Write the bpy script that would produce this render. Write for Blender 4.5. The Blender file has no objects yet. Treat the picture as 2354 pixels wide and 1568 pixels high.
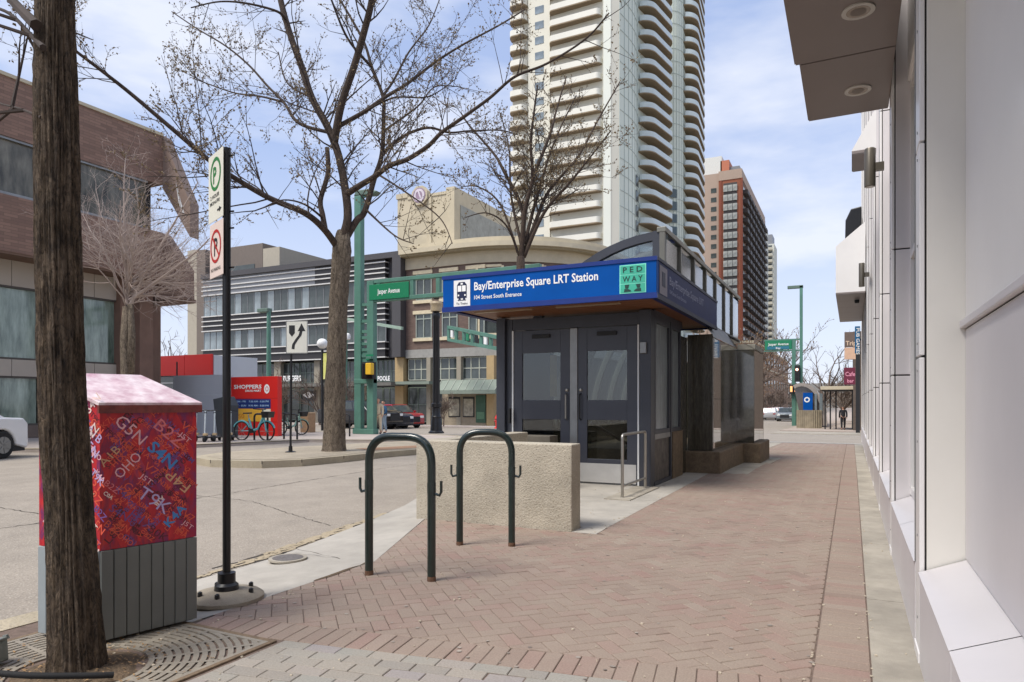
import bpy, math, random
from mathutils import Vector, Matrix, noise
R = math.radians
C = bpy.context.scene.collection
scene = bpy.context.scene
# ---------------------------------------------------------------- camera, sky, sun, exposure
CAM_H = 1.3; YAW = R(26.46); FPX = 1569.0; HOR = 925.0; CX = 1177.0
cam_d = bpy.data.cameras.new('camera'); cam = bpy.data.objects.new('camera', cam_d); C.objects.link(cam)
cam.location = (0, 0, CAM_H); cam.rotation_euler = (R(90), 0, YAW)
cam_d.sensor_width = 36; cam_d.lens = 24; cam_d.shift_y = 141 / 2354
cam_d.clip_start = 0.05; cam_d.clip_end = 4000
scene.camera = cam
SUN_EL = R(58); SUN_AZ = R(30)       # sun behind the camera's left shoulder, veiled by thin cloud
world = bpy.data.worlds.new('World'); scene.world = world; world.use_nodes = True
wt = world.node_tree; wt.nodes.clear()
wo = wt.nodes.new('ShaderNodeOutputWorld'); bg = wt.nodes.new('ShaderNodeBackground')
sky = wt.nodes.new('ShaderNodeTexSky'); sky.sky_type = 'NISHITA'; sky.sun_disc = False
sky.sun_elevation = SUN_EL; sky.sun_rotation = R(210); sky.air_density = 1.0; sky.dust_density = 0.7; sky.ozone_density = 3.0
tc = wt.nodes.new('ShaderNodeTexCoord'); mp = wt.nodes.new('ShaderNodeMapping'); mp.inputs['Scale'].default_value = (1.6, 1.6, 5.2)
nz = wt.nodes.new('ShaderNodeTexNoise'); nz.inputs['Scale'].default_value = 1.35; nz.inputs['Detail'].default_value = 7; nz.inputs['Roughness'].default_value = .52
rp = wt.nodes.new('ShaderNodeValToRGB'); rp.color_ramp.elements[0].position = .44; rp.color_ramp.elements[1].position = .62
rp.color_ramp.elements[0].color = (.0, .0, .0, 1); rp.color_ramp.elements[1].color = (.75, .75, .75, 1)
sep = wt.nodes.new('ShaderNodeSeparateXYZ'); hr = wt.nodes.new('ShaderNodeMapRange')
hr.inputs['From Min'].default_value = 0.0; hr.inputs['From Max'].default_value = .34; hr.inputs['To Min'].default_value = .70; hr.inputs['To Max'].default_value = 0
mx0 = wt.nodes.new('ShaderNodeMath'); mx0.operation = 'MAXIMUM'
mx = wt.nodes.new('ShaderNodeMixRGB'); mx.inputs[2].default_value = (6.7, 6.9, 7.5, 1)
mb_ = wt.nodes.new('ShaderNodeMixRGB'); mb_.inputs[0].default_value = .62; mb_.inputs[2].default_value = (4.1, 5.0, 7.5, 1)
L = wt.links.new
L(tc.outputs['Generated'], mp.inputs[0]); L(mp.outputs[0], nz.inputs['Vector']); L(nz.outputs['Fac'], rp.inputs[0])
L(tc.outputs['Generated'], sep.inputs[0]); L(sep.outputs['Z'], hr.inputs['Value'])
L(rp.outputs[0], mx0.inputs[0]); L(hr.outputs[0], mx0.inputs[1]); L(mx0.outputs[0], mx.inputs[0])
L(sky.outputs[0], mb_.inputs[1]); L(mb_.outputs[0], mx.inputs[1]); L(mx.outputs[0], bg.inputs[0]); L(bg.outputs[0], wo.inputs[0])
bg.inputs[1].default_value = .10
sun_d = bpy.data.lights.new('sun', 'SUN'); sun_d.energy = 2.8; sun_d.angle = R(24); sun_d.color = (1, .95, .87)
sun = bpy.data.objects.new('sun', sun_d); C.objects.link(sun); sun.location = (0, -20, 60)
# sun direction: azimuth measured so that light comes from behind-left (-x, -y)
sd = Vector((-math.sin(SUN_AZ) * math.cos(SUN_EL), -math.cos(SUN_AZ) * math.cos(SUN_EL), math.sin(SUN_EL)))
sun.rotation_euler = sd.to_track_quat('Z', 'Y').to_euler()
scene.view_settings.view_transform = 'Standard'; scene.view_settings.look = 'None'
scene.view_settings.gamma = 1; scene.view_settings.use_curve_mapping = False
scene.view_settings.exposure = 0.55
scene.render.engine = 'CYCLES'

# ---------------------------------------------------------------- helpers
def gz(y):
    """the street is level near the kiosk and falls gently beyond it"""
    if y < 14: return 0.0
    if y < 60: return -.018 * (y - 14)
    return -.828
SA, CA = math.sin(YAW), math.cos(YAW)
def ray(u):
    c = (u - CX) / FPX
    return (-SA + CA * c, CA + SA * c)
def at(u, y):                       # x of sight line u where it meets the plane Y = y, and its depth
    rx, ry = ray(u); d = y / ry
    return rx * d
def atx(u, x):
    rx, ry = ray(u); return ry * x / rx
def dep(x, y): return -SA * x + CA * y
def hz(x, y, v): return CAM_H + (HOR - v) * dep(x, y) / FPX
def gp(u, v, off=0.0):
    rx, ry = ray(u); d = 10
    for _ in range(60):
        d = .5 * d + .5 * FPX * (CAM_H - gz(ry * d) - off) / (v - HOR)
    return (rx * d, ry * d, gz(ry * d) + off)
def wp(u, v, d):
    rx, ry = ray(u); return Vector((rx * d, ry * d, CAM_H + (HOR - v) * d / FPX))
def S(r, g, b):
    f = lambda c: (c / 255) / 12.92 if c / 255 <= .04045 else ((c / 255 + .055) / 1.055) ** 2.4
    return (f(r), f(g), f(b))

MATS = {}
def mat(name, col, rough=.6, metal=0, var=.12, scale=4, bump=0, bscale=60, spec=.5, coat=0, stretch=(1, 1, 1), col2=None, emit=0, alpha=None, dirt=0):
    if name in MATS: return MATS[name]
    m = bpy.data.materials.new(name); m.use_nodes = True; t = m.node_tree; N = t.nodes; l = t.links.new
    b = N['Principled BSDF']
    b.inputs['Roughness'].default_value = rough; b.inputs['Metallic'].default_value = metal
    b.inputs['Specular IOR Level'].default_value = spec; b.inputs['Coat Weight'].default_value = coat
    tc = N.new('ShaderNodeTexCoord'); mp = N.new('ShaderNodeMapping'); mp.inputs['Scale'].default_value = stretch
    l(tc.outputs['Object'], mp.inputs[0])
    n = N.new('ShaderNodeTexNoise'); n.inputs['Scale'].default_value = scale; n.inputs['Detail'].default_value = 8; n.inputs['Roughness'].default_value = .62
    l(mp.outputs[0], n.inputs['Vector'])
    r = N.new('ShaderNodeValToRGB'); e = r.color_ramp.elements
    e[0].position = .3; e[1].position = .7
    c2 = col2 or tuple(min(1, c * (1 + var)) for c in col)
    c1 = col if col2 else tuple(c * (1 - var) for c in col)
    e[0].color = (*c1, 1); e[1].color = (*c2, 1)
    l(n.outputs['Fac'], r.inputs[0]); last = r.outputs[0]
    if dirt:
        n2 = N.new('ShaderNodeTexNoise'); n2.inputs['Scale'].default_value = scale * .23; n2.inputs['Detail'].default_value = 10; n2.inputs['Roughness'].default_value = .7
        l(mp.outputs[0], n2.inputs['Vector']); r2 = N.new('ShaderNodeValToRGB'); r2.color_ramp.elements[0].position = .42; r2.color_ramp.elements[1].position = .62
        r2.color_ramp.elements[0].color = (1 - dirt,) * 3 + (1,); r2.color_ramp.elements[1].color = (1, 1, 1, 1)
        mm = N.new('ShaderNodeMixRGB'); mm.blend_type = 'MULTIPLY'; mm.inputs[0].default_value = 1
        l(n2.outputs['Fac'], r2.inputs[0]); l(last, mm.inputs[1]); l(r2.outputs[0], mm.inputs[2]); last = mm.outputs[0]
    l(last, b.inputs['Base Color'])
    if emit: l(last, b.inputs['Emission Color']); b.inputs['Emission Strength'].default_value = emit
    if bump:
        nb = N.new('ShaderNodeTexNoise'); nb.inputs['Scale'].default_value = bscale; nb.inputs['Detail'].default_value = 6
        l(mp.outputs[0], nb.inputs['Vector']); bp = N.new('ShaderNodeBump'); bp.inputs['Strength'].default_value = bump; bp.inputs['Distance'].default_value = .02
        l(nb.outputs['Fac'], bp.inputs['Height']); l(bp.outputs[0], b.inputs['Normal'])
    MATS[name] = m; return m
def clear_glass(name, tint=(.75, .82, .8), refl=.12, rough=.02):
    if name in MATS: return MATS[name]
    m = bpy.data.materials.new(name); m.use_nodes = True; t = m.node_tree; N = t.nodes; N.clear(); l = t.links.new
    o = N.new('ShaderNodeOutputMaterial'); tr = N.new('ShaderNodeBsdfTransparent'); tr.inputs[0].default_value = (*tint, 1)
    gl = N.new('ShaderNodeBsdfGlossy'); gl.inputs['Roughness'].default_value = rough; gl.inputs[0].default_value = (1, 1, 1, 1)
    fr = N.new('ShaderNodeFresnel'); fr.inputs[0].default_value = 1.5; ad = N.new('ShaderNodeMath'); ad.inputs[1].default_value = refl; ad.use_clamp = True
    mxx = N.new('ShaderNodeMixShader'); l(fr.outputs[0], ad.inputs[0]); l(ad.outputs[0], mxx.inputs[0]); l(tr.outputs[0], mxx.inputs[1]); l(gl.outputs[0], mxx.inputs[2]); l(mxx.outputs[0], o.inputs[0])
    MATS[name] = m; return m

def wloc(o):
    v = Vector((0, 0, 0))
    while o: v += Vector(o.location); o = o.parent
    return v
def tag(o, label=None, cat=None, group=None, kind=None):
    if label: o['label'] = label
    if cat: o['category'] = cat
    if group: o['group'] = group
    if kind: o['kind'] = kind
    return o
def thing(name, label, cat, loc=(0, 0, 0), group=None, rot=0):
    o = bpy.data.objects.new(name, None); C.objects.link(o); o.location = loc; o.rotation_euler = (0, 0, rot); o.empty_display_size = .2
    return tag(o, label, cat, group)
_txt = {}
def text_geo(s, bold):
    k = (s, bold)
    if k in _txt: return _txt[k]
    cu = bpy.data.curves.new('lettering', 'FONT'); cu.body = s; cu.offset = bold; cu.resolution_u = 2; cu.fill_mode = 'FRONT'
    o = bpy.data.objects.new('lettering', cu); me = bpy.data.meshes.new_from_object(o)
    vs = [(v.co.x, v.co.y) for v in me.vertices]; fs = [tuple(p.vertices) for p in me.polygons]
    bpy.data.objects.remove(o); bpy.data.curves.remove(cu); bpy.data.meshes.remove(me)
    _txt[k] = (vs, fs); return _txt[k]
class MB:
    def __init__(s): s.v = []; s.f = []; s.m = []; s.cur = 0
    def add(s, vs, fs):
        b = len(s.v); s.v += [tuple(p) for p in vs]
        for f in fs: s.f.append(tuple(i + b for i in f)); s.m.append(s.cur)
        return s
    def mi(s, i): s.cur = i; return s
    def box(s, x0, x1, y0, y1, z0, z1):
        return s.add([(x0, y0, z0), (x1, y0, z0), (x1, y1, z0), (x0, y1, z0), (x0, y0, z1), (x1, y0, z1), (x1, y1, z1), (x0, y1, z1)],
                     [(3, 2, 1, 0), (4, 5, 6, 7), (0, 1, 5, 4), (1, 2, 6, 5), (2, 3, 7, 6), (3, 0, 4, 7)])
    def obox(s, c, ax, ay, az):
        c, ax, ay, az = map(Vector, (c, ax, ay, az)); P = []
        for k in (-1, 1):
            for i, j in ((-1, -1), (1, -1), (1, 1), (-1, 1)): P.append(c + ax * i + ay * j + az * k)
        return s.add(P, [(3, 2, 1, 0), (4, 5, 6, 7), (0, 1, 5, 4), (1, 2, 6, 5), (2, 3, 7, 6), (3, 0, 4, 7)])
    def beam(s, a, b, w, h, up=(0, 0, 1)):
        a, b = Vector(a), Vector(b); d = (b - a); L_ = d.length; d.normalize(); sd_ = d.cross(Vector(up))
        if sd_.length < 1e-4: sd_ = Vector((1, 0, 0))
        sd_.normalize(); u_ = sd_.cross(d)
        return s.obox((a + b) / 2, d * L_ / 2, sd_ * w / 2, u_ * h / 2)
    def tube(s, pts, rad, n=8, cap=True):
        pts = [Vector(p) for p in pts]
        if not hasattr(rad, '__len__'): rad = [rad] * len(pts)
        b = len(s.v); prev = None
        for i, p in enumerate(pts):
            d = (pts[min(i + 1, len(pts) - 1)] - pts[max(i - 1, 0)])
            if d.length < 1e-9: d = Vector((0, 0, 1))
            d.normalize()
            if prev is None:
                a = d.cross(Vector((0, 0, 1)))
                if a.length < .05: a = d.cross(Vector((1, 0, 0)))
            else: a = prev - d * prev.dot(d)
            a.normalize(); prev = a; c = d.cross(a)
            for k in range(n):
                t = 2 * math.pi * k / n; q = p + (a * math.cos(t) + c * math.sin(t)) * rad[i]; s.v.append((q.x, q.y, q.z))
        for i in range(len(pts) - 1):
            for k in range(n):
                k2 = (k + 1) % n
                s.f.append((b + i * n + k, b + i * n + k2, b + (i + 1) * n + k2, b + (i + 1) * n + k)); s.m.append(s.cur)
        if cap:
            s.f.append(tuple(b + k for k in reversed(range(n)))); s.m.append(s.cur)
            e = b + (len(pts) - 1) * n; s.f.append(tuple(e + k for k in range(n))); s.m.append(s.cur)
        return s
    def extr(s, poly, vec):
        n = len(poly); vec = Vector(vec); a = [Vector(p) for p in poly]; bb = [p + vec for p in a]
        return s.add(a + bb, [tuple(reversed(range(n))), tuple(range(n, 2 * n))] + [(i, (i + 1) % n, (i + 1) % n + n, i + n) for i in range(n)])
    def lathe(s, c, prof, n=16):
        b = len(s.v)
        for r_, z in prof:
            for k in range(n):
                t = 2 * math.pi * k / n; s.v.append((c[0] + r_ * math.cos(t), c[1] + r_ * math.sin(t), c[2] + z))
        for i in range(len(prof) - 1):
            for k in range(n):
                k2 = (k + 1) % n; s.f.append((b + i * n + k, b + i * n + k2, b + (i + 1) * n + k2, b + (i + 1) * n + k)); s.m.append(s.cur)
        s.f.append(tuple(b + k for k in reversed(range(n)))); s.m.append(s.cur)
        e = b + (len(prof) - 1) * n; s.f.append(tuple(e + k for k in range(n))); s.m.append(s.cur)
        return s
    def text(s, st, o, xd, yd, h, width=None, bold=.01, anchor='l', ang=0):
        vs, fs = text_geo(st, bold)
        if not vs: return s
        o, xd, yd = Vector(o), Vector(xd).normalized(), Vector(yd).normalized()
        if ang: xd, yd = xd * math.cos(ang) + yd * math.sin(ang), yd * math.cos(ang) - xd * math.sin(ang)
        x0 = min(v[0] for v in vs); x1 = max(v[0] for v in vs); y1 = .73
        sc = h / y1; sx = sc if width is None else width / (x1 - x0); off = x0 if anchor == 'l' else (x0 + x1) / 2
        return s.add([o + xd * (v[0] - off) * sx + yd * v[1] * sc for v in vs], fs)
    def quadp(s, pts): return s.add(pts, [tuple(range(len(pts)))])
    def build(s, name, mats, parent=None, smooth=False, bevel=0, local=False, kind=None, label=None, sub=0, auto=True):
        me = bpy.data.meshes.new(name)
        off = Vector((0, 0, 0)) if (local or parent is None) else wloc(parent)
        me.from_pydata([(a - off.x, b - off.y, c - off.z) for a, b, c in s.v], [], s.f)
        if not isinstance(mats, (list, tuple)): mats = [mats]
        for m in mats: me.materials.append(m)
        if len(mats) > 1: me.polygons.foreach_set('material_index', s.m)
        if smooth: me.polygons.foreach_set('use_smooth', [True] * len(me.polygons))
        me.update()
        o = bpy.data.objects.new(name, me); C.objects.link(o)
        if parent: o.parent = parent
        if bevel:
            b = o.modifiers.new('bevel', 'BEVEL'); b.width = bevel; b.segments = 2; b.limit_method = 'ANGLE'; b.angle_limit = R(40)
        if sub: b = o.modifiers.new('sub', 'SUBSURF'); b.levels = sub; b.render_levels = sub
        if smooth and auto: sharp(me)
        if kind: o['kind'] = kind
        if label: o['label'] = label
        return o
def sharp(me, ang=R(38)):
    try: me.set_sharp_from_angle(angle=ang)
    except Exception: pass
def inst(src, name, parent, loc, rz=0, scale=None):
    """another object on the same mesh, placed in world coordinates under its parent"""
    me = src.data if hasattr(src, 'data') else src
    o = bpy.data.objects.new(name, me); C.objects.link(o); o.parent = parent
    o.location = Vector(loc) - (wloc(parent) if parent else Vector((0, 0, 0))); o.rotation_euler = (0, 0, rz)
    if scale: o.scale = scale
    return o
def mesh_only(mb, name, mats, smooth=False):
    o = mb.build(name, mats, smooth=smooth); me = o.data; bpy.data.objects.remove(o); return me
def copy_tree(o, parent=None):
    c = o.copy(); C.objects.link(c); c.parent = parent
    for ch in [q for q in bpy.data.objects if q.parent == o]: copy_tree(ch, c)
    return c
def clip(poly, a, b, c):             # keep a x + b y <= c
    out = []
    for i in range(len(poly)):
        p, q = poly[i], poly[(i + 1) % len(poly)]
        dp, dq = a * p[0] + b * p[1] - c, a * q[0] + b * q[1] - c
        if dp <= 0: out.append(p)
        if (dp < 0 < dq) or (dq < 0 < dp):
            t = dp / (dp - dq); out.append((p[0] + (q[0] - p[0]) * t, p[1] + (q[1] - p[1]) * t))
    return out
def sheet(mb, poly, off, depth=0):
    """ground sheet that follows the street's fall; with depth it gets side faces"""
    for lo, hi in ((-1e5, 14), (14, 60), (60, 1e5)):
        q = clip(clip(poly, 0, -1, -lo), 0, 1, hi)
        if len(q) < 3: continue
        mb.add([(x, y, gz(y) + off) for x, y in q], [tuple(range(len(q)))])
    if depth:
        n = len(poly)
        for i in range(n):
            (x0, y0), (x1, y1) = poly[i], poly[(i + 1) % n]
            ts = [0, 1] + [(b - y0) / (y1 - y0) for b in (14, 60) if min(y0, y1) < b < max(y0, y1)]
            ts.sort()
            for a, b in zip(ts, ts[1:]):
                p = (x0 + (x1 - x0) * a, y0 + (y1 - y0) * a); q = (x0 + (x1 - x0) * b, y0 + (y1 - y0) * b)
                mb.add([(p[0], p[1], gz(p[1]) + off - depth), (q[0], q[1], gz(q[1]) + off - depth), (q[0], q[1], gz(q[1]) + off), (p[0], p[1], gz(p[1]) + off)], [(0, 1, 2, 3)])
    return mb

# ---------------------------------------------------------------- materials
def pebble(name, base, stones, scale=90, bump=.5, rough=.8, crack=0):
    m = mat(name, base, rough, var=.10, scale=3, dirt=.12 if name == 'asphalt' else .22); t = m.node_tree; N = t.nodes; l = t.links.new
    b = N['Principled BSDF']; src = b.inputs['Base Color'].links[0].from_socket
    tc = [n for n in N if n.type == 'TEX_COORD'][0]
    vo = N.new('ShaderNodeTexVoronoi'); vo.inputs['Scale'].default_value = scale; l(tc.outputs['Object'], vo.inputs['Vector'])
    r = N.new('ShaderNodeValToRGB'); r.color_ramp.interpolation = 'LINEAR'; e = r.color_ramp.elements
    e[0].position = 0; e[0].color = (*stones[0], 1); e[1].position = 1; e[1].color = (*stones[-1], 1)
    for i, c in enumerate(stones[1:-1]): q = e.new((i + 1) / (len(stones) - 1)); q.color = (*c, 1)
    sp = N.new('ShaderNodeSeparateColor'); l(vo.outputs['Color'], sp.inputs[0]); l(sp.outputs[0], r.inputs[0])
    mxr = N.new('ShaderNodeMixRGB'); dr = N.new('ShaderNodeValToRGB'); dr.color_ramp.elements[0].position = .25; dr.color_ramp.elements[1].position = .45
    dr.color_ramp.elements[0].color = (.75, .75, .75, 1); dr.color_ramp.elements[1].color = (0, 0, 0, 1)
    l(vo.outputs['Distance'], dr.inputs[0]); l(dr.outputs[0], mxr.inputs[0]); l(src, mxr.inputs[1]); l(r.outputs[0], mxr.inputs[2]); l(mxr.outputs[0], b.inputs['Base Color'])
    bp = N.new('ShaderNodeBump'); bp.inputs['Strength'].default_value = bump; bp.inputs['Distance'].default_value = .006; bp.invert = True
    l(vo.outputs['Distance'], bp.inputs['Height']); l(bp.outputs[0], b.inputs['Normal'])
    return m
M = {}
M['ground'] = mat('ground', S(150, 144, 132), .9, var=.15, scale=.3)
M['asphalt'] = pebble('asphalt', S(154, 144, 131), [S(104, 97, 90), S(160, 150, 139), S(192, 182, 168), S(132, 123, 113)], 55, .5)
M['concrete'] = mat('concrete', S(172, 164, 150), .85, var=.10, scale=5, bump=.25, bscale=160, dirt=.28)
M['concrete2'] = mat('pale_concrete', S(178, 172, 162), .85, var=.08, scale=4, bump=.2, bscale=120, dirt=.2)
M['aggregate'] = pebble('exposed_aggregate', S(184, 175, 157), [S(186, 176, 158), S(150, 138, 120), S(176, 165, 148), S(96, 86, 74), S(198, 190, 174), S(182, 172, 155)], 58, .6)
M['kerb'] = pebble('kerb_concrete', S(176, 164, 140), [S(130, 116, 98), S(178, 168, 150), S(150, 140, 124)], 50, .6)
M['sand'] = mat('joint_sand', S(108, 92, 82), .95, var=.25, scale=30)
M['soil'] = mat('soil', S(96, 80, 62), .95, var=.4, scale=14, bump=.8, bscale=60)
M['green'] = mat('green_paint', S(88, 132, 116), .45, var=.06, scale=3, dirt=.18)
M['greensign'] = mat('green_sign', S(28, 122, 84), .4, var=.03)
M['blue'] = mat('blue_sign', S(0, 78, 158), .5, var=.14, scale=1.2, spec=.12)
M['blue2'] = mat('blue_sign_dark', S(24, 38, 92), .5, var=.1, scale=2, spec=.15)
M['white'] = mat('white_paint', S(232, 232, 230), .5, var=.02)
M['letter'] = mat('white_lettering', S(240, 240, 238), .5, var=.01)
M['black'] = mat('black_paint', S(22, 22, 24), .38, var=.2, scale=9)
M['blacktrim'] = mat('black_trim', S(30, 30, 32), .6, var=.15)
M['charcoal'] = mat('charcoal_metal', S(62, 64, 72), .42, var=.08, scale=4, dirt=.15)
M['charcoal2'] = mat('charcoal_door', S(68, 70, 79), .4, var=.06, scale=3, dirt=.12)
M['steel'] = mat('brushed_steel', S(176, 172, 164), .34, .9, var=.06, scale=20)
M['alu'] = mat('grey_aluminium', S(150, 150, 148), .4, .6, var=.08, scale=6, dirt=.15)
M['bronze'] = mat('bronze_mullion', S(112, 110, 102), .45, .3, var=.1)
M['rackgreen'] = mat('dark_green_enamel', S(24, 38, 34), .28, var=.25, scale=14, coat=.4)
M['rust'] = mat('rust', S(104, 76, 58), .9, var=.3, scale=40, bump=.5)
M['red'] = mat('red_panel', S(212, 36, 30), .45, var=.05, scale=.8)
M['yellow'] = mat('yellow_paint', S(222, 178, 44), .5, var=.05)
M['navy'] = mat('navy_panel', S(20, 48, 112), .5, var=.03)
M['rubber'] = mat('rubber', S(26, 26, 27), .8, var=.2)
M['glassdark'] = mat('dark_window_glass', S(34, 40, 40), .06, .0, var=.35, scale=.5, spec=.8, col2=S(84, 92, 90))
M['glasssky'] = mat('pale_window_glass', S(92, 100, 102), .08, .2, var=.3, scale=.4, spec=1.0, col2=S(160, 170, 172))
M['glassgreen'] = mat('green_reflection_glass', S(74, 92, 82), .07, .05, var=.4, scale=1.6, spec=1.0, col2=S(158, 174, 160), stretch=(2.6, 2.6, .5))  # lighter green streaks are reflections painted into the glass colour
M['clear'] = clear_glass('clear_glass', (.78, .84, .83), .10)
M['dirty'] = clear_glass('dirty_glass', (.58, .60, .56), .13, .12)
M['smoke'] = clear_glass('smoked_glass', (.62, .66, .66), .03)
M['cream'] = mat('cream_stucco', S(196, 184, 158), .85, var=.05, scale=1.5, dirt=.1)
M['skin'] = mat('skin', S(196, 150, 126), .6, var=.05)
M['gold'] = mat('tan_film', S(196, 160, 96), .5, var=.2, scale=6)
# ---------------------------------------------------------------- ground, roads, pavements
rnd = random.Random(11)
mb = MB(); sheet(mb, [(-900, -200), (900, -200), (900, 2500), (-900, 2500)], -.135); g = mb.build('ground', M['ground']); tag(g, kind='structure')
mb = MB()
sheet(mb, [(-24, -60), (-3.0, -60), (-3.0, 29), (-24, 29)], -.10)
sheet(mb, [(-300, 29), (300, 29), (300, 46), (-300, 46)], -.10)
sheet(mb, [(-18.2, 46), (-4.6, 46), (-4.6, 900), (-18.2, 900)], -.10)
road = mb.build('road', M['asphalt']); tag(road, kind='structure')
# seams, cracks and worn markings in the road
crackm = mat('crack', S(70, 64, 58), .95, var=.3)
def crack(pts, w, name='crack', m=None, parent=None, off=-.096, jit=.02):
    mb = MB(); P = []
    for (x0, y0), (x1, y1) in zip(pts, pts[1:]):
        n = max(2, int(math.hypot(x1 - x0, y1 - y0) / .07))
        for i in range(n):
            t = i / n; P.append((x0 + (x1 - x0) * t + rnd.uniform(-jit, jit), y0 + (y1 - y0) * t + rnd.uniform(-jit, jit)))
    P.append(pts[-1])
    for i, (p, q) in enumerate(zip(P, P[1:])):
        d = Vector((q[0] - p[0], q[1] - p[1])); 
        if d.length < 1e-4: continue
        n = Vector((-d.y, d.x)).normalized()
        if i == 0: wa = w * .3
        wb = w * rnd.uniform(.25, 1.2) * .5
        z0, z1 = gz(p[1]) + off, gz(q[1]) + off
        mb.add([(p[0] - n.x * wa, p[1] - n.y * wa, z0), (q[0] - n.x * wb, q[1] - n.y * wb, z1), (q[0] + n.x * wb, q[1] + n.y * wb, z1), (p[0] + n.x * wa, p[1] + n.y * wa, z0)], [(0, 1, 2, 3)]); wa = wb
    return mb.build(name, m or crackm, parent or road)
crack([(-4.62, -6), (-4.58, 2.6), (-4.62, 4.2), (-4.85, 5.2), (-5.12, 6.6)], .05)
crack([(-4.8, 4.0), (-4.86, 4.9), (-5.1, 6.0), (-5.3, 7.4), (-5.75, 8.6)], .035)
crack([(-5.3, 6.0), (-7.6, 7.0), (-9.6, 7.1)], .014); crack([(-9, -3), (-8.4, 5), (-8.9, 12), (-8.5, 24)], .02)
crack([(-16, 4), (-12.5, 5.2), (-8.5, 5.0)], .016); crack([(-17, 10), (-15.5, 18), (-15.9, 27)], .02)
pm = mat('worn_white_marking', S(196, 192, 184), .8, var=.08, scale=20, dirt=.25)
for a, b in (((-4.5, 28.4), (2.4, 28.4)), ((-4.5, 31.6), (2.4, 31.6)), ((-4.5, 43.2), (2.4, 43.2))):
    mb = MB(); sheet(mb, [(a[0], a[1]), (b[0], b[1]), (b[0], b[1] + .28), (a[0], a[1] + .28)], -.094 if a[1] > 29 else .006); mb.build('crosswalk_line', pm, road)
mb = MB(); sheet(mb, [(-17.5, 28.0), (-14.9, 28.0), (-14.9, 28.4), (-17.5, 28.4)], -.094); mb.build('stop_line', pm, road)
# patch of dirt washed along the gutter
for s_ in range(3): crack([(-4.66 - .05 * s_, 3.2 + s_ * .7), (-4.72 - .05 * s_, 4.6), (-4.95 - .05 * s_, 5.8), (-5.25, 7.0)], .07, 'gutter_grit', mat('grit', S(166, 152, 128), .95, var=.2, scale=40), off=-.0925 - .0008 * s_, jit=.03)

sidewalk_pts = [(-4.45, -6), (9, -6), (9, 28.9), (-6.0, 28.9), (-5.9, 7.2), (-4.3, 6.45), (-3.5, 4.5), (-3.5, 2.9), (-4.45, 2.8)]
mb = MB()
for poly in ([(-4.45, -6), (.0, -6), (.0, 2.85), (-4.45, 2.85)], [(-3.5, 2.85), (.0, 2.85), (.0, 4.5), (-3.5, 4.5)], [(-3.5, 4.5), (.0, 4.5), (.0, 6.35), (-4.25, 6.35)],
             [(-4.25, 6.35), (0, 6.35), (0, 28.9), (-5.9, 28.9), (-5.9, 8.88), (-4.25, 8.88)], [(0, -6), (3, -6), (3, 28.9), (0, 28.9)]):
    sheet(mb, poly, -.0055, .14)
sidewalk = mb.build('sidewalk', M['sand']); tag(sidewalk, kind='structure')
def slab(poly, m, name='concrete_slab', off=0.0, depth=.05, parent=None):
    mb = MB(); sheet(mb, poly, off, depth); return mb.build(name, m, parent or sidewalk)
# concrete: ramp at the kerb, pad before the kiosk, strip along the wall
mb = MB()
inn = [(-3.496, 2.85, .0), (-3.496, 4.5, .0), (-4.262, 6.37, .0), (-4.29, 7.6, 0), (-4.29, 8.9, 0)]; out = [(-4.55, 2.85, -.088), (-4.62, 4.5, -.088), (-5.05, 6.37, -.09), (-5.4, 7.6, -.09), (-5.9, 8.9, -.09)]
for i in range(4): mb.add([out[i], inn[i], inn[i + 1], out[i + 1]], [(3, 2, 1, 0)])
mb.build('kerb_ramp', M['concrete2'], sidewalk)
crack([(-3.505, 3.8), (-3.50, 4.15), (-3.52, 4.42)], .035, off=.003, parent=sidewalk, m=M['soil'], jit=.008)
crack([(-3.6, 4.42), (-4.1, 4.6), (-4.6, 4.7)], .012, off=-.03, parent=sidewalk)
slab([(-4.55, -6), (-4.33, -6), (-4.33, 2.84), (-4.55, 2.84)], M['kerb'], 'kerb', .0, .12)
for y0, y1 in ((6.72, 8.9), (8.91, 10.9), (10.91, 12.9)):
    slab([(-4.2, y0), (-2.27 - (y0 - 6.4) * .012, y0), (-2.27 - (y1 - 6.4) * .012, y1), (-4.2, y1)], M['concrete2'])
slab([(-2.52, 6.41), (-2.26, 6.41), (-2.27, 6.71), (-2.52, 6.71)], M['concrete2'])
for i in range(17):
    y0 = -5 + i * 2.02; slab([(.088, y0), (.62, y0), (.62, min(y0 + 2.01, 28.88)), (.088, min(y0 + 2.01, 28.88))], M['concrete'])
slab([(-2.36, 12.91), (-1.70, 12.91), (-1.6, 15.9), (-1.55, 18.2), (-2.3, 18.4)], M['concrete'], off=-.004)
slab([(-4.33, 2.76), (-3.50, 2.76), (-3.50, 2.846), (-4.33, 2.846)], M['concrete2'])
slab([(-6.1, 8.9), (-4.3, 8.9), (-4.3, 18.9), (-6.1, 18.9)], M['concrete'], off=-.002)
slab([(-6.1, 18.9), (-2.4, 18.9), (-2.4, 28.88), (-6.1, 28.88)], M['concrete'], off=-.002)
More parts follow.
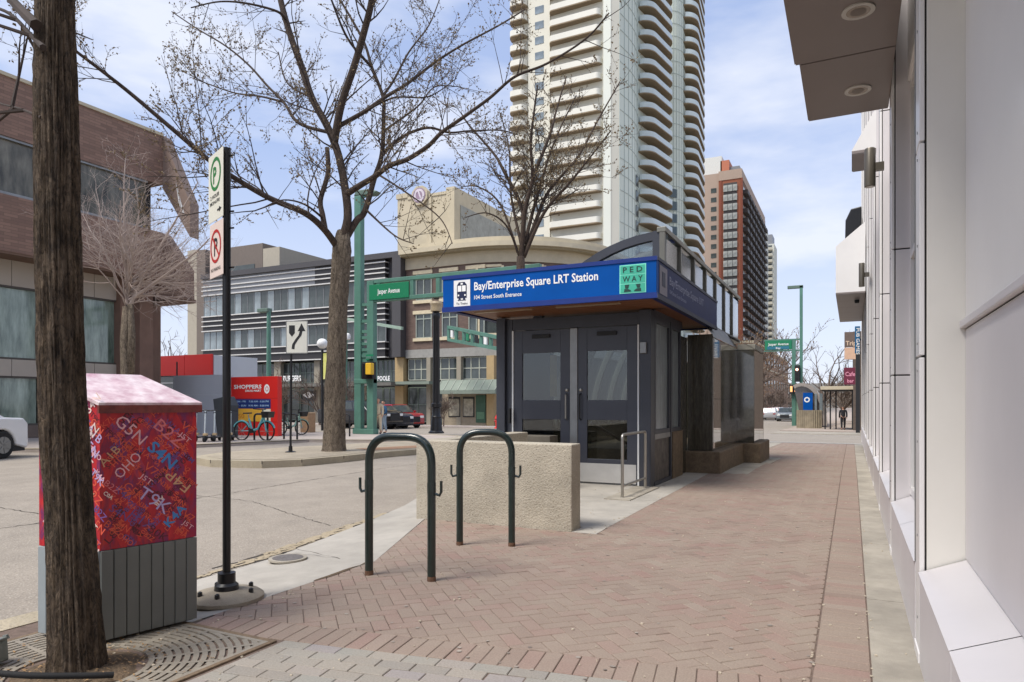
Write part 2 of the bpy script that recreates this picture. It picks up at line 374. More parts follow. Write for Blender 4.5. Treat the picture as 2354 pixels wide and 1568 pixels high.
# far pavements
def pave(name, poly, m, depth=.16, off=0.0):
    mb = MB(); sheet(mb, poly, off, depth); o = mb.build(name, m); return tag(o, kind='structure')
arc = [(-14.2 - 4.0 + 4.0 * math.cos(R(a)), 23 + 4.5 * math.sin(R(a))) for a in (0, 20, 40, 60, 78)]
pave('far_pavement', [(-60, -40), (-22.5, -40), (-22.5, 9.0), (-21.5, 10.5), (-18.2, 12.5), (-18.2, 19.5), (-15.6, 21.0), (-14.6, 22.6)] + arc + [(-19, 27.9), (-60, 27.9)], mat('pinkish_paving', S(176, 164, 154), .85, var=.07, scale=3, bump=.2, bscale=30, dirt=.1))
kb = MB()
kp = [(-22.5, -20), (-22.5, 9.0), (-21.5, 10.5), (-18.2, 12.5), (-18.2, 19.5), (-15.6, 21.0), (-14.6, 22.6)] + arc + [(-19, 27.9), (-40, 27.9)]
for p, q in zip(kp, kp[1:]):
    d = Vector((q[0] - p[0], q[1] - p[1])).normalized(); n = Vector((-d.y, d.x)) * .25
    sheet(kb, [p, q, (q[0] + n.x, q[1] + n.y), (p[0] + n.x, p[1] + n.y)], .012, .03)
tag(kb.build('kerb', M['kerb']), kind='structure')
pave('building_pavement', [(-300, 46), (-18.2, 46), (-18.2, 900), (-300, 900)], mat('grey_pink_paving', S(172, 162, 156), .85, var=.08, scale=2))
pave('east_pavement', [(-4.6, 52), (60, 52), (60, 300), (-4.6, 300)], mat('far_paving', S(168, 154, 142), .85, var=.08, scale=2))
pave('east_roadside', [(-4.6, 46), (300, 46), (300, 51.9), (-4.6, 51.9)], M['concrete'], off=-.06)

# ---------------------------------------------------------------- clay and grey pavers
pv = mat('clay_paver', (.3, .2, .2), .82, bump=.25, bscale=220)
def paver_mat(name, ramp, dirt=(.80, .45)):
    m = bpy.data.materials.new(name); m.use_nodes = True; t = m.node_tree; N = t.nodes; l = t.links.new; b = N['Principled BSDF']; b.inputs['Roughness'].default_value = .84
    at_ = N.new('ShaderNodeAttribute'); at_.attribute_name = 'tone'
    r = N.new('ShaderNodeValToRGB'); e = r.color_ramp.elements
    e[0].color = (*ramp[0], 1); e[1].color = (*ramp[-1], 1)
    for i, c in enumerate(ramp[1:-1]): q = e.new((i + 1) / (len(ramp) - 1)); q.color = (*c, 1)
    l(at_.outputs['Fac'], r.inputs[0])
    tc = N.new('ShaderNodeTexCoord'); ge = N.new('ShaderNodeNewGeometry')
    n1 = N.new('ShaderNodeTexNoise'); n1.inputs['Scale'].default_value = 1.3; n1.inputs['Detail'].default_value = 9; n1.inputs['Roughness'].default_value = .65
    n2 = N.new('ShaderNodeTexNoise'); n2.inputs['Scale'].default_value = 110; n2.inputs['Detail'].default_value = 4
    l(ge.outputs['Position'], n1.inputs['Vector']); l(ge.outputs['Position'], n2.inputs['Vector'])
    r1 = N.new('ShaderNodeValToRGB'); r1.color_ramp.elements[0].position = .35; r1.color_ramp.elements[1].position = .7
    r1.color_ramp.elements[0].color = (.62, .62, .62, 1); r1.color_ramp.elements[1].color = (.05, .05, .05, 1)
    mx = N.new('ShaderNodeMixRGB'); mx.inputs[2].default_value = (*S(156, 143, 128), 1)
    l(n1.outputs['Fac'], r1.inputs[0]); l(r1.outputs[0], mx.inputs[0]); l(r.outputs[0], mx.inputs[1])
    r2 = N.new('ShaderNodeValToRGB'); r2.color_ramp.elements[0].position = .3; r2.color_ramp.elements[1].position = .7
    r2.color_ramp.elements[0].color = (.8, .8, .8, 1); r2.color_ramp.elements[1].color = (1.08, 1.08, 1.08, 1)
    m2 = N.new('ShaderNodeMixRGB'); m2.blend_type = 'MULTIPLY'; m2.inputs[0].default_value = 1
    l(n2.outputs['Fac'], r2.inputs[0]); l(mx.outputs[0], m2.inputs[1]); l(r2.outputs[0], m2.inputs[2]); l(m2.outputs[0], b.inputs['Base Color'])
    bp = N.new('ShaderNodeBump'); bp.inputs['Strength'].default_value = .3; bp.inputs['Distance'].default_value = .003
    l(n2.outputs['Fac'], bp.inputs['Height']); l(bp.outputs[0], b.inputs['Normal']); return m
PR = paver_mat('red_paver', [S(130, 108, 98), S(140, 120, 108), S(143, 124, 112), S(144, 114, 105), S(149, 132, 120)])
PG = paver_mat('grey_paver', [S(134, 132, 128), S(148, 144, 136), S(142, 145, 140), S(156, 150, 141), S(144, 140, 144)])
def inset(poly, d):
    cx = sum(p[0] for p in poly) / len(poly); cy = sum(p[1] for p in poly) / len(poly); out = poly
    for i in range(len(poly)):
        (x0, y0), (x1, y1) = poly[i], poly[(i + 1) % len(poly)]; ex, ey = x1 - x0, y1 - y0; L_ = math.hypot(ex, ey)
        if L_ < 1e-6: continue
        a, b = ey / L_, -ex / L_
        if a * (cx - x0) + b * (cy - y0) > 0: a, b = -a, -b
        out = clip(out, a, b, a * x0 + b * y0 - d)
        if len(out) < 3: return None
    return out
BR = []                                    # (polygon, centre, grey?)
def line_B(x): return 3.08 + .165 * (x + 2.55)
def zone(poly, kind):
    cx = sum(p[0] for p in poly) / 4; cy = sum(p[1] for p in poly) / 4
    if kind == 'h':
        poly = clip(poly, .165, -1, .165 * -2.55 * -1 * -1 - 3.08 if False else -(3.08 + .165 * 2.55))   # y >= B(x)
        poly = clip(poly, 1, 0, -.172)
        if len(poly) < 3: return poly
        if min(p[0] for p in poly) > -2.2 and 6 < cy < 7: pass
        elif cy < 6.4:
            poly = clip(poly, 0, 1, 6.398)
            if cy > 4.45: poly = clip(poly, -1, -.405, 3.5 - .405 * 4.5)
            else: poly = clip(poly, -1, 0, 3.5)
        else:
            poly = clip(poly, 0, -1, -6.398)
            lim = 2.262 if cy < 6.71 else 2.30
            if 6.71 < cy < 12.9: poly = clip(poly, -1, -.012 * -1 if False else 0, 2.272 + (cy - 6.4) * .012)
            elif cy <= 6.71: poly = clip(poly, -1, 0, 2.262)
            elif cy < 18.3: poly = clip(poly, -1, 0, 1.69 if cy < 15.9 else 1.56)
            else: poly = clip(poly, -1, 0, 2.39)
            poly = clip(poly, 0, 1, 28.3) if len(poly) > 2 else poly
    return poly
Wb, Lb = .093, .186
c45 = math.sqrt(.5)
e1 = (c45, c45); e2 = (-c45, c45)
for i in range(-12, 290):                   # herringbone at 45 degrees to the kerb
    for j in range(-290, 290):
        k = (i - j) % 4
        if k == 0: r_ = (i, j, i + 2, j + 1)      # lies along e1
        elif k == 2 or k == 3: r_ = None
        else: r_ = None
        cells = []
        if (i - j) % 4 == 0: cells.append((i, j, i + 2, j + 1))
        if (i - j) % 4 == 3: cells.append((i, j, i + 1, j + 2))
        for a, b, c_, d_ in cells:
            P = [((u * e1[0] + v * e2[0]) * Wb - 2.1, (u * e1[1] + v * e2[1]) * Wb + 2.4) for u, v in ((a, b), (c_, b), (c_, d_), (a, d_))]
            cx = sum(p[0] for p in P) / 4; cy = sum(p[1] for p in P) / 4
            if not (-4.6 < cx < -.05 and 2.7 < cy < 28.5): continue
            if cy > 19 and cx < -2.5: continue
            Q = zone(P, 'h')
            if len(Q) >= 3: BR.append((Q, 0))
an = math.atan(.165); ca_, sa_ = math.cos(an), math.sin(an)
def rot(x, y): return (-2.55 + x * ca_ - y * sa_, 3.08 + x * sa_ + y * ca_)
for i in range(-10, 32):                     # soldier course along the grey band
    P = [rot(i * .095, -.25), rot((i + 1) * .095, -.25), rot((i + 1) * .095, 0), rot(i * .095, 0)]
    Q = clip(clip(P, 1, 0, -.172), -1, 0, 3.48)
    if len(Q) >= 3: BR.append((Q, 0))
for j in range(1, 27):                      # grey pavers in running bond
    for i in range(-14, 19):
        x0 = i * .188 + (j % 2) * .094; y1 = -.25 - (j - 1) * .094
        P = [rot(x0, y1 - .094), rot(x0 + .188, y1 - .094), rot(x0 + .188, y1), rot(x0, y1)]
        cx = sum(p[0] for p in P) / 4; cy = sum(p[1] for p in P) / 4
        Q = clip(P, 1, 0, -.172)
        if cx < -2.5:
            if cy < 2.80: Q = clip(Q, -1, 0, 2.775) if cx > -2.95 else []
        if len(Q) >= 3: BR.append((Q, 1))
y = .4
while y < 28.2:                             # soldier course along the building strip
    BR.append(([(-.168, y), (.084, y), (.084, y + .095), (-.168, y + .095)], 0)); y += .095
def area(p): return abs(sum(p[i][0] * p[(i + 1) % len(p)][1] - p[(i + 1) % len(p)][0] * p[i][1] for i in range(len(p)))) / 2
items = []
for P, gr in BR:
    if area(P) < .0006: continue
    cx = sum(p[0] for p in P) / len(P); cy = sum(p[1] for p in P) / len(P)
    if -3.52 < cx < -2.78 and cy < 2.78: continue
    d = dep(cx, cy)
    rt = CA * cx + SA * cy
    vis = d > 1.5 and abs(rt / d) < .76 and CX and (HOR + FPX * CAM_H / d) < 1580
    items.append((area(P) / d ** 3 if vis else 0, P, gr, cx, cy))
items.sort(key=lambda t: -t[0])
bulk = MB(); tones = []
def brick_geo(mb, P, cx, cy, tl, loc=None):
    A = inset(P, .0022)
    if not A: return 0
    B = inset(A, .0032)
    if not B or len(B) != len(A):
        mxx_, myy_ = sum(p[0] for p in A) / len(A), sum(p[1] for p in A) / len(A); B = [(mxx_ + (p[0] - mxx_) * .93, myy_ + (p[1] - myy_) * .93) for p in A]
    h = rnd.uniform(-.0014, .0014) + (-.003 if rnd.random() < .02 else 0); sx, sy = rnd.gauss(0, .006), rnd.gauss(0, .006)
    z = lambda p, o: gz(p[1]) + h + o + sx * (p[0] - cx) + sy * (p[1] - cy)
    n = len(A); vs = [(p[0], p[1], z(p, 0)) for p in B] + [(p[0], p[1], z(p, -.0035)) for p in A] + [(p[0], p[1], z(p, -.03)) for p in A]
    fs = [tuple(range(n))] + [(i + n, (i + 1) % n + n, (i + 1) % n, i) for i in range(n)] + [(i + 2 * n, (i + 1) % n + 2 * n, (i + 1) % n + n, i + n) for i in range(n)]
    mb.add(vs, fs); tl += [0] * 0; return len(fs)
def set_tone(o, tl):
    a = o.data.attributes.new('tone', 'FLOAT', 'FACE'); a.data.foreach_set('value', tl)
def orient(P):
    s_ = sum(P[i][0] * P[(i + 1) % len(P)][1] - P[(i + 1) % len(P)][0] * P[i][1] for i in range(len(P)))
    return P if s_ > 0 else P[::-1]
cnt = 0
for k, (sc, P, gr, cx, cy) in enumerate(items):
    P = orient(P); tn = min(1, max(0, rnd.gauss(.5, .24) if not gr else rnd.random()))
    if sc > 0 and cnt < 292:
        mb = MB(); n = brick_geo(mb, P, cx, cy, [])
        if not n: continue
        o = mb.build('brick', PG if gr else PR, sidewalk); set_tone(o, [tn] * n)
        mv = Vector((cx, cy, 0)); o.data.transform(Matrix.Translation(-mv)); o.location = mv; cnt += 1
    else:
        bulk.mi(gr); n = brick_geo(bulk, P, cx, cy, []); tones += [tn] * n
o = bulk.build('brick_field', [PR, PG], sidewalk, kind='stuff'); set_tone(o, tones)

# litter, grit and pebbles lying on the pavement
mb = MB()
for _ in range(420):
    x = rnd.uniform(-3.6, .3); y_ = 2.2 + rnd.random() ** 1.6 * 9
    if rnd.random() < .5: x = rnd.choice((-.17, .085, -3.4, -2.3)) + rnd.gauss(0, .03)
    s_ = rnd.uniform(.002, .007); mb.obox((x, y_, .001 + s_ / 2), (s_, 0, 0), (0, s_ * rnd.uniform(.5, 1), 0), (rnd.uniform(-.001, .001), 0, s_ / 2))
mb.build('grit', mat('pale_grit', S(190, 178, 158), .9, var=.3, scale=60), sidewalk, kind='stuff')

mb = MB(); rr_q = random.Random(9)
for _ in range(170):
    x = rr_q.uniform(-3.3, -.1); y_ = 3.0 + rr_q.random() ** 1.5 * 10; r_ = rr_q.uniform(.006, .017); n_ = 7
    mb.add([(x + r_ * rr_q.uniform(.7, 1.1) * math.cos(2 * math.pi * k / n_), y_ + r_ * rr_q.uniform(.7, 1.1) * math.sin(2 * math.pi * k / n_), .0035) for k in range(n_)], [tuple(range(n_))])
mb.build('gum_spots', mat('gum', S(112, 100, 92), .8, var=.5, scale=3, col2=S(176, 166, 154)), sidewalk, kind='stuff')
# ---------------------------------------------------------------- median island
isl = [(-13.6, 10.75), (-12.4, 10.3), (-11.2, 10.6), (-10.75, 11.3), (-10.6, 12.5), (-10.45, 27), (-13.9, 27), (-14.1, 12.0)]
mb = MB(); sheet(mb, isl, .05, .15); isle = mb.build('median_island', M['kerb']); tag(isle, kind='structure')
cen = (-12.2, 18.8)
ins = [(cen[0] + (x - cen[0]) * .87, cen[1] + (y_ - cen[1]) * .965) for x, y_ in isl]
mb = MB(); sheet(mb, ins, .056); mb.build('gravel_bed', pebble('gravel', S(170, 158, 138), [S(130, 116, 98), S(190, 178, 156), S(150, 138, 120)], 22, .9), isle)
mb = MB(); sheet(mb, [(-12.0, 14.6), (-11.0, 14.2), (-10.9, 17.5), (-11.6, 18.4)], .062); mb.build('dry_soil_patch', mat('dry_soil', S(150, 118, 92), .95, var=.2, scale=8), isle)
mb = MB()
for p, q in zip(isl, isl[1:] + isl[:1]):
    for t in (0.0,):
        x, y_ = p; n = Vector((x - cen[0], y_ - cen[1])).normalized(); mb.obox((x, y_, gz(y_) + .02), (.006, 0, 0), (0, .006, 0), (0, 0, .035))
mb.build('kerb_joint', crackm, isle)
# ---------------------------------------------------------------- concrete barrier wall
t = thing('concrete_wall', 'low L-shaped exposed aggregate concrete wall behind the bicycle racks', 'wall', (-3.4, 6.5, 0))
MB().box(-4.40, -2.52, 6.41, 6.66, -.1, .875).build('wall_panel', M['aggregate'], t, bevel=.012)
MB().box(-4.40, -4.15, 6.663, 8.85, -.1, .875).build('wall_panel', M['aggregate'], t, bevel=.012)
MB().box(-5.30, -4.0, 9.3, 9.6, -.05, .80).build('rear_panel', mat('dark_ledge', S(96, 90, 80), .8, dirt=.3), t, bevel=.01)

# ---------------------------------------------------------------- station entrance kiosk
K = thing('station_entrance', 'glass and dark granite underground station entrance with blue sign canopy', 'station entrance', (-3.9, 12, 0))
FY = 10.35; KX0, KX1 = -5.40, -2.74
granite = mat('polished_granite', S(72, 70, 62), .05, var=.35, scale=26, spec=1.0, col2=S(92, 88, 78), dirt=.3, coat=1.0)
granrough = mat('flamed_granite', S(128, 110, 88), .75, var=.2, scale=30, bump=.3, bscale=150, dirt=.3)
granmatte = mat('honed_granite', S(84, 80, 70), .14, var=.3, scale=22, spec=.6, dirt=.4, stretch=(6, 6, .8))
M['vaultglass'] = M['dirty']
ch = M['charcoal']
for x0, x1 in ((KX0, -5.24), (-2.92, KX1)): MB().box(x0, x1, FY - .1, FY + .14, 0, 2.72).build('post', ch, K, bevel=.006)
MB().box(-5.24, -5.13, FY - .03, FY + .1, 0, 2.7).build('door_frame', ch, K, bevel=.004)
MB().box(-5.13, -2.92, FY - .02, FY + .1, 2.505, 2.7).build('header', ch, K, bevel=.004)
for x0, x1 in ((-5.13, -5.105), (-2.965, -2.94)): MB().box(x0, x1, FY - .045, FY - .005, 0, 2.5).build('weather_strip', M['white'], K)
MB().box(-4.085, -3.955, FY - .045, FY + .08, .01, 2.5).build('centre_post', M['alu'], K, bevel=.006)
MB().box(-5.2, -2.94, FY - .02, FY + .1, -.005, .012).build('threshold', M['alu'], K)
def door(x0, x1, hinge):
    mb = MB(); y0, y1 = FY - .03, FY + .02; z0, z1 = .02, 2.495; a, b = x0 + .155, x1 - .165
    mb.box(x0, a, y0, y1, z0, z1).box(b, x1, y0, y1, z0, z1).box(a, b, y0, y1, 2.12, z1).box(a, b, y0, y1, 1.02, 1.335).box(a, b, y0, y1, z0, .40)
    d = mb.build('door', M['charcoal2'], K, bevel=.004)
    MB().box(a, b, FY - .012, FY - .004, .40, 1.02).build('pane', M['smoke'], d)
    MB().box(a, b, FY - .012, FY - .004, 1.335, 2.12).build('pane', M['smoke'], d)
    MB().box(x0 + .02, x1 - .02, y0 - .006, y0, .03, .33).build('kick_plate', mat('kick_plate', S(206, 204, 200), .42, .25, var=.06, scale=3, dirt=.15), d)
    hx = x1 - .05 if hinge == 'l' else x0 + .05
    MB().tube([(hx, y0, 1.02), (hx, y0 - .06, 1.04), (hx, y0 - .06, 1.42), (hx, y0, 1.44)], .013, 8).build('handle', M['steel'] if hinge == 'l' else M['black'], d, smooth=True)
    MB().lathe((hx, y0 - .004, 1.5), [(.026, -.02), (.03, 0), (.026, .02)], 12).build('lock', M['steel'], d, smooth=True)
    MB().box((x0 + x1) / 2 - .16, (x0 + x1) / 2 + .16, y0 - .035, y0, 2.36, 2.42).build('closer', M['blacktrim'], d, bevel=.004)
    return d
d1 = door(-5.10, -4.09, 'l'); d2 = door(-3.95, -2.97, 'r')
MB().box(-5.16, -4.62, FY + .5, FY + .56, 0, 2.3).build('pane_darkener', M['charcoal'], K)  # dark panel added behind the left pane so the glass reads dark
# tan film strip seen behind the left pane, notices
MB().box(-4.58, -4.46, FY + .3, FY + .31, 1.4, 2.1).build('notice', M['gold'], K)
MB().box(-5.15, -5.11, FY - .16, FY - .1, .95, 1.2).build('push_button_box', M['blacktrim'], K, bevel=.004)
MB().box(-2.90, -2.80, FY - .15, FY - .1, 2.05, 2.22).build('sensor_box', M['alu'], K, bevel=.006)
# side glazing towards the pavement
def frame_y(x, y0, y1, z0, z1, name='window'):
    mb = MB(); w = .07; mb.box(x - .04, x + .04, y0, y0 + w, z0, z1).box(x - .04, x + .04, y1 - w, y1, z0, z1).box(x - .04, x + .04, y0 + w, y1 - w, z0, z0 + w).box(x - .04, x + .04, y0 + w, y1 - w, z1 - w, z1)
    f = mb.build(name, ch, K, bevel=.004); MB().box(x - .005, x + .005, y0 + w, y1 - w, z0 + w, z1 - w).build('pane', M['frost'] if name == 'window' else M['smoke'], f); return f
M['frost'] = mat('dusty_glass', S(132, 140, 142), .22, .1, var=.25, scale=6, spec=.9, stretch=(1, 4, .6))
frame_y(-2.78, 10.50, 11.50, .80, 2.62)
frame_y(-2.78, 11.58, 12.30, .80, 2.62)
MB().box(-2.83, -2.74, 10.50, 11.50, .72, .80).build('sill', M['alu'], K)
MB().box(-2.80, -2.76, 10.52, 11.48, .06, .72).build('base_panel', mat('worn_panel', S(64, 58, 52), .5, var=.5, scale=9, dirt=.3, col2=S(120, 112, 104)), K)
MB().box(-2.83, -2.73, 10.46, 11.54, .0, .06).build('base_rail', ch, K)
MB().box(-2.83, -2.73, 11.50, 11.58, .0, 2.66).build('post', ch, K)
MB().box(-2.86, -2.72, 11.62, 12.36, .0, .80).build('base_panel', granrough, K, bevel=.006)
MB().box(-2.83, -2.74, 10.45, 12.4, 2.62, 2.74).build('header', ch, K)
MB().box(-2.98, -2.76, 12.32, 12.90, .0, 2.50).build('granite_panel', granmatte, K)
# granite block
GX = -2.29
for nm, x0, x1, y0, y1 in (('a', -5.35, -2.14, 12.78, 15.85), ('b', -5.35, -1.80, 15.85, 17.75)):
    MB().box(x0, x1, y0, y1, -.25, .40).build('plinth', granrough, K, bevel=.03)
# front face panels
for i, (x0, x1) in enumerate(((-2.75, -2.34),)): MB().box(x0, GX - .002, 12.90, 12.97, .405, 2.56).build('granite_panel', granmatte, K, bevel=.003)
ys = [12.975, 13.95, 14.93, 15.90]
for a, b in zip(ys, ys[1:]):
    MB().box(GX - .06, GX, a, b - .006, .405, 1.36).build('granite_panel', granite, K, bevel=.002)
    MB().box(GX - .06, GX, a, b - .006, 1.366, 2.50).build('granite_panel', granite, K, bevel=.002)
MB().box(GX - .06, -1.93, 15.905, 15.96, .405, 2.46).build('granite_panel', granite, K)
for a, b in ((15.965, 16.8), (16.806, 17.66)): MB().box(-1.99, -1.93, a, b - .006, .405, 2.46).build('granite_panel', granite, K, bevel=.002)
MB().box(-2.35, -1.93, 17.60, 17.66, .405, 2.44).build('granite_panel', granite, K)
MB().box(-2.62, GX - .065, 12.98, 17.59, .02, 2.49).build('inner_wall', granmatte, K); MB().box(-5.3, -2.63, 17.45, 17.59, .02, 2.3).build('inner_wall', granmatte, K)
MB().box(GX - .065, -1.995, 15.97, 17.59, .41, 2.44).build('core', M['blacktrim'], K)
# sloped metal flashing above the granite
mb = MB(); mb.add([(GX + .02, 12.9, 2.50), (GX + .02, 15.95, 2.50), (-2.53, 15.95, 2.86), (-2.53, 12.9, 2.86)], [(0, 1, 2, 3)]); mb.add([(-1.9, 15.96, 2.47), (-1.9, 17.7, 2.47), (-2.53, 18.1, 2.86), (-2.53, 15.96, 2.86)], [(0, 1, 2, 3)])
mb.build('flashing', mat('lead_flashing', S(96, 92, 84), .45, .4, var=.25, scale=6, dirt=.4), K)
MB().box(-2.30, -1.92, 15.97, 17.66, 2.47, 2.60).build('coping', mat('pale_coping', S(158, 154, 142), .6, var=.2, scale=5), K, bevel=.01)
# glazed barrel vault
ZT, ZB, VY0, VY1, VX = 3.93, 2.74, FY + .02, 18.1, -2.58
def varc(n=20):
    P = []
    for i in range(n + 1):
        t = math.pi / 2 * i / n; P.append((VX - 2.78 * math.sin(t), ZT - 3.15 + 3.15 * math.cos(t)))
    return P
A = varc()
def rib(y0, y1, w=.10):
    mb = MB(); n = len(A); 
    for i in range(n - 1):
        (x0, z0), (x1, z1) = A[i], A[i + 1]; t = math.pi / 2 * i / (n - 1); t2 = math.pi / 2 * (i + 1) / (n - 1)
        a = (x0 + w * math.sin(t), z0 - w * math.cos(t)); b = (x1 + w * math.sin(t2), z1 - w * math.cos(t2))
        mb.add([(x0, y0, z0), (x1, y0, z1), (b[0], y0, b[1]), (a[0], y0, a[1]), (x0, y1, z0), (x1, y1, z1), (b[0], y1, b[1]), (a[0], y1, a[1])], [(0, 1, 2, 3), (7, 6, 5, 4), (0, 4, 5, 1), (3, 2, 6, 7)])
    return mb
rib(VY0, VY0 + .11, .13).build('arch_frame', ch, K); rib(VY1 - .11, VY1, .13).build('arch_frame', ch, K)
yy = VY0; bays = 7; bw = (VY1 - VY0) / bays
for i in range(1, bays): rib(VY0 + i * bw - .05, VY0 + i * bw + .05, .12).build('rib', M['bronze'], K)
for i in range(bays):
    y0, y1 = VY0 + i * bw, VY0 + (i + 1) * bw
    mb = MB(); n = len(A)
    mb.add([(x + .03, yq, z - .04) for yq in (y0 + .04, y1 - .04) for x, z in A], [(k, k + 1, k + 1 + n, k + n) for k in range(n - 1)])
    mb.build('vault_pane', M['clear'], K, smooth=True)
    MB().box(VX - .05, VX + .03, y0 - .035, y0 + .035, ZB + .1, ZT).build('mullion', M['bronze'], K)
    MB().box(VX - .015, VX - .005, y0 + .035, y1 - .035, ZB + .14, ZT - .08).build('wall_pane', M['dirty'], K)
MB().box(VX - .09, VX + .05, VY0 - .04, VY1 + .04, ZT - .03, ZT + .05).build('ridge_rail', mat('ridge_rail', S(136, 134, 124), .5, .3, var=.15, dirt=.2), K, bevel=.008)
MB().box(VX - .07, VX + .04, VY0, VY1, ZB + .06, ZB + .14).build('bottom_rail', M['bronze'], K)
mb = MB(); mb.box(VX - .16, VX + .02, VY0 - .02, VY0 + .12, ZB, ZT).build('corner_post', ch, K)
mb = MB(); P = [(VX - .1, VY0 + .05, 2.75)] + [(x + .06, VY0 + .05, z - .06) for x, z in A if z > 2.7]; P.append((P[-1][0], VY0 + .05, 2.75)); mb.quadp(P); mb.build('gable_pane', M['clear'], K)
# stair and interior seen through the doors
MB().box(-5.38, -5.30, FY + .1, 17.6, 0, .9).build('street_side_wall', granmatte, K)
mb = MB()
for k in range(9): mb.box(-5.0, -3.1, 12.2 + k * .3, 12.5 + k * .3, -.3 - k * .17, -.15 - k * .17)
mb.build('stairs', M['concrete'], K)
MB().box(-5.3, -2.84, FY + .1, 12.2, -.04, .006).build('floor', mat('dark_floor', S(70, 66, 62), .5), K)
MB().tube([(-4.05, 11.2, .95), (-3.35, 12.4, .3)], .03, 8).build('handrail', M['alu'], K, smooth=True)
# blue fascia canopy
CX0, CX1, CY0, CY1, CZ0, CZ1 = -5.70, -2.34, 9.04, 13.62, 2.72, 3.25
mb = MB(); mb.box(CX0, CX1, CY0, CY0 + .12, CZ0, CZ1); fa = mb.build('fascia', M['blue'], K, bevel=.006)
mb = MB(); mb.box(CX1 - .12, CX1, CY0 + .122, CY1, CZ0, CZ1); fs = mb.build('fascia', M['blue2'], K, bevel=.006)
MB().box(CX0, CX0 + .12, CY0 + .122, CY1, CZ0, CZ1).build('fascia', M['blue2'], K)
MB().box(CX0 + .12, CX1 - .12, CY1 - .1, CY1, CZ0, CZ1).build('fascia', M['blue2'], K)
MB().box(CX0 - .012, CX1 + .012, CY0 - .012, CY0 + .03, CZ1 - .045, CZ1 + .01).build('trim', mat('deep_blue_trim', S(12, 44, 120), .4), K)
MB().box(CX0 - .012, CX1 + .012, CY0 - .010, CY0 + .05, CZ0 - .02, CZ0 + .055).build('trim', mat('deep_blue_trim', S(12, 44, 120)), K)
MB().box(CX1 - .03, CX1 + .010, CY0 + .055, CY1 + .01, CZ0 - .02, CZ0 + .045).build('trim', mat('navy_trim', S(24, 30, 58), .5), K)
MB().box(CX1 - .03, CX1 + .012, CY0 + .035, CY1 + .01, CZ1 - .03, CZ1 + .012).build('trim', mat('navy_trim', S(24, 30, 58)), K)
wood = mat('stained_cedar', S(110, 66, 34), .5, var=.3, scale=3, stretch=(.5, 9, 9), bump=.2, bscale=20, spec=.5)
n = 22; w_ = (CY1 - CY0 - .26) / n
board = None
for i in range(n):
    y0 = CY0 + .13 + i * w_
    if board is None: board = MB().box(CX0 + .13, CX1 - .13, y0 + .003, y0 + w_ - .003, CZ0 + .02, CZ0 + .045).build('soffit_board', wood, K)
    else: inst(board, 'soffit_board', K, wloc(K) + Vector((0, i * w_, 0)))
MB().box(CX0 + .12, CX1 - .12, CY0 + .12, CY1 - .1, CZ0 + .05, CZ1 - .06).build('roof_core', M['blacktrim'], K)
for x in (-4.9, -3.5): MB().box(x - .5, x + .5, 9.5, 9.58, CZ0 + .006, CZ0 + .02).build('strip_light', mat('light_housing', S(150, 130, 104), .4), K)
# lettering on the fascia
fx, fy = CX0, CY0 - .004
U = (0, 0, 1); X = (1, 0, 0)
MB().box(CX0 + .20, CX0 + .49, CY0 - .006, CY0 - .001, 2.775, 3.175).build('train_pictogram_plate', M['white'], K, bevel=.0)
pb = MB(); cx_ = CX0 + .345
def pl(mb, x0, x1, z0, z1, y=CY0 - .009): mb.add([(x0, y, z0), (x1, y, z0), (x1, y, z1), (x0, y, z1)], [(0, 1, 2, 3)])
pl(pb, cx_ - .085, cx_ + .085, 2.90, 3.10); pb.add([(cx_ - .085, CY0 - .009, 3.10), (cx_ + .085, CY0 - .009, 3.10), (cx_ + .05, CY0 - .009, 3.145), (cx_ - .05, CY0 - .009, 3.145)], [(0, 1, 2, 3)])
pl(pb, cx_ - .06, cx_ - .02, 2.875, 2.90); pl(pb, cx_ + .02, cx_ + .06, 2.875, 2.90); pl(pb, cx_ - .075, cx_ + .075, 2.862, 2.872)
pb.build('train_pictogram', mat('navy_ink', S(20, 30, 66), .5), K)
pb = MB(); pl(pb, cx_ - .07, cx_ - .006, 3.0, 3.09, CY0 - .012); pl(pb, cx_ + .006, cx_ + .07, 3.0, 3.09, CY0 - .012); pl(pb, cx_ - .02, cx_ + .02, 3.105, 3.13, CY0 - .012)
pl(pb, cx_ - .07, cx_ - .045, 2.93, 2.955, CY0 - .012); pl(pb, cx_ + .045, cx_ + .07, 2.93, 2.955, CY0 - .012); pb.build('train_windows', M['letter'], K)
MB().text('To Trains', (cx_, fy - .005, 2.800), X, U, .034, .2, .012, 'c').build('lettering', mat('navy_ink', S(20, 30, 66)), K)
MB().text('Bay/Enterprise Square LRT Station', (CX0 + .56, fy, 3.005), X, U, .125, 1.98, .018).build('lettering', M['letter'], K)
MB().text('104 Street South Entrance', (CX0 + .56, fy, 2.865), X, U, .062, .80, .012).build('lettering', M['letter'], K)
px0, px1, pz0, pz1 = CX1 - .51, CX1 - .14, 2.785, 3.175
MB().box(px0, px1, CY0 - .006, CY0 - .001, pz0, pz1).build('pedway_plate', mat('mint_edge', S(130, 226, 200), .4), K)
hh = (pz1 - pz0 - .05) / 3; mb = MB()
for k in range(3): mb.box(px0 + .014, px1 - .014, CY0 - .009, CY0 - .0062, pz0 + .012 + k * (hh + .012), pz0 + .012 + k * (hh + .012) + hh)
mb.build('pedway_panel', mat('pedway_green', S(64, 176, 148), .4, var=.08), K)
ink = mat('dark_green_ink', S(18, 58, 52), .5); mb = MB()
mb.text('P E D', ((px0 + px1) / 2, CY0 - .012, pz0 + 2 * (hh + .012) + .034), X, U, .078, .27, .012, 'c').text('W A Y', ((px0 + px1) / 2, CY0 - .012, pz0 + hh + .012 + .034), X, U, .078, .28, .012, 'c')
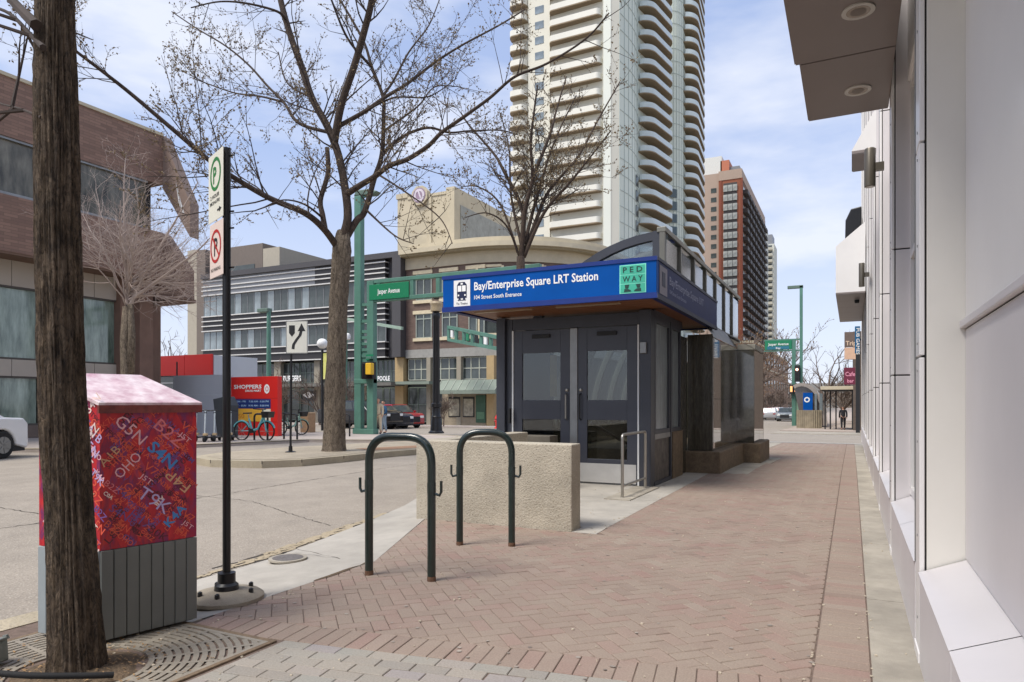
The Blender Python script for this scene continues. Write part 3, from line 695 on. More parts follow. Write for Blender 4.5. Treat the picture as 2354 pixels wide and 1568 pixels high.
for s_, cx_ in ((1, px0 + .11), (-1, px1 - .11)):
    q = lambda a, b: (cx_ + s_ * a * -1, CY0 - .012, pz0 + b)
    for P in ([q(-.03, .118), q(.035, .118), q(.028, .066), q(-.012, .066)], [q(-.016, .058), q(.04, .062), q(.045, .02), q(-.055, .024), q(-.05, .04)]): mb.quadp(P if s_ < 0 else P[::-1])
mb.build('pedway_lettering', ink, K)
# side fascia: small grey plate and greyer lettering than the front
MB().box(CX1, CX1 + .005, CY0 + .16, CY0 + .58, 2.785, 3.175).build('train_pictogram_plate', mat('grey_plate', S(120, 116, 130), .5), K)
mb = MB(); Y = (0, 1, 0)
mb.box(CX1 + .005, CX1 + .008, CY0 + .29, CY0 + .46, 2.9, 3.1).build('train_pictogram', mat('navy_ink', S(20, 30, 66)), K)
side_ink = mat('grey_blue_lettering', S(128, 134, 166), .5)
MB().text('Bay/Enterprise Square LRT', (CX1 + .004, CY0 + .72, 2.99), Y, U, .12, 2.5, .015).build('lettering', side_ink, K)
MB().text('104 Street South Entrance', (CX1 + .004, CY0 + .72, 2.86), Y, U, .06, 1.1, .01).build('lettering', side_ink, K)

# stainless handrail beside the door
t = thing('handrail', 'short stainless steel handrail standing beside the station doors', 'handrail', (-2.79, 9.5, 0))
def bend(a, c, b, r=.06, n=5):
    a, c, b = Vector(a), Vector(c), Vector(b); p = c + (a - c).normalized() * r; q = c + (b - c).normalized() * r
    return [p * (1 - i / n) ** 2 + c * 2 * (i / n) * (1 - i / n) + q * (i / n) ** 2 for i in range(n + 1)]
a, b, c_, d_ = (-2.79, 8.97, 0), (-2.79, 8.97, .86), (-2.79, 10.12, .86), (-2.79, 10.12, 0)
MB().tube([a] + bend(a, b, c_) + bend(b, c_, d_) + [d_], .021, 12).build('rail', M['steel'], t, smooth=True)
MB().tube([(-2.79, 8.97, .16), (-2.79, 10.12, .16)], .017, 10).build('lower_rail', M['steel'], t, smooth=True)
for y_ in (8.97, 10.12): MB().lathe((-2.79, y_, 0), [(.058, 0), (.058, .008), (.03, .014)], 20).build('foot_plate', M['steel'], t, smooth=True)
mb = MB(); mb.box(-2.98, -2.62, 8.75, 10.3, -.02, .012).build('footing_slab', M['concrete'], t)

# ---------------------------------------------------------------- bicycle racks
def rack(p0, p1, h, label):
    p0, p1 = Vector(p0), Vector(p1); t = thing('bicycle_rack', label, 'bike rack', (p0 + p1) / 2, 'hooped bicycle racks')
    a, b = p0 + Vector((0, 0, h)), p1 + Vector((0, 0, h)); ax = (p1 - p0).normalized()
    pts = [p0 - Vector((0, 0, .02))] + bend(p0, a, b, .20, 10) + bend(a, b, p1, .20, 10) + [p1 - Vector((0, 0, .02))]
    MB().tube(pts, .031, 20).build('hoop', M['rackgreen'], t, smooth=True)
    for p, s_ in ((p0, -1), (p1, 1)):
        o = p + Vector((0, 0, .70)); q = [o + ax * s_ * .028 + Vector((0, 0, -.065)), o + ax * s_ * .065 + Vector((0, 0, -.075)), o + ax * s_ * .078 + Vector((0, 0, -.05)), o + ax * s_ * .078 + Vector((0, 0, .03))]
        MB().tube(q, .011, 8).build('hook', M['rackgreen'], t, smooth=True)
        MB().lathe(tuple(o + Vector((0, 0, -.06))), [(.033, 0), (.0335, .07), (.033, .075)], 16).build('bracket', M['rackgreen'], t, smooth=True)
        MB().lathe((p.x, p.y, 0), [(.0325, .0), (.0325, .025), (.031, .035)], 18).build('rusty_foot', M['rust'], t, smooth=True)
    return t
rack((-3.26, 4.13, 0), (-2.74, 4.19, 0), 1.045, 'nearest dark green hooped bicycle rack with side hooks on the red pavers')
rack((-3.20, 5.36, 0), (-2.755, 5.53, 0), 1.03, 'second dark green bicycle rack just in front of the concrete wall')
# ---------------------------------------------------------------- parking sign pole
px, py = -3.70, 3.20
t = thing('sign_pole', 'black parking sign pole on a round concrete foot beside the art cabinet', 'sign post', (px, py, 0))
MB().lathe((px, py, 0), [(.235, 0), (.235, .022), (.21, .042), (.12, .062), (.075, .066)], 40).build('foot', mat('foot_concrete', S(150, 140, 124), .85, var=.15, scale=12, bump=.4, bscale=120), t, smooth=True)
MB().lathe((px, py, .066), [(.078, 0), (.074, .03), (.056, .045), (.056, .11), (.03, .115)], 24).build('collar', M['black'], t, smooth=True)
for a_ in (20, 75, 160, 250, 300): MB().lathe((px + .17 * math.cos(R(a_)), py + .17 * math.sin(R(a_)), .045), [(.016, 0), (.015, .03), (.006, .036)], 6).build('bolt', M['black'], t)
MB().tube([(px, py, .1), (px, py, 2.98)], .026, 14).build('pole', M['black'], t, smooth=True)
sd_ = Vector((-.312, .135, 0)).normalized(); sn = Vector((-sd_.y, sd_.x, 0));
if sn.y > 0: sn = -sn
o0 = Vector((px, py, 0)) - sd_ * .045 + sn * .035
def plate(name, z0, z1, w, m, parent, th=.004):
    c = o0 + sd_ * w / 2 + Vector((0, 0, (z0 + z1) / 2)); return MB().obox(c, sd_ * w / 2, sn * th / 2, (0, 0, (z1 - z0) / 2)).build(name, m, parent, bevel=.0015)
sw = mat('sign_white', S(222, 220, 206), .45, var=.04)
p1 = plate('sign_plate', 2.52, 2.975, .31, sw, t); p2 = plate('sign_plate', 2.14, 2.505, .28, mat('sign_pinkish', S(224, 206, 196), .45, var=.04), t)
def ringp(mb, c, ax, up, r0, r1, n=32, asp=1.0):
    c, ax, up = Vector(c), Vector(ax), Vector(up)
    vs = [c + (ax * math.cos(2 * math.pi * k / n) + up * math.sin(2 * math.pi * k / n) * asp) * r for r in (r0, r1) for k in range(n)]
    mb.add(vs, [(k, k + n, (k + 1) % n + n, (k + 1) % n) for k in range(n)])
xd = -sd_                                           # reading direction left to right as seen from the camera side
left = o0 + sd_ * .34 + sn * .003
gr_ = mat('sign_green', S(44, 120, 62), .5)
mb = MB(); ringp(mb, o0 + sd_ * .155 + sn * .0035 + Vector((0, 0, 2.83)), xd, Vector((0, 0, 1)), .088, .112); mb.text('P', o0 + sd_ * .17 + sn * .0035 + Vector((0, 0, 2.775)), xd, U, .11, .07, .03, 'c'); mb.build('parking_symbol', gr_, p1)
mb = MB(); mb.text('2 HOUR', o0 + sd_ * .17 + sn * .0035 + Vector((0, 0, 2.672)), xd, U, .028, .19, .012, 'c').build('lettering', M['blacktrim'], p1); mb = MB(); mb.text('MON-FRI', o0 + sd_ * .17 + sn * .0035 + Vector((0, 0, 2.632)), xd, U, .026, .2, .012, 'c')
mb.build('lettering', M['blacktrim'], p1); mb = MB(); q = o0 + sd_ * .08 + sn * .0035 + Vector((0, 0, 2.58)); mb.quadp([q + xd * .05, q + Vector((0, 0, .02)), q - Vector((0, 0, .02))]); q2 = q - xd * .04; mb.quadp([q2 - Vector((0, 0, .006)), q - Vector((0, 0, .006)), q + Vector((0, 0, .006)), q2 + Vector((0, 0, .006))]); mb.build('arrow_symbol', M['blacktrim'], p1)
rd = mat('sign_red', S(178, 40, 38), .5); c0 = o0 + sd_ * .15 + sn * .004 + Vector((0, 0, 2.345))
mb = MB(); ringp(mb, c0, xd, Vector((0, 0, 1)), .092, .112); dv = (xd + Vector((0, 0, -1))).normalized() * .095; nv = (xd + Vector((0, 0, 1))).normalized() * .009; mb.quadp([c0 - dv - nv, c0 + dv - nv, c0 + dv + nv, c0 - dv + nv]); mb.build('prohibition_ring', rd, p2)
MB().text('P', c0 - sn * -.0 + Vector((0, 0, -.06)) - sn * .0015, xd, U, .12, .075, .03, 'c').build('lettering', M['blacktrim'], p2)
MB().text('NO PARKING', o0 + sd_ * .15 + sn * .004 + Vector((0, 0, 2.18)), xd, U, .024, .2, .01, 'c').build('lettering', M['blacktrim'], p2)
for z in (2.93, 2.56, 2.45, 2.19): MB().tube([(px - .01, py, z), (px + .055, py + .01, z)], .006, 6).build('bolt', M['black'], t)

# ---------------------------------------------------------------- painted traffic cabinet
cabA, cabB = Vector((-3.598, 2.285, 0)), Vector((-3.478, 2.79, 0)); ex = (cabB - cabA).normalized(); ey = Vector((-.985, -.13, 0)).normalized(); wX, wY = (cabB - cabA).length, .45
t = thing('utility_cabinet', 'traffic signal cabinet wrapped in red postal code lettering above grey ribbed base', 'cabinet', cabA + ex * wX / 2 + ey * wY / 2)
def cpt(a, b, z): return cabA + ex * a + ey * b + Vector((0, 0, z))
art = bpy.data.materials.new('postal_art'); art.use_nodes = True; T = art.node_tree; N = T.nodes; l = T.links.new; b_ = N['Principled BSDF']; b_.inputs['Roughness'].default_value = .42
tc_ = N.new('ShaderNodeTexCoord'); mp_ = N.new('ShaderNodeMapping'); mp_.inputs['Rotation'].default_value = (R(45), R(45), R(12)); mp_.inputs['Scale'].default_value = (4.2, 4.2, 1.6)
vo_ = N.new('ShaderNodeTexVoronoi'); vo_.distance = 'CHEBYCHEV'; vo_.inputs['Scale'].default_value = 4.5; nz_ = N.new('ShaderNodeTexNoise'); nz_.inputs['Scale'].default_value = 9; nz_.inputs['Detail'].default_value = 8
l(tc_.outputs['Object'], mp_.inputs[0]); l(mp_.outputs[0], vo_.inputs['Vector']); l(mp_.outputs[0], nz_.inputs['Vector'])
sp_ = N.new('ShaderNodeSeparateColor'); l(vo_.outputs['Color'], sp_.inputs[0]); r_ = N.new('ShaderNodeValToRGB'); e = r_.color_ramp.elements
cols = [S(150, 14, 34), S(186, 18, 42), S(130, 24, 62), S(200, 34, 40), S(166, 14, 40), S(118, 36, 92), S(206, 52, 40), S(158, 14, 34)]
e[0].color = (*cols[0], 1); e[1].color = (*cols[-1], 1)
for i, c in enumerate(cols[1:-1]): q = e.new((i + 1) / 7); q.color = (*c, 1)
mm = N.new('ShaderNodeMath'); mm.operation = 'MULTIPLY_ADD'; mm.inputs[1].default_value = .55
nm = N.new('ShaderNodeMath'); nm.operation = 'MULTIPLY'; nm.inputs[1].default_value = .5; l(nz_.outputs['Fac'], nm.inputs[0]); l(sp_.outputs[0], mm.inputs[0]); l(nm.outputs[0], mm.inputs[2]); l(mm.outputs[0], r_.inputs[0]); l(r_.outputs[0], b_.inputs['Base Color'])
lidm = mat('faded_pink_lid', S(196, 146, 158), .35, var=.1, scale=11, col2=S(248, 234, 234), coat=.2, dirt=.15)
ZS, ZF, ZK = .505, 1.285, 1.455
mb = MB(); mb.add([cpt(0, 0, ZS), cpt(wX, 0, ZS), cpt(wX, 0, ZF), cpt(0, 0, ZF), cpt(0, wY, ZS), cpt(wX, wY, ZS), cpt(wX, wY, ZK), cpt(0, wY, ZK)], [(0, 1, 2, 3), (5, 4, 7, 6), (4, 0, 3, 7), (1, 5, 6, 2)])
body = mb.build('cabinet_body', art, t)
o_ = .018
mb = MB(); lo = [cpt(-o_, -o_, ZF - .0), cpt(wX + o_, -o_, ZF - .0), cpt(wX + o_, wY + .004, ZK), cpt(-.006, wY + .004, ZK)]
mb.add([p + Vector((0, 0, -.004)) for p in lo] + [p + Vector((0, 0, .014)) for p in lo], [(3, 2, 1, 0), (4, 5, 6, 7), (0, 1, 5, 4), (1, 2, 6, 5), (2, 3, 7, 6), (3, 0, 4, 7)])
mb.build('lid', lidm, t)
mb = MB(); mb.obox(cpt(wX / 2, -o_ + .004, ZF - .022), ex * (wX / 2 + o_), ey * .006, (0, 0, .022)); mb.build('lid_lip', mat('lip_art', S(96, 40, 38), .5, var=.3, scale=14, col2=S(150, 70, 60)), t)
grey = mat('grey_cabinet_paint', S(112, 114, 110), .5, var=.05, scale=4, dirt=.12)
grey_lit = mat('sunlit_cabinet_paint', S(150, 158, 160), .5, var=.05, scale=4)  # base grey painted lighter for the sunlit narrow side
mb = MB(); mb.obox(cpt(wX / 2, wY / 2, .26), ex * (wX / 2 - .012), ey * (wY / 2 - .012), (0, 0, .245)); mb.build('base_core', M['blacktrim'], t)
n = 8; w_ = wX / n
for i in range(n):
    mb = MB(); mb.obox(cpt(w_ * (i + .5), .004, .262), ex * (w_ / 2 - .0028), ey * .012, (0, 0, .240)); mb.build('rib_panel', grey, t, bevel=.003)
n = 7; w_ = wY / n
for i in range(n):
    mb = MB(); mb.obox(cpt(.004, w_ * (i + .5), .262), ex * .012, ey * (w_ / 2 - .0028), (0, 0, .240)); mb.build('rib_panel', grey_lit, t, bevel=.003)
for a, b in ((wX, 0), (wX, 1)): pass
# lettering on the art face: (text, a along face, z, height, angle deg, colour)
TX = [('G5N', .065, 1.21, .082, -44, 'pink'), ('B2Z', .27, 1.18, .085, -42, 'pinkd'), ('OHO', .10, .90, .07, 44, 'pink'), ('S4N', .235, 1.06, .08, -44, 'blue'), ('A1B', .018, .97, .055, 46, 'tan'),
      ('T9K', .18, .80, .088, -38, 'lilac'), ('K4A', .36, .60, .062, 44, 'blue'), ('F4P', .485, .83, .070, 138, 'tan'), ('H1X', .14, .69, .065, -40, 'violet'), ('V7', .42, 1.18, .055, -40, 'org'), ('J5T', .41, 1.13, .035, -40, 'pink'),
      ('X1A', .175, 1.06, .04, -42, 'org'), ('V7', .215, .955, .055, -40, 'org'), ('J5T', .195, .905, .035, -40, 'pink'), ('OHO', .29, .885, .03, 44, 'org'), ('B2Z', .015, .88, .04, -42, 'pinkd'), ('G5N', .11, .855, .055, -44, 'org'),
      ('C0A', .012, .83, .025, -42, 'white'), ('A1B', .32, .79, .028, 225, 'white'), ('K4A', .07, .84, .045, -44, 'violet'), ('S4N', .04, .74, .05, -40, 'violet'), ('B2Z', .0155, .66, .045, -42, 'org'), ('OHO', .06, .60, .03, 44, 'org'),
      ('T1G', .10, 1.25, .045, -40, 'dark'), ('M9N', .26, .83, .045, 40, 'dark'), ('T0B', .41, .93, .045, 40, 'dark'), ('G6R', .34, .98, .04, -42, 'violet'), ('E4P', .435, 1.04, .03, 42, 'org'), ('R3J', .47, 1.12, .03, 42, 'org'),
      ('V7', .43, .66, .05, -40, 'org'), ('J5T', .43, .615, .032, -40, 'pink'), ('N2K', .38, .72, .035, -42, 'org'), ('Z5A', .30, .70, .03, -42, 'org'), ('T9K', .16, .76, .032, 44, 'org'), ('L8A', .045, .555, .05, 44, 'dark'),
      ('H2P', .28, 1.235, .04, 40, 'org'), ('W1A', .33, 1.20, .045, -42, 'violet'), ('C6T', .13, .99, .035, -42, 'org'), ('Y3Q', .155, 1.15, .045, 44, 'dark'), ('B0K', .24, .60, .055, -42, 'dark'), ('D7F', .35, .58, .035, 42, 'org'), ('P8M', .46, .86, .03, -42, 'org'),
      ('A1B', .06, 1.10, .03, 44, 'org'), ('E2E', .20, 1.21, .03, -42, 'org'), ('K7L', .02, 1.18, .035, 44, 'org'), ('X9X', .31, .935, .03, -42, 'org'), ('M5V', .075, .93, .03, -42, 'violet'), ('T6E', .40, .545, .03, 44, 'org'), ('V0N', .2, .56, .035, 42, 'org')]
CO = {'pink': S(232, 176, 184), 'pinkd': S(222, 120, 128), 'blue': S(66, 130, 190), 'tan': S(206, 156, 120), 'lilac': S(190, 170, 214), 'violet': S(104, 74, 140), 'org': S(222, 86, 60), 'white': S(240, 214, 206), 'dark': S(86, 16, 36)}
layer = {'dark': 1, 'violet': 2, 'org': 3, 'pinkd': 4, 'blue': 5, 'tan': 6, 'pink': 7, 'lilac': 8, 'white': 9}
for cn, col in CO.items():
    mb = MB()
    for s_, a, z, h, ang, c in TX:
        if c == cn: mb.text(s_, cpt(a, -.0008 - layer[c] * .00025, z - .02), ex, U, h * .84, h * .84 * len(s_) * .9, .022 if c in ('blue', 'white') else .0, 'l', R(ang))
    r2 = random.Random(len(cn) * 7 + layer[cn])
    if cn in ('dark', 'violet', 'org'):
        for _ in range({'dark': 50, 'violet': 22, 'org': 60}[cn]):
            s_ = r2.choice(['G5N', 'OHO', 'T9K', 'B2Z', 'J5T', 'K4A', 'A1B', 'V7', 'S4N', 'H1X', 'N3M', 'P6L']); mb.text(s_, cpt(r2.uniform(.01, wX - .07), -.0006 - layer[cn] * .00018, r2.uniform(.55, 1.2)), ex, U, r2.uniform(.018, .034), None, .012, 'l', R(r2.choice((44, -42))))
    for _ in range(26 if cn in ('org', 'white', 'pink') else 7):      # art wraps the narrow side; extra pale inks stand in for sunlight
        s_ = r2.choice(['G5N', 'OHO', 'T9K', 'B2Z', 'J5T', 'K4A', 'A1B', 'V7', 'S4N']); b = r2.uniform(.03, wY - .05); z = r2.uniform(.56, 1.26)
        mb.text(s_, cpt(-.0008 - layer[cn] * .00025, b, z), -ey, U, r2.uniform(.03, .055), None, .01, 'l', R(r2.choice((44, -42))))
    mb.build('postal_lettering', mat('ink_' + cn, col, .42), body, kind='stuff')

# ---------------------------------------------------------------- tree grate and planting hole
gx0, gx1, gy0, gy1 = -4.12, -2.80, 1.36, 2.755; tc0 = (-3.36, 2.03)
t = thing('tree_grate', 'square cast iron tree grate with curved slots around the nearest trunk', 'tree grate', ((gx0 + gx1) / 2, (gy0 + gy1) / 2, 0))
iron = mat('weathered_iron', S(150, 142, 130), .62, .25, var=.18, scale=14, bump=.25, bscale=180, dirt=.2, col2=S(168, 158, 142))
rust2 = mat('rusty_edge', S(122, 104, 84), .8, .2, var=.25, scale=20, bump=.4)
mb = MB()
for a in ((gx0, gx1, gy0, gy0 + .03), (gx0, gx1, gy1 - .03, gy1), (gx0, gx0 + .03, gy0 + .03, gy1 - .03), (gx1 - .03, gx1, gy0 + .03, gy1 - .03)): mb.box(a[0], a[1], a[2], a[3], -.03, .006)
mb.build('frame', rust2, t, bevel=.003)
sectors = MB(); r0 = .30; inx = lambda x, y_: gx0 + .035 < x < gx1 - .035 and gy0 + .035 < y_ < gy1 - .035
def arcseg(mb, ra, rb, a0, a1, z0=-.022, z1=.003):
    P = [(tc0[0] + r_ * math.cos(a), tc0[1] + r_ * math.sin(a)) for r_, a in ((ra, a0), (rb, a0), (rb, a1), (ra, a1))]
    if not all(inx(*p) for p in P): return
    mb.add([(x, y_, z0) for x, y_ in P] + [(x, y_, z1) for x, y_ in P], [(4, 5, 6, 7), (0, 1, 5, 4), (1, 2, 6, 5), (2, 3, 7, 6), (3, 0, 4, 7)])
r_ = r0
while r_ < 1.02:
    st = R(3)
    for k in range(120):
        a0 = k * st; arcseg(sectors, r_, r_ + .0275, a0, a0 + st + .002)
    r_ += .041
for k in range(24):                                 # radial webs
    a = R(15 * k + 7.5); d = Vector((math.cos(a), math.sin(a), 0)); n_ = Vector((-d.y, d.x, 0)) * (.012 if k % 6 else .022); ra = r0
    while ra < 1.02:
        p, q = Vector((*tc0, 0)) + d * ra, Vector((*tc0, 0)) + d * (ra + .0415)
        if inx(p.x, p.y) and inx(q.x, q.y): sectors.add([p - n_ + Vector((0, 0, .0035)), q - n_ + Vector((0, 0, .0035)), q + n_ + Vector((0, 0, .0035)), p + n_ + Vector((0, 0, .0035))], [(0, 1, 2, 3)])
        ra += .0415
sectors.build('slotted_plate', iron, t)
mb = MB()                                           # solid rim along the edges and at the hole
for a in ((gx0 + .03, gx1 - .03, gy0 + .03, gy0 + .055), (gx0 + .03, gx1 - .03, gy1 - .055, gy1 - .03), (gx0 + .03, gx0 + .055, gy0 + .055, gy1 - .055), (gx1 - .055, gx1 - .03, gy0 + .055, gy1 - .055)): mb.box(a[0], a[1], a[2], a[3], -.02, .0045)
mb.build('rim', iron, t)
mb = MB(); sheet(mb, [(gx0, gy0), (gx1, gy0), (gx1, gy1), (gx0, gy1)], -.0185); tag(mb.build('grate_bed', mat('dark_pit', S(44, 38, 32), .95, var=.4, scale=20), t))
mb = MB(); nr = 22; vs = [(tc0[0], tc0[1], .05)]
for q in range(1, 9):
    for k in range(nr):
        a = 2 * math.pi * k / nr; rr = .042 * q; vs.append((tc0[0] + rr * math.cos(a) * 1.08, tc0[1] + rr * math.sin(a), .05 - .0088 * q + noise.noise((rr * math.cos(a) * 9, rr * math.sin(a) * 9, 3)) * .018))
fsx = [(0, 1 + k, 1 + (k + 1) % nr) for k in range(nr)] + [(1 + (q - 1) * nr + k, 1 + q * nr + k, 1 + q * nr + (k + 1) % nr, 1 + (q - 1) * nr + (k + 1) % nr) for q in range(1, 8) for k in range(nr)]
mb.add(vs, fsx); so = mb.build('planting_soil', M['soil'], smooth=True); tag(so, 'bare brown soil with litter in the grate hole round the nearest trunk', 'soil', kind='stuff')
mb = MB(); rr = random.Random(5)
for _ in range(520):
    a = rr.uniform(0, 6.3); d = rr.uniform(.12, .62) if rr.random() < .7 else rr.uniform(.1, .38); s_ = rr.uniform(.004, .016); x, y_ = tc0[0] + d * math.cos(a), tc0[1] + d * math.sin(a); z = max(.006, .05 - .2 * d + .006) + rr.uniform(0, .006); an_ = rr.uniform(0, 6.3)
    v = Vector((math.cos(an_), math.sin(an_), rr.uniform(-.4, .4))) * s_; w = Vector((-math.sin(an_), math.cos(an_), rr.uniform(-.3, .3))) * s_ * rr.uniform(.2, .5); p = Vector((x, y_, z))
    mb.add([p - v, p + w, p + v, p - w], [(0, 1, 2, 3)])
tag(mb.build('leaf_litter', mat('leaf_litter', S(150, 120, 84), .9, var=.4, scale=60)), 'small dry bark and leaf litter round the nearest trunk', 'leaf litter', kind='stuff')
# uplight box and conduit
t = thing('uplight', 'small weathered grey uplight box left of the nearest trunk', 'light fixture', (-3.96, 1.72, 0))
c0 = Vector((-3.80, 1.86, .065)); ua = Vector((.8, .5, .12)).normalized(); ub = Vector((-.5, .8, -.1)).normalized(); uc = ua.cross(ub)
galv = mat('galvanised_grey', S(142, 146, 140), .5, .3, var=.2, scale=14, dirt=.3)
MB().obox(c0, ua * .062, ub * .05, uc * .052).build('housing', galv, t, bevel=.008)
MB().obox(c0 + uc * .056, ua * .068, ub * .056, uc * .006).build('cover', galv, t, bevel=.003)
for i in (-1, 1):
    for j in (-1, 1): MB().obox(c0 + uc * .065 + ua * .055 * i + ub * .044 * j, ua * .009, ub * .009, uc * .006).build('bolt', galv, t)
MB().obox(c0 - ua * .072 + uc * .02, ua * .012, ub * .03, uc * .03).build('bracket', galv, t, bevel=.004)
pts = [(-4.55, 1.25, .02), (-4.1, 1.34, .06), (-3.75, 1.5, .105), (-3.5, 1.62, .115), (-3.28, 1.76, .085), (-3.13, 1.93, .05), (-3.08, 2.02, .03)]
def smooth_path(P, n=6):
    P = [Vector(p) for p in P]; out = []
    for i in range(len(P) - 1):
        a, b, c, d = P[max(i - 1, 0)], P[i], P[i + 1], P[min(i + 2, len(P) - 1)]
        for k in range(n):
            t_ = k / n; out.append(.5 * ((2 * b) + (c - a) * t_ + (2 * a - 5 * b + 4 * c - d) * t_ ** 2 + (3 * b - a - 3 * c + d) * t_ ** 3))
    return out + [P[-1]]
tag(MB().tube(smooth_path(pts), .014, 10).build('conduit', M['rubber'], smooth=True), 'black flexible conduit looping across the foot of the nearest trunk', 'cable')
tag(MB().tube(smooth_path([(-4.9, 1.5, .02), (-4.4, 1.95, .03), (-3.95, 1.95, .05), (-3.86, 1.9, .07)]), .012, 8).build('conduit', M['rubber'], smooth=True), 'black cable running from the left edge to the uplight box', 'cable')

# ---------------------------------------------------------------- white panelled building on the right
W = thing('white_building', 'white metal panelled building with canopies along the right side of the pavement', 'building', (1.5, 10, 0))
wp_ = mat('white_composite_panel', S(236, 233, 230), .3, var=.03, scale=1.2, spec=.5, dirt=.05)
wp2 = mat('grey_white_panel', S(212, 207, 207), .34, var=.04, scale=1.5, spec=.5)
wp3 = mat('cream_white_panel', S(226, 222, 213), .36, var=.03, scale=2, spec=.5)
gapm = mat('dark_joint', S(52, 50, 50), .8)
soff = mat('taupe_soffit', S(132, 122, 118), .45, var=.04, scale=1)
TOP = 11.5; PIT = 2.68
MB().box(.58, 9, -4, 26.9, .5, TOP).build('core_wall', gapm, W)
pil_y = [3.96 + PIT * k for k in range(-3, 9)]
zs = [-.1, 1.53, 2.60, 4.8, 6.9, 9.2, TOP]
for k, y_ in enumerate(pil_y):
    if y_ + .3 > 26.9: continue
    for z0, z1 in zip(zs, zs[1:]):
        if k != 3: MB().box(.334, .66, y_, y_ + .05, z0 + .006 if z0 > 0 else .03, z1 - .006).build('pilaster_panel', wp2, W, bevel=.004)
        MB().box(.302, .325, y_, y_ + .21, z0 + .006 if z0 > 0 else .03, z1 - .006).build('pilaster_panel', wp_, W, bevel=.004)
    if k in (3, 4):
        mb = MB()
        for z in (.2, .62, 1.1, 1.46, 1.6, 2.1, 2.54, 2.68, 3.2, 3.7, 4.2): mb.obox((.3005, y_ + .10, z), (.0015, 0, 0), (0, .006, 0), (0, 0, .006))
        mb.build('rivets', M['alu'], W, kind='stuff')
    if k == 3: MB().box(.334, .66, y_, y_ + .05, .03, TOP).build('pilaster_panel', wp3, W, bevel=.004)
    MB().box(.326, .6, y_ + .012, y_ + .205, .0, TOP).build('pilaster_core', gapm, W)
    MB().box(.296, .40, y_ - .012, y_ + .235, -.02, .05).build('pilaster_foot', wp_, W, bevel=.004)
    MB().box(.300, .345, y_ + .235, y_ + .262, .46, TOP).build('edge_channel', M['alu'], W)
    if y_ > 5: 
        a, b = y_ + .262, y_ + PIT - .012
    else: a, b = y_ + .262, y_ + PIT - .012
    if b > 26.9: b = 26.85
    # knee wall, sloping sill and bay
    for c0_, c1_ in ((a, (a + b) / 2 - .004), ((a + b) / 2 + .004, b)):
        MB().box(.302, .46, c0_, c1_, -.03, .452).build('knee_panel', wp2, W, bevel=.003)
        mb = MB(); mb.add([(.296, c0_, .452), (.296, c1_, .452), (.50, c1_, .535), (.50, c0_, .535), (.296, c0_, .44), (.296, c1_, .44)], [(3, 2, 1, 0), (0, 1, 5, 4)]); mb.build('sill', wp2, W)
    if k < 3:                                     # near bays hold pale panels
        for z0, z1 in ((.54, 1.655), (1.70, TOP)):
            MB().box(.495, .56, a - .02, b + .01, z0, z1).build('wall_panel', wp_ if z0 > 1 else wp2, W, bevel=.003)
        MB().box(.47, .50, a - .02, b + .01, 1.66, 1.695).build('rail', wp2, W, bevel=.004)
    else:                                         # further bays are glazed with white frames
        n = 3; ww = (b - a) / n
        fr = MB()
        for i in range(n + 1): fr.box(.44, .50, a + i * ww - .03, a + i * ww + .03, .53, 4.0)
        for z in (.53, 2.5, 3.94): fr.box(.442, .498, a, b, z, z + .06)
        f = fr.build('window', wp_, W)
        for i in range(n):
            MB().box(.465, .475, a + i * ww + .03, a + (i + 1) * ww - .03, .59, 2.5).build('pane', M['glassdark'], f); MB().box(.465, .475, a + i * ww + .03, a + (i + 1) * ww - .03, 2.56, 3.94).build('pane', M['glassdark'], f)
        for z0, z1 in ((4.0, 6.2), (6.21, 8.5), (8.51, TOP)): MB().box(.42, .5, a, b, z0, z1 - .01).build('wall_panel', wp_, W, bevel=.003)
MB().box(.30, .60, 26.86, 27.0, -.1, TOP).build('end_panel', wp_, W)
MB().box(.28, 9, 26.5, 27.02, TOP, TOP + .3).build('parapet', wp2, W)
# canopies with round lights
def canopy(x0, y0, y1, z, lights, joint=None, front=.5, slope=True):
    cp = MB().box(x0, .30, y0, y1, z, z + .04).build('canopy', soff, W)
    ys_ = [y0] + (joint or []) + [y1]
    for a, b in zip(ys_, ys_[1:]): MB().box(x0 + .01, .295, a + .006, b - .006, z - .012, z - .001).build('soffit_panel', soff, cp)
    if slope: 
        mb = MB(); P = [(x0, z + .041), (.30, z + .041), (.30, z + front + .55), (x0, z + front)]
        mb.extr([(x, y0 + .005, z_) for x, z_ in P], (0, y1 - y0 - .01, 0)); mb.build('canopy_cladding', wp_, cp)
    for lx, ly in lights:
        mb = MB(); mb.lathe((lx, ly, z - .022), [(.105, 0), (.105, .012), (.078, .012)], 28); f = mb.build('downlight', mat('downlight_trim', S(196, 192, 184), .4), cp, smooth=True)
        MB().lathe((lx, ly, z - .0228), [(.076, 0), (.0755, .001)], 24).build('lens', mat('downlight_lens', S(150, 138, 124), .25), cp)
        MB().lathe((lx, ly, z - .0245), [(.05, 0), (.0495, .001)], 20).build('bulb', mat('downlight_core', S(110, 98, 86), .4), cp)
canopy(-.375, 5.90, 7.12, 4.0, [(.047, 6.58)], None)
canopy(-.41, -1.2, 5.893, 4.0, [(.04, 5.25), (.04, 2.6)], [4.55, 3.1])
canopy(.0, 10.6, 11.4, 4.75, [], None, .05)
canopy(-.36, 18.9, 25.4, 4.0, [], [20.2, 21.5, 22.8, 24.1], 1.2)
MB().lathe((.12, 19.9, 3.97), [(.05, -.09), (.06, -.05), (.06, 0)], 14).build('camera_dome', M['black'], W, smooth=True)
mb = MB(); P = [(.28, 6.2), (.28, 7.5), (-.02, 7.45), (-.18, 7.1), (-.2, 6.2)]; mb.extr([(x, 24.2, z) for x, z in P], (0, 1.2, 0)); mb.build('awning', M['black'], W, bevel=.03)
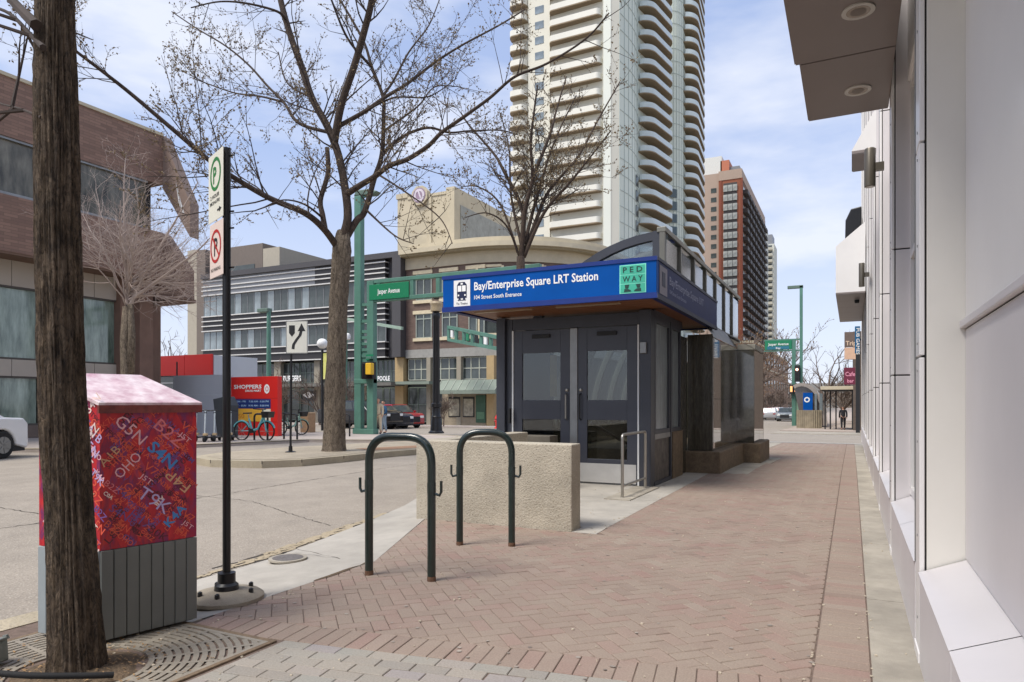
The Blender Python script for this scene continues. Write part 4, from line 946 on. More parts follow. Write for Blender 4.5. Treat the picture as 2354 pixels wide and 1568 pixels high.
# wall lamps
for x, y_, z0, z1, lab in ((.17, 8.05, 3.55, 3.95, 'nearest cylinder wall lamp on the white building under the canopy'), (.17, 14.6, 3.5, 3.95, 'farther cylinder wall lamp on the white building beside the projecting box')):
    t = thing('wall_lamp', lab, 'wall lamp', (x, y_, z0), 'cylinder wall lamps')
    MB().lathe((x, y_, z0), [(.045, 0), (.052, .004), (.052, z1 - z0 - .01), (.047, z1 - z0)], 20).build('shade', mat('lamp_bronze', S(98, 92, 82), .35, .4, var=.1), t, smooth=True)
    MB().lathe((x, y_, z0 - .001), [(.04, 0), (.0395, .002)], 16).build('lens', M['white'], t)
    MB().box(x + .05, .30, y_ - .03, y_ + .03, (z0 + z1) / 2 - .04, (z0 + z1) / 2 + .04).build('arm', mat('lamp_bronze', S(98, 92, 82)), t)
# ---------------------------------------------------------------- trees
def bark(name, c1, c2, bump=1.0, sc=1.0, depth=.03):
    m = mat(name, c1, .9, var=.3, scale=5 * sc, col2=c2, stretch=(2.2, 2.2, .85)); t = m.node_tree; N = t.nodes; l = t.links.new; b = N['Principled BSDF']
    mp = [n for n in N if n.type == 'MAPPING'][0]
    n1 = N.new('ShaderNodeTexNoise'); n1.inputs['Scale'].default_value = 13 * sc; n1.inputs['Detail'].default_value = 8; n1.inputs['Roughness'].default_value = .7; n1.inputs['Distortion'].default_value = 1.3
    l(mp.outputs[0], n1.inputs['Vector']); bp = N.new('ShaderNodeBump'); bp.inputs['Strength'].default_value = bump; bp.inputs['Distance'].default_value = depth
    l(n1.outputs['Fac'], bp.inputs['Height']); l(bp.outputs[0], b.inputs['Normal'])
    src = b.inputs['Base Color'].links[0].from_socket; r = N.new('ShaderNodeValToRGB'); r.color_ramp.elements[0].position = .38; r.color_ramp.elements[1].position = .56
    r.color_ramp.elements[0].color = (.30, .28, .26, 1); r.color_ramp.elements[1].color = (1.1, 1.1, 1.1, 1); mm = N.new('ShaderNodeMixRGB'); mm.blend_type = 'MULTIPLY'; mm.inputs[0].default_value = 1
    l(n1.outputs['Fac'], r.inputs[0]); l(src, mm.inputs[1]); l(r.outputs[0], mm.inputs[2]); l(mm.outputs[0], b.inputs['Base Color']); return m
BK1 = bark('dark_bark', S(58, 45, 34), S(130, 112, 92), 1.0, 1.9, .035)
BK2 = bark('elm_bark', S(112, 99, 84), S(138, 124, 106), 1.0, .8, .05)
BK3 = bark('dark_limb_bark', S(62, 50, 42), S(86, 70, 58), .8, 1.2, .03)
BKt = mat('branch_bark', S(66, 56, 51), .9, var=.25, scale=3)
BKp = mat('pale_twig_bark', S(168, 152, 142), .9, var=.2, scale=3)
BUD = mat('bud', S(104, 84, 62), .8, var=.3, scale=2, col2=S(134, 116, 80))
def trunk_mesh(pts, rad, n, fl=0, amp=.012, seed=0, fr=7):
    """closed trunk surface with ridged bark relief"""
    P = smooth_path(pts, 14); RR = []
    k = len(pts) - 1
    for i in range(len(P)): 
        t = i / (len(P) - 1) * k; a = min(int(t), k - 1); RR.append(rad[a] + (rad[a + 1] - rad[a]) * (t - a))
    mb = MB(); b = 0
    for i, p in enumerate(P):
        for j in range(n):
            a = 2 * math.pi * j / n; d = Vector((math.cos(a), math.sin(a), 0)); h = p.z
            e = noise.noise((math.cos(a) * fr * .5, math.sin(a) * fr * .5, h * 1.4 + seed)); e2 = noise.noise((math.cos(a) * fr * 1.6, math.sin(a) * fr * 1.6, h * 3.1 + seed))
            ridge = 1 - abs(e2) * 2
            r = RR[i] * (1 + .10 * e + fl * max(0, 1 - i / 9) ** 2 * (.5 + .5 * noise.noise((math.cos(a) * 1.5, math.sin(a) * 1.5, 5 + seed)))) + ridge * amp
            q = p + d * r; mb.v.append((q.x, q.y, q.z))
    for i in range(len(P) - 1):
        for j in range(n): mb.f.append((i * n + j, i * n + (j + 1) % n, (i + 1) * n + (j + 1) % n, (i + 1) * n + j)); mb.m.append(0)
    mb.f.append(tuple(range(n))[::-1]); mb.m.append(0); mb.f.append(tuple((len(P) - 1) * n + j for j in range(n))); mb.m.append(0)
    return mb
def twig_grow(tw, bd, p, d, L_, r, lv, rg, o):
    """one branch and, level by level, what grows from it"""
    seg = max(2, int(L_ / o['seg'][lv])); pts = [p]; st = L_ / seg; cur = d.normalized()
    for i in range(seg):
        cur = (cur + Vector((rg.gauss(0, o['wob']), rg.gauss(0, o['wob']), rg.gauss(0, o['wob']) + o['up'])) ).normalized(); pts.append(pts[-1] + cur * st)
    rad = [r * (1 - .72 * i / seg) for i in range(seg + 1)]
    tw.tube(pts, rad, 5 if lv == 0 else (4 if lv == 1 else 3), cap=False)
    if lv < o['lv'] - 1:
        nb = max(2, int(L_ * o['dens'][lv] * rg.uniform(.75, 1.25)))
        for k in range(nb):
            t = rg.uniform(.18, 1); i = min(int(t * seg), seg - 1); q = pts[i].lerp(pts[i + 1], t * seg - i); ax = (pts[i + 1] - pts[i]).normalized()
            pe = ax.orthogonal().normalized(); pe.rotate(Matrix.Rotation(rg.uniform(0, 6.283), 3, ax)); dd = ax * rg.uniform(.45, 1.0) + pe * rg.uniform(.5, .95); dd.z += o['lift']
            twig_grow(tw, bd, q, dd, L_ * rg.uniform(.28, .55) * (1.15 - .5 * t) + .05, max(rad[i] * .55, o['rmin']), lv + 1, rg, o)
    if bd is not None and lv >= o['lv'] - 2:
        nb = max(1, int(L_ * o['bud'])); 
        for k in range(nb):
            t = rg.uniform(.25, 1.0); i = min(int(t * seg), seg - 1); q = pts[i].lerp(pts[i + 1], t * seg - i) + Vector((rg.gauss(0, .012), rg.gauss(0, .012), rg.gauss(0, .012))); s_ = o['bs'] * rg.uniform(.5, 1.3)
            a = Vector((rg.gauss(0, 1), rg.gauss(0, 1), rg.gauss(0, 1))).normalized() * s_; b = a.orthogonal().normalized() * s_ * .6; c = a.cross(b).normalized() * s_ * .5
            bd.add([q - a, q + b, q + c, q - b - c, q + a], [(0, 1, 2), (0, 2, 3), (0, 3, 1), (4, 2, 1), (4, 3, 2), (4, 1, 3)])
def limb(tw, bd, pts, r0, r1, rg, o, spawn=3.2, L0=2.2, side=1.0, tmin=.15, n=7, wood=None):
    P = smooth_path(pts, 7); m = len(P) - 1
    rad = [r0 + (r1 - r0) * (i / m) ** .8 for i in range(m + 1)]
    (wood or tw).tube(P, rad, n)
    Ln = sum((P[i + 1] - P[i]).length for i in range(m)); k = int(Ln * spawn)
    for _ in range(k):
        t = rg.uniform(tmin, 1); i = min(int(t * m), m - 1); q = P[i].lerp(P[i + 1], t * m - i); ax = (P[i + 1] - P[i]).normalized(); pe = ax.orthogonal().normalized(); pe.rotate(Matrix.Rotation(rg.uniform(0, 6.283), 3, ax))
        dd = ax * rg.uniform(.3, .9) + pe; dd.z += o['lift']
        twig_grow(tw, bd, q, dd, L0 * rg.uniform(.4, 1.1) * (1.2 - .6 * t), min(max(rad[i] * .3, .010), .024 if n > 6 else .05), 0, rg, o)
def pix_path(P, d0, dd=None, rg=None):
    out = []; z = d0
    for i, (u, v) in enumerate(P): 
        if i and dd: z = d0 + dd * i / (len(P) - 1)
        out.append(wp(u, v, z))
    return out
# nearest trunk
t = thing('tree', 'nearest rough dark brown tree trunk standing in the iron grate', 'tree', (-3.36, 2.03, 0))
tp = [(-3.365, 2.03, -.05), (-3.375, 2.02, .25), (-3.42, 2.02, .8), (-3.46, 2.01, 1.4), (-3.475, 2.0, 2.0), (-3.485, 2.0, 2.6), (-3.50, 2.0, 3.3), (-3.47, 2.02, 4.2), (-3.42, 2.05, 5.2)]
trunk_mesh(tp, [.118, .104, .092, .088, .090, .084, .072, .07, .06], 150, .55, .012, 2, 13).build('trunk', BK1, t, smooth=True, auto=False)
O1 = dict(seg=(.22, .14, .09, .07), wob=.16, up=.02, lift=.25, dens=(3.2, 6, 8), lv=3, rmin=.0016, bud=16, bs=.011)
rg = random.Random(21); tw, bd = MB(), MB()
for P, d0, dd, r0, r1, L0, sp in (([(85, 60), (45, 20), (0, -30)], 3.25, .3, .03, .02, .7, 3), ([(100, 110), (70, 80), (20, 30), (-40, 10)], 3.2, .5, .016, .006, .8, 4), ([(95, 270), (45, 250), (0, 238), (-60, 215)], 3.25, .6, .008, .003, .8, 5)):
    limb(tw, bd, pix_path(P, d0, dd), r0, r1, rg, O1, sp, L0)
limb(tw, bd, [Vector((-3.45, 2.03, 4.4)), Vector((-3.2, 2.5, 5.0)), Vector((-2.7, 3.2, 5.6))], .05, .02, rg, O1, 2, 1.0)
tw.build('branches', BKt, t, kind='stuff'); bd.build('buds', BUD, t, kind='stuff')

# great elm on the median
ex_, ey_, _z = gp(768, 1037, .05); ED = dep(ex_, ey_)
t = thing('tree', 'tall budding elm with spreading limbs on the median island', 'tree', (ex_, ey_, .05))
tr = [wp(768, 1040, ED), wp(769, 1010, ED), wp(771, 900, ED), wp(774, 800, ED), wp(778, 700, ED), wp(783, 620, ED), wp(786, 570, ED), wp(790, 530, ED + .1)]
px = ED / FPX
trunk_mesh(tr, [27 * px, 24 * px, 22 * px, 20.5 * px, 19 * px, 20 * px, 19 * px, 12 * px], 56, .15, .022, 9, 9).build('trunk', BK2, t, smooth=True, auto=False)
O2 = dict(seg=(.34, .24, .16, .12), wob=.09, up=.016, lift=.30, dens=(3.3, 5.4, 6), lv=3, rmin=.0038, bud=13, bs=.026)
rg = random.Random(4); tw, bd, wd = MB(), MB(), MB()
LIMBS = [
 ([(780, 575), (745, 527), (700, 490), (620, 456), (540, 410), (490, 376), (400, 300), (300, 215), (230, 160), (165, 110), (110, 60)], -4.2, 11.5, 2.5, 2.3),
 ([(786, 565), (799, 505), (791, 420), (776, 350), (752, 290), (717, 225), (692, 150), (667, 80), (645, 0), (625, -110)], .8, 14, 8, 1.6),
 ([(762, 330), (785, 240), (815, 150), (838, 70), (855, 0), (872, -110)], -1.0, 12.5, 8, 1.6),
 ([(790, 575), (818, 510), (838, 487), (860, 412), (878, 354), (882, 266), (880, 221), (855, 155), (833, 89), (770, -20)], 1.6, 12, 3, 1.6),
 ([(797, 450), (830, 425), (860, 407), (895, 381), (935, 367), (984, 336), (1015, 305), (1059, 274), (1125, 226), (1183, 177), (1258, 146), (1347, 89), (1400, 30)], -3.6, 10.5, 1.6, 1.7),
 ([(776, 290), (838, 257), (882, 226), (940, 190), (997, 146), (1059, 106), (1148, 58), (1210, 20)], 2.4, 8, 2, 1.8),
 ([(729, 314), (687, 283), (652, 235), (616, 199), (572, 150), (519, 106), (453, 66), (395, 27)], 2.0, 6, 1.5, 1.7),
 ([(878, 354), (926, 314), (984, 294), (1033, 305), (1081, 301), (1150, 300), (1190, 310)], 2.0, 6, 1.5, 1.4),
 ([(755, 525), (742, 496), (737, 460), (754, 398), (752, 340)], .4, 9, 6, 1.2),
 ([(660, 45), (638, 27), (572, 9), (506, 4), (439, 18)], -1.5, 5, 1.5, 1.6),
 ([(652, 235), (600, 222), (540, 214), (470, 190), (438, 178)], 3, 4, 1.2, 1.5),
 ([(860, 487), (905, 540), (950, 560)], -1.5, 4, 1.2, 1.4),
 ([(745, 500), (700, 470), (650, 460), (600, 480)], -2.0, 4, 1, 1.5),
 ([(838, 257), (905, 225), (985, 222), (1050, 180)], -1, 4, 1, 1.6),
 ([(880, 221), (905, 185), (940, 120), (985, 60), (1010, 0)], 2, 5, 1.5, 1.7),
 ([(882, 300), (960, 245), (1000, 200), (1060, 200)], 3.0, 4, 1.2, 1.6),
 ([(717, 225), (660, 190), (640, 120)], 2, 4, 1.5, 1.5),
 ([(870, 400), (930, 440), (1010, 500), (1040, 560)], -1.8, 3.4, 1, 1.1),
 ([(855, 155), (800, 90), (762, 0), (740, -60)], -1.5, 5, 2, 1.6),
]
DONE = []                                        # every later limb grows out of the nearest one already built
for P, dd, w0, w1, L0 in LIMBS:
    d0 = ED
    if DONE:
        q = min(DONE, key=lambda e: (e[0] - P[0][0]) ** 2 + (e[1] - P[0][1]) ** 2); d0 = q[2]; P = [(q[0], q[1])] + P[1:]
    W3 = pix_path(P, d0, dd)
    for i in range(len(P) - 1):
        for k in range(12):
            f_ = (i + k / 12) / (len(P) - 1); a_, b__ = P[i], P[i + 1]; DONE.append((a_[0] + (b__[0] - a_[0]) * k / 12, a_[1] + (b__[1] - a_[1]) * k / 12, d0 + dd * f_))
    limb(tw, bd, W3, w0 * px * .74, w1 * px * .85, rg, O2, 3.0 if L0 < 2 else 5, L0 * 1.15, wood=wd, tmin=.16, n=9)
for _ in range(16):                               # crown above the frame
    a = rg.uniform(0, 6.28); p = wp(780 + rg.uniform(-140, 140), -60 + rg.uniform(-100, 40), ED + rg.uniform(-2.5, 2.5)); twig_grow(tw, bd, p, Vector((math.cos(a), math.sin(a), .7)), rg.uniform(1.5, 3), .04, 0, rg, O2)
wd.build('limbs', BK3, t, smooth=True, auto=False); tw.build('branches', BKt, t, kind='stuff'); bd.build('buds', BUD, t, kind='stuff')

# young elm further up the median, seen above the kiosk
T2D = 26.0; bx, by = ray(1198)[0] * T2D, ray(1198)[1] * T2D
t = thing('tree', 'vase shaped budding tree rising behind the blue station sign', 'tree', (bx, by, gz(by)))
px = T2D / FPX
wd, tw, bd = MB(), MB(), MB(); rg = random.Random(8)
wd.tube([Vector((bx, by, gz(by) - .1)), wp(1199, 800, T2D), wp(1197, 640, T2D), wp(1197, 590, T2D)], [15 * px, 13 * px, 11 * px, 9 * px], 12)
O3 = dict(seg=(.4, .28, .18, .14), wob=.12, up=.03, lift=.30, dens=(3.4, 5.0, 6), lv=3, rmin=.0048, bud=11, bs=.036)
for P, dd, w0, w1, L0 in [
 ([(1197, 600), (1202, 489), (1157, 391), (1134, 352), (1080, 290), (1060, 260)], 1.2, 6, 1.5, 1.6),
 ([(1198, 600), (1206, 489), (1224, 410), (1220, 332), (1228, 254), (1236, 195)], -1, 7, 1.5, 1.6),
 ([(1224, 410), (1263, 313), (1279, 254), (1302, 176)], 1, 5, 1.3, 1.5),
 ([(1204, 590), (1235, 500), (1263, 438), (1329, 360), (1376, 274), (1425, 188)], 1.5, 6, 1.3, 1.7),
 ([(1204, 592), (1251, 489), (1310, 420), (1350, 370), (1405, 300)], -1.4, 5, 1.3, 1.7),
 ([(1206, 560), (1232, 460), (1262, 360), (1290, 290), (1325, 220)], 2.2, 5, 1.3, 1.6),
 ([(1194, 590), (1165, 520), (1120, 490), (1070, 500)], -1, 3, 1, 1.1),
 ([(1190, 580), (1150, 470), (1100, 430), (1060, 430)], 1.5, 3.4, 1, 1.3),
 ([(1198, 560), (1175, 450), (1170, 340), (1150, 260)], 2, 4, 1, 1.6)]:
    limb(tw, bd, pix_path(P, T2D, dd), w0 * px, w1 * px, rg, O3, 4.2, L0 * 1.15, wood=wd, n=7)
wd.build('limbs', BK3, t, smooth=True, auto=False); tw.build('branches', BKt, t, kind='stuff'); bd.build('buds', BUD, t, kind='stuff')

# bushy ornamental tree before the brick building
BD = 22.0; bx, by = ray(288)[0] * BD, ray(288)[1] * BD
t = thing('tree', 'leafless bushy crowned tree with pale twigs before the brown brick building', 'tree', (bx, by, 0)); px = BD / FPX
wd, tw = MB(), MB(); rg = random.Random(3)
wd.tube([Vector((bx, by, -.1)), wp(291, 860, BD), wp(287, 780, BD), wp(292, 705, BD)], [15 * px, 12 * px, 10 * px, 9 * px], 12)
wd.tube([wp(300, 858, BD), wp(303, 770, BD), wp(300, 700, BD)], [9 * px, 8 * px, 6 * px], 10)
O4 = dict(seg=(.35, .25, .16, .1), wob=.13, up=.02, lift=.12, dens=(3.6, 5.6, 6), lv=3, rmin=.0042, bud=0, bs=.02)
for k in range(34):
    a = rg.uniform(0, 6.28); el = rg.uniform(.05, 1.35); d = Vector((math.cos(a) * math.cos(el), math.sin(a) * math.cos(el), math.sin(el))); p = wp(292 + rg.uniform(-6, 6), rg.uniform(640, 705), BD)
    Ln = rg.uniform(2.0, 2.7) + .9 * max(0, math.sin(el)) * rg.uniform(.6, 1.6)
    twig_grow(tw, None, p, d, Ln, .028, 0, rg, O4)
for P in ([(292, 700), (288, 560), (285, 440), (290, 350)], [(300, 700), (350, 600), (420, 480), (455, 420)], [(298, 690), (370, 640), (450, 580), (485, 545)]):
    limb(tw, None, pix_path(P, BD, rg.uniform(-1, 1)), 4 * px, 1 * px, rg, O4, 3, 1.6)
wd.build('trunk', BK2, t, smooth=True, auto=False); tw.build('branches', BKp, t, kind='stuff')

BKf = mat('far_branch_bark', S(104, 90, 80), .9, var=.2, scale=1)
def far_tree(u, vb, vt, d, label, seed, spread=1.0, group=None, m=None, dens=1.0, buds=0, budm=None):
    x, y = ray(u)[0] * d, ray(u)[1] * d; g0 = gz(y); H = CAM_H + (HOR - vt) * d / FPX - g0; rg = random.Random(seed); t = thing('tree', label, 'tree', (x, y, g0), group); tw = MB(); wd = MB(); p0 = Vector((x, y, g0)); hs = H * rg.uniform(.22, .3)
    wd.tube([p0, p0 + Vector((0, 0, hs * .5)), p0 + Vector((.05, 0, hs))], [H * .022, H * .018, H * .016], 8); wd.build('trunk', m or BKf, t, smooth=True)
    o = dict(seg=(H * .06, H * .04, H * .03, H * .03), wob=.14, up=.03, lift=.25, dens=(5 / H * dens * 3, 9 / H * dens * 3, 4), lv=3, rmin=d * .00035, bud=buds, bs=d * .0011); bd = MB() if buds else None
    for k in range(int(9 * dens)):
        a = rg.uniform(0, 6.28); el = rg.uniform(.45, 1.4); twig_grow(tw, bd, p0 + Vector((0, 0, hs * rg.uniform(.8, 1))), Vector((math.cos(a) * math.cos(el) * spread, math.sin(a) * math.cos(el) * spread, math.sin(el))), (H - hs) * rg.uniform(.6, .95), H * .011, 0, rg, o)
    tw.build('branches', m or BKf, t, kind='stuff')
    if buds: bd.build('buds', budm or BUD, t, kind='stuff')
    return t
far_tree(1890, 978, 742, 66, 'large bare tree behind the far station entrance near the bus shelter', 31, 1.2, dens=.9)
far_tree(1935, 978, 840, 74, 'small bare tree half hidden behind the maroon sign', 32, 1.0, 'street trees beyond the avenue')
far_tree(1725, 960, 700, 84, 'brownish budding tree rising just above the granite block beside the brick tower', 33, 1.3, buds=2.2, budm=mat('russet_bud', S(142, 110, 74), .9, var=.3, scale=1))
far_tree(1690, 960, 735, 95, 'brown budding tree at the foot of the brick tower behind the kiosk glass', 34, 1.3, buds=2.0, budm=mat('russet_bud', S(142, 110, 74)))
far_tree(1792, 955, 880, 120, 'small bare street tree before the low brick block', 35, 1.0, 'street trees beyond the avenue')
far_tree(1770, 955, 890, 105, 'bare street tree left of the low brick block corner', 36, 1.0, 'street trees beyond the avenue')
far_tree(357, 940, 745, 62, 'thin bare tree in the gap beside the brown brick building', 37, 1.0, dens=.7)
far_tree(1020, 968, 905, 52, 'slender bare tree before the green awning shops', 38, .8, 'street trees along the shops')
far_tree(820, 968, 860, 52, 'slender bare tree before the shops left of the green gantry', 39, .7, 'street trees along the shops')
far_tree(640, 968, 835, 55, 'slender bare tree before the burger shop windows', 40, .7, 'street trees along the shops')
far_tree(735, 968, 850, 54, 'slender bare tree behind the yellow banner', 41, .7, 'street trees along the shops')
# ---------------------------------------------------------------- street furniture in the middle distance
def base(u, v, off=0.0): return Vector(gp(u, v, off))
# keep right sign
p = base(668, 1040, .05); d = dep(p.x, p.y)
t = thing('traffic_sign', 'white keep right sign with curved black arrow on the median', 'traffic sign', p)
MB().tube([p, Vector((p.x + .03, p.y, hz(p.x, p.y, 742)))], .028, 10).build('pole', M['black'], t, smooth=True)
MB().lathe(tuple(p), [(.13, 0), (.13, .02), (.05, .04), (.045, .16)], 16).build('foot', M['black'], t, smooth=True)
zt, zb = hz(p.x, p.y, 738), hz(p.x, p.y, 813); sx = Vector((CA, SA * .75, 0)).normalized(); ny = Vector((sx.y, -sx.x, 0)); c = Vector((p.x, p.y, (zt + zb) / 2)) + ny * .035 + sx * .18 ; w = .28; h = (zt - zb) / 2
c = Vector((p.x, p.y, (zt + zb) / 2)) + ny * .035 + sx * .18
sp = MB().obox(c, sx * w, ny * .004, (0, 0, h)).build('sign_plate', sw, t, bevel=.002)
mb = MB()
for a, b_, cc, dd_ in ((-w, w, h - .02, h), (-w, w, -h, -h + .02), (-w, -w + .02, -h, h), (w - .02, w, -h, h)):
    q = c + ny * .006; mb.quadp([q + sx * a + Vector((0, 0, cc)), q + sx * b_ + Vector((0, 0, cc)), q + sx * b_ + Vector((0, 0, dd_)), q + sx * a + Vector((0, 0, dd_))])
mb.build('sign_border', mat('sign_edge_grey', S(150, 150, 146), .5), sp)
q = c + ny * .0065; W2 = lambda x, z: q + sx * (x * w) + Vector((0, 0, z * h)); mb = MB()
mb.quadp([W2(-.72, .72), W2(-.72, .25), W2(-.45, .02), W2(-.18, .25), W2(-.18, .72)][::-1])
cur = [(-.35, -.72), (-.3, -.45), (-.02, -.15), (.30, .12), (.42, .42)]
for (x0, z0), (x1, z1) in zip(cur, cur[1:]): mb.quadp([W2(x0 - .13, z0), W2(x0 + .13, z0 - .03), W2(x1 + .13, z1 - .03), W2(x1 - .13, z1)])
mb.quadp([W2(.08, .36), W2(.80, .36), W2(.44, .84)]); mb.build('arrow_symbol', M['blacktrim'], sp)

def lamp_head(mb, c, ax, L_, w, h): mb.obox(Vector(c) + ax * L_ / 2, ax * L_ / 2, Vector((-ax.y, ax.x, 0)) * w / 2, (0, 0, h / 2))
def gantry(name, label, uL, uR, vb, v_lamp, beam_pts, lampside, lamp_len, d=None, ubase=None):
    pass
# left gantry with street name
gB = base(836, 998); GD = dep(gB.x, gB.y); s1 = GD / FPX
lx = lambda u: Vector(((u - 836) * s1 * CA, (u - 836) * s1 * SA, 0)) * 1.0
t = thing('sign_gantry', 'green steel gantry with Jasper Avenue sign and lamp behind the median elm', 'street gantry', gB, 'green street sign gantries')
AX = Vector((1, 0, 0)); AN = Vector((0, 1, 0)); 
kx = GD / (FPX * (CA + SA * 0)) # metres along X per pixel near the axis
def X_at(u, y): return at(u, y)
gy = gB.y; zz = lambda u, v: hz(at(u, gy), gy, v)
xl0, xl1, xr0, xr1 = at(814, gy), at(829, gy), at(843, gy), at(858, gy)
top = zz(822, 450)
MB().box(xl0, xl1, gy, gy + .3, gB.z, top).build('post', M['green'], t, bevel=.02)
MB().box(xr0, xr1, gy, gy + .3, gB.z, zz(850, 645)).build('post', M['green'], t, bevel=.02)
MB().box(xl0 - .05, xr1 + .05, gy - .06, gy + .36, gB.z, gB.z + .25).build('base_plate', M['green'], t, bevel=.02)
mb = MB()
for v in (700, 738, 762, 776, 790, 804, 818, 873): mb.box(xl1, xr0, gy + .06, gy + .24, zz(836, v) - .07, zz(836, v) + .07)
mb.build('ladder_rungs', M['green'], t)
MB().box(xl1, xr0, gy + .1, gy + .2, zz(836, 868), zz(836, 808)).build('infill_panel', M['green'], t)
MB().box(xl0, xr1, gy - .02, gy + .32, zz(836, 882), zz(836, 871)).build('cross_beam', M['green'], t, bevel=.02)
lt = MB(); lt.beam((xl0 + .15, gy + .15, top - .1), (xl0 + .15 + .5, gy + .15, top), .12, .12); lt.build('lamp_arm', M['green'], t)
MB().extr([(xl0 - .05, gy, top + .02), (xl0 + 1.15, gy, top - .06), (xl0 + 1.35, gy, top + .08), (xl0 + .9, gy, top + .26), (xl0 + .1, gy, top + .28)], (0, .4, 0)).build('lamp_head', mat('lamp_green', S(92, 112, 100), .5), t, bevel=.05)
bx1 = at(1240, gy); zb0, zb1 = zz(836, 692), zz(836, 648)
mb = MB()
mb.box(xr1, bx1, gy + .02, gy + .26, zb1 - .12, zb1 + .06).box(xr1, bx1, gy + .02, gy + .26, zb0 - .08, zb0 + .10)
mb.build('beam', M['green'], t, bevel=.015)
for u in (868, 945, 1005, 1060, 1140, 1215): 
    x = at(u, gy); MB().box(x - .1, x + .1, gy + .04, gy + .24, zb0 + .1, zb1 - .12).build('beam_stud', M['green'], t, bevel=.01)
MB().box(at(849, gy), at(940, gy), gy - .02, gy + .06, zz(895, 687), zz(895, 651)).build('street_name_panel', M['greensign'], t, bevel=.01)
MB().text('Jasper Avenue', ((at(849, gy) + at(940, gy)) / 2, gy - .026, zz(895, 674)), X, U, .24, 1.28, .012, 'c').build('street_name', M['letter'], t)
# signal heads on the left gantry
def signal(p, label, faces=('back',), m=None):
    pass
sg = thing('traffic_signal', 'yellow backed pedestrian signal fixed to the left green gantry', 'traffic signal', (xr1 + .3, gy, zz(862, 850)))
MB().box(xr0 - .05, xr1 + .22, gy - .32, gy - .05, zz(850, 872), zz(850, 833)).build('signal_housing', M['black'], sg, bevel=.02)
MB().box(xr1 + .02, xr1 + .34, gy - .62, gy - .36, zz(868, 862), zz(868, 836)).build('signal_housing', M['yellow'], sg, bevel=.03)
MB().box(xr1 - .18, xr1 + .0, gy - .60, gy - .40, zz(868, 866), zz(868, 836)).build('visor', M['black'], sg, bevel=.02)
MB().box(xr1 - .2, xr1 + .1, gy - .30, gy + .0, zz(850, 826), zz(850, 820)).build('bracket', M['green'], sg)
MB().box(xr0, xr1 + .03, gy - .04, gy - .02, zz(850, 828), zz(850, 815)).build('number_plate', M['greensign'], sg)
# second green lamp post further left, third beam
p = base(618, 985); t = thing('lamp_post', 'plain green lamp post before the grey striped building', 'lamp post', p)
zt = hz(p.x, p.y, 715); mb = MB(); mb.tube([p, Vector((p.x, p.y, zt))], [.16, .12], 10); mb.build('pole', M['green'], t, smooth=True)
MB().obox((p.x - .35, p.y, zt + .05), (.45, 0, 0), (0, .2, 0), (0, 0, .12)).build('lamp_head', mat('lamp_green', S(92, 112, 100)), t, bevel=.04)
# diagonal signal arms seen behind
yA = 45.5; p = Vector((at(1155, yA), yA, gz(yA) - .1)); t = thing('sign_gantry', 'distant green gantry beam with small signs left of the kiosk doors', 'street gantry', p, 'green street sign gantries')
a = Vector((at(1032, 47), 47, hz(at(1032, 47), 47, 752))); b = Vector((at(1152, 40), 40, hz(at(1152, 40), 40, 777))); a2 = Vector((a.x, a.y, hz(a.x, a.y, 781))); b2 = Vector((b.x, b.y, hz(b.x, b.y, 803)))
mb = MB(); mb.beam(a, b, .3, .22).beam(a2 + (b2 - a2) * 0, b2 + (b - b), .3, .22); mb.build('beam', M['green'], t)
for k in range(7): q = a.lerp(b, k / 6); q2 = a2.lerp(b2, k / 6); MB().beam(q, q2, .22, .22).build('beam_stud', M['green'], t)
for k, m in ((0, M['white']), (2, M['greensign']), (3, M['black']), (4, M['white'])):
    q = (a.lerp(b, (k + .5) / 6) + a2.lerp(b2, (k + .5) / 6)) / 2; MB().obox(q + Vector((0, -.05, 0)), (b - a).normalized() * .28, (0, .1, 0), (0, 0, .28)).build('small_sign', m, t, bevel=.02)
MB().tube([(b.x, b.y, gz(b.y) - .1), (b.x, b.y, b.z + .4)], .18, 10).build('post', M['green'], t, smooth=True)
yA = 42.0; p = Vector((at(795, yA), yA, gz(yA) - .1)); t = thing('signal_arm', 'pale green cantilever signal arm passing behind the elm trunk', 'signal arm', p)
a = Vector((at(795, yA), yA, hz(at(795, yA), yA, 733))); b = Vector((at(925, yA - 4), yA - 4, hz(at(925, yA - 4), yA - 4, 755)))
MB().beam(a, b, .16, .2).build('arm', mat('pale_green', S(140, 160, 144), .5), t); MB().tube([p, a], .14, 10).build('post', M['green'], t, smooth=True)
mb = MB(); q = Vector((at(803, yA), yA - .2, hz(at(803, yA), yA, 775))); mb.lathe(tuple(q), [(.0, -.25), (.2, -.2), (.26, 0), (.2, .2), (.08, .28)], 14); mb.build('camera_globe', M['white'], t, smooth=True)
# globe lamp with yellow banner
p = base(741, 990); t = thing('globe_lamp', 'white globe lamp with a yellow banner left of the elm trunk', 'street lamp', p); d = dep(p.x, p.y); z = lambda v: hz(p.x, p.y, v)
MB().tube([p, Vector((p.x, p.y, z(804)))], .07, 8).build('pole', M['black'], t, smooth=True); r_ = 11.5 * d / FPX
MB().lathe((p.x, p.y, z(790)), [(.02 + r_ * math.sin(math.pi * k / 12), -r_ * math.cos(math.pi * k / 12)) for k in range(1, 12)], 20).build('globe', M['white'], t, smooth=True)
MB().box(p.x + .08, p.x + .52, p.y - .015, p.y + .015, z(872), z(812)).build('banner', mat('banner_yellow', S(206, 210, 96), .6, var=.15, scale=3, col2=S(226, 224, 150)), t)
for v in (812, 872): MB().tube([(p.x, p.y, z(v)), (p.x + .56, p.y, z(v))], .018, 6).build('bracket', M['black'], t)
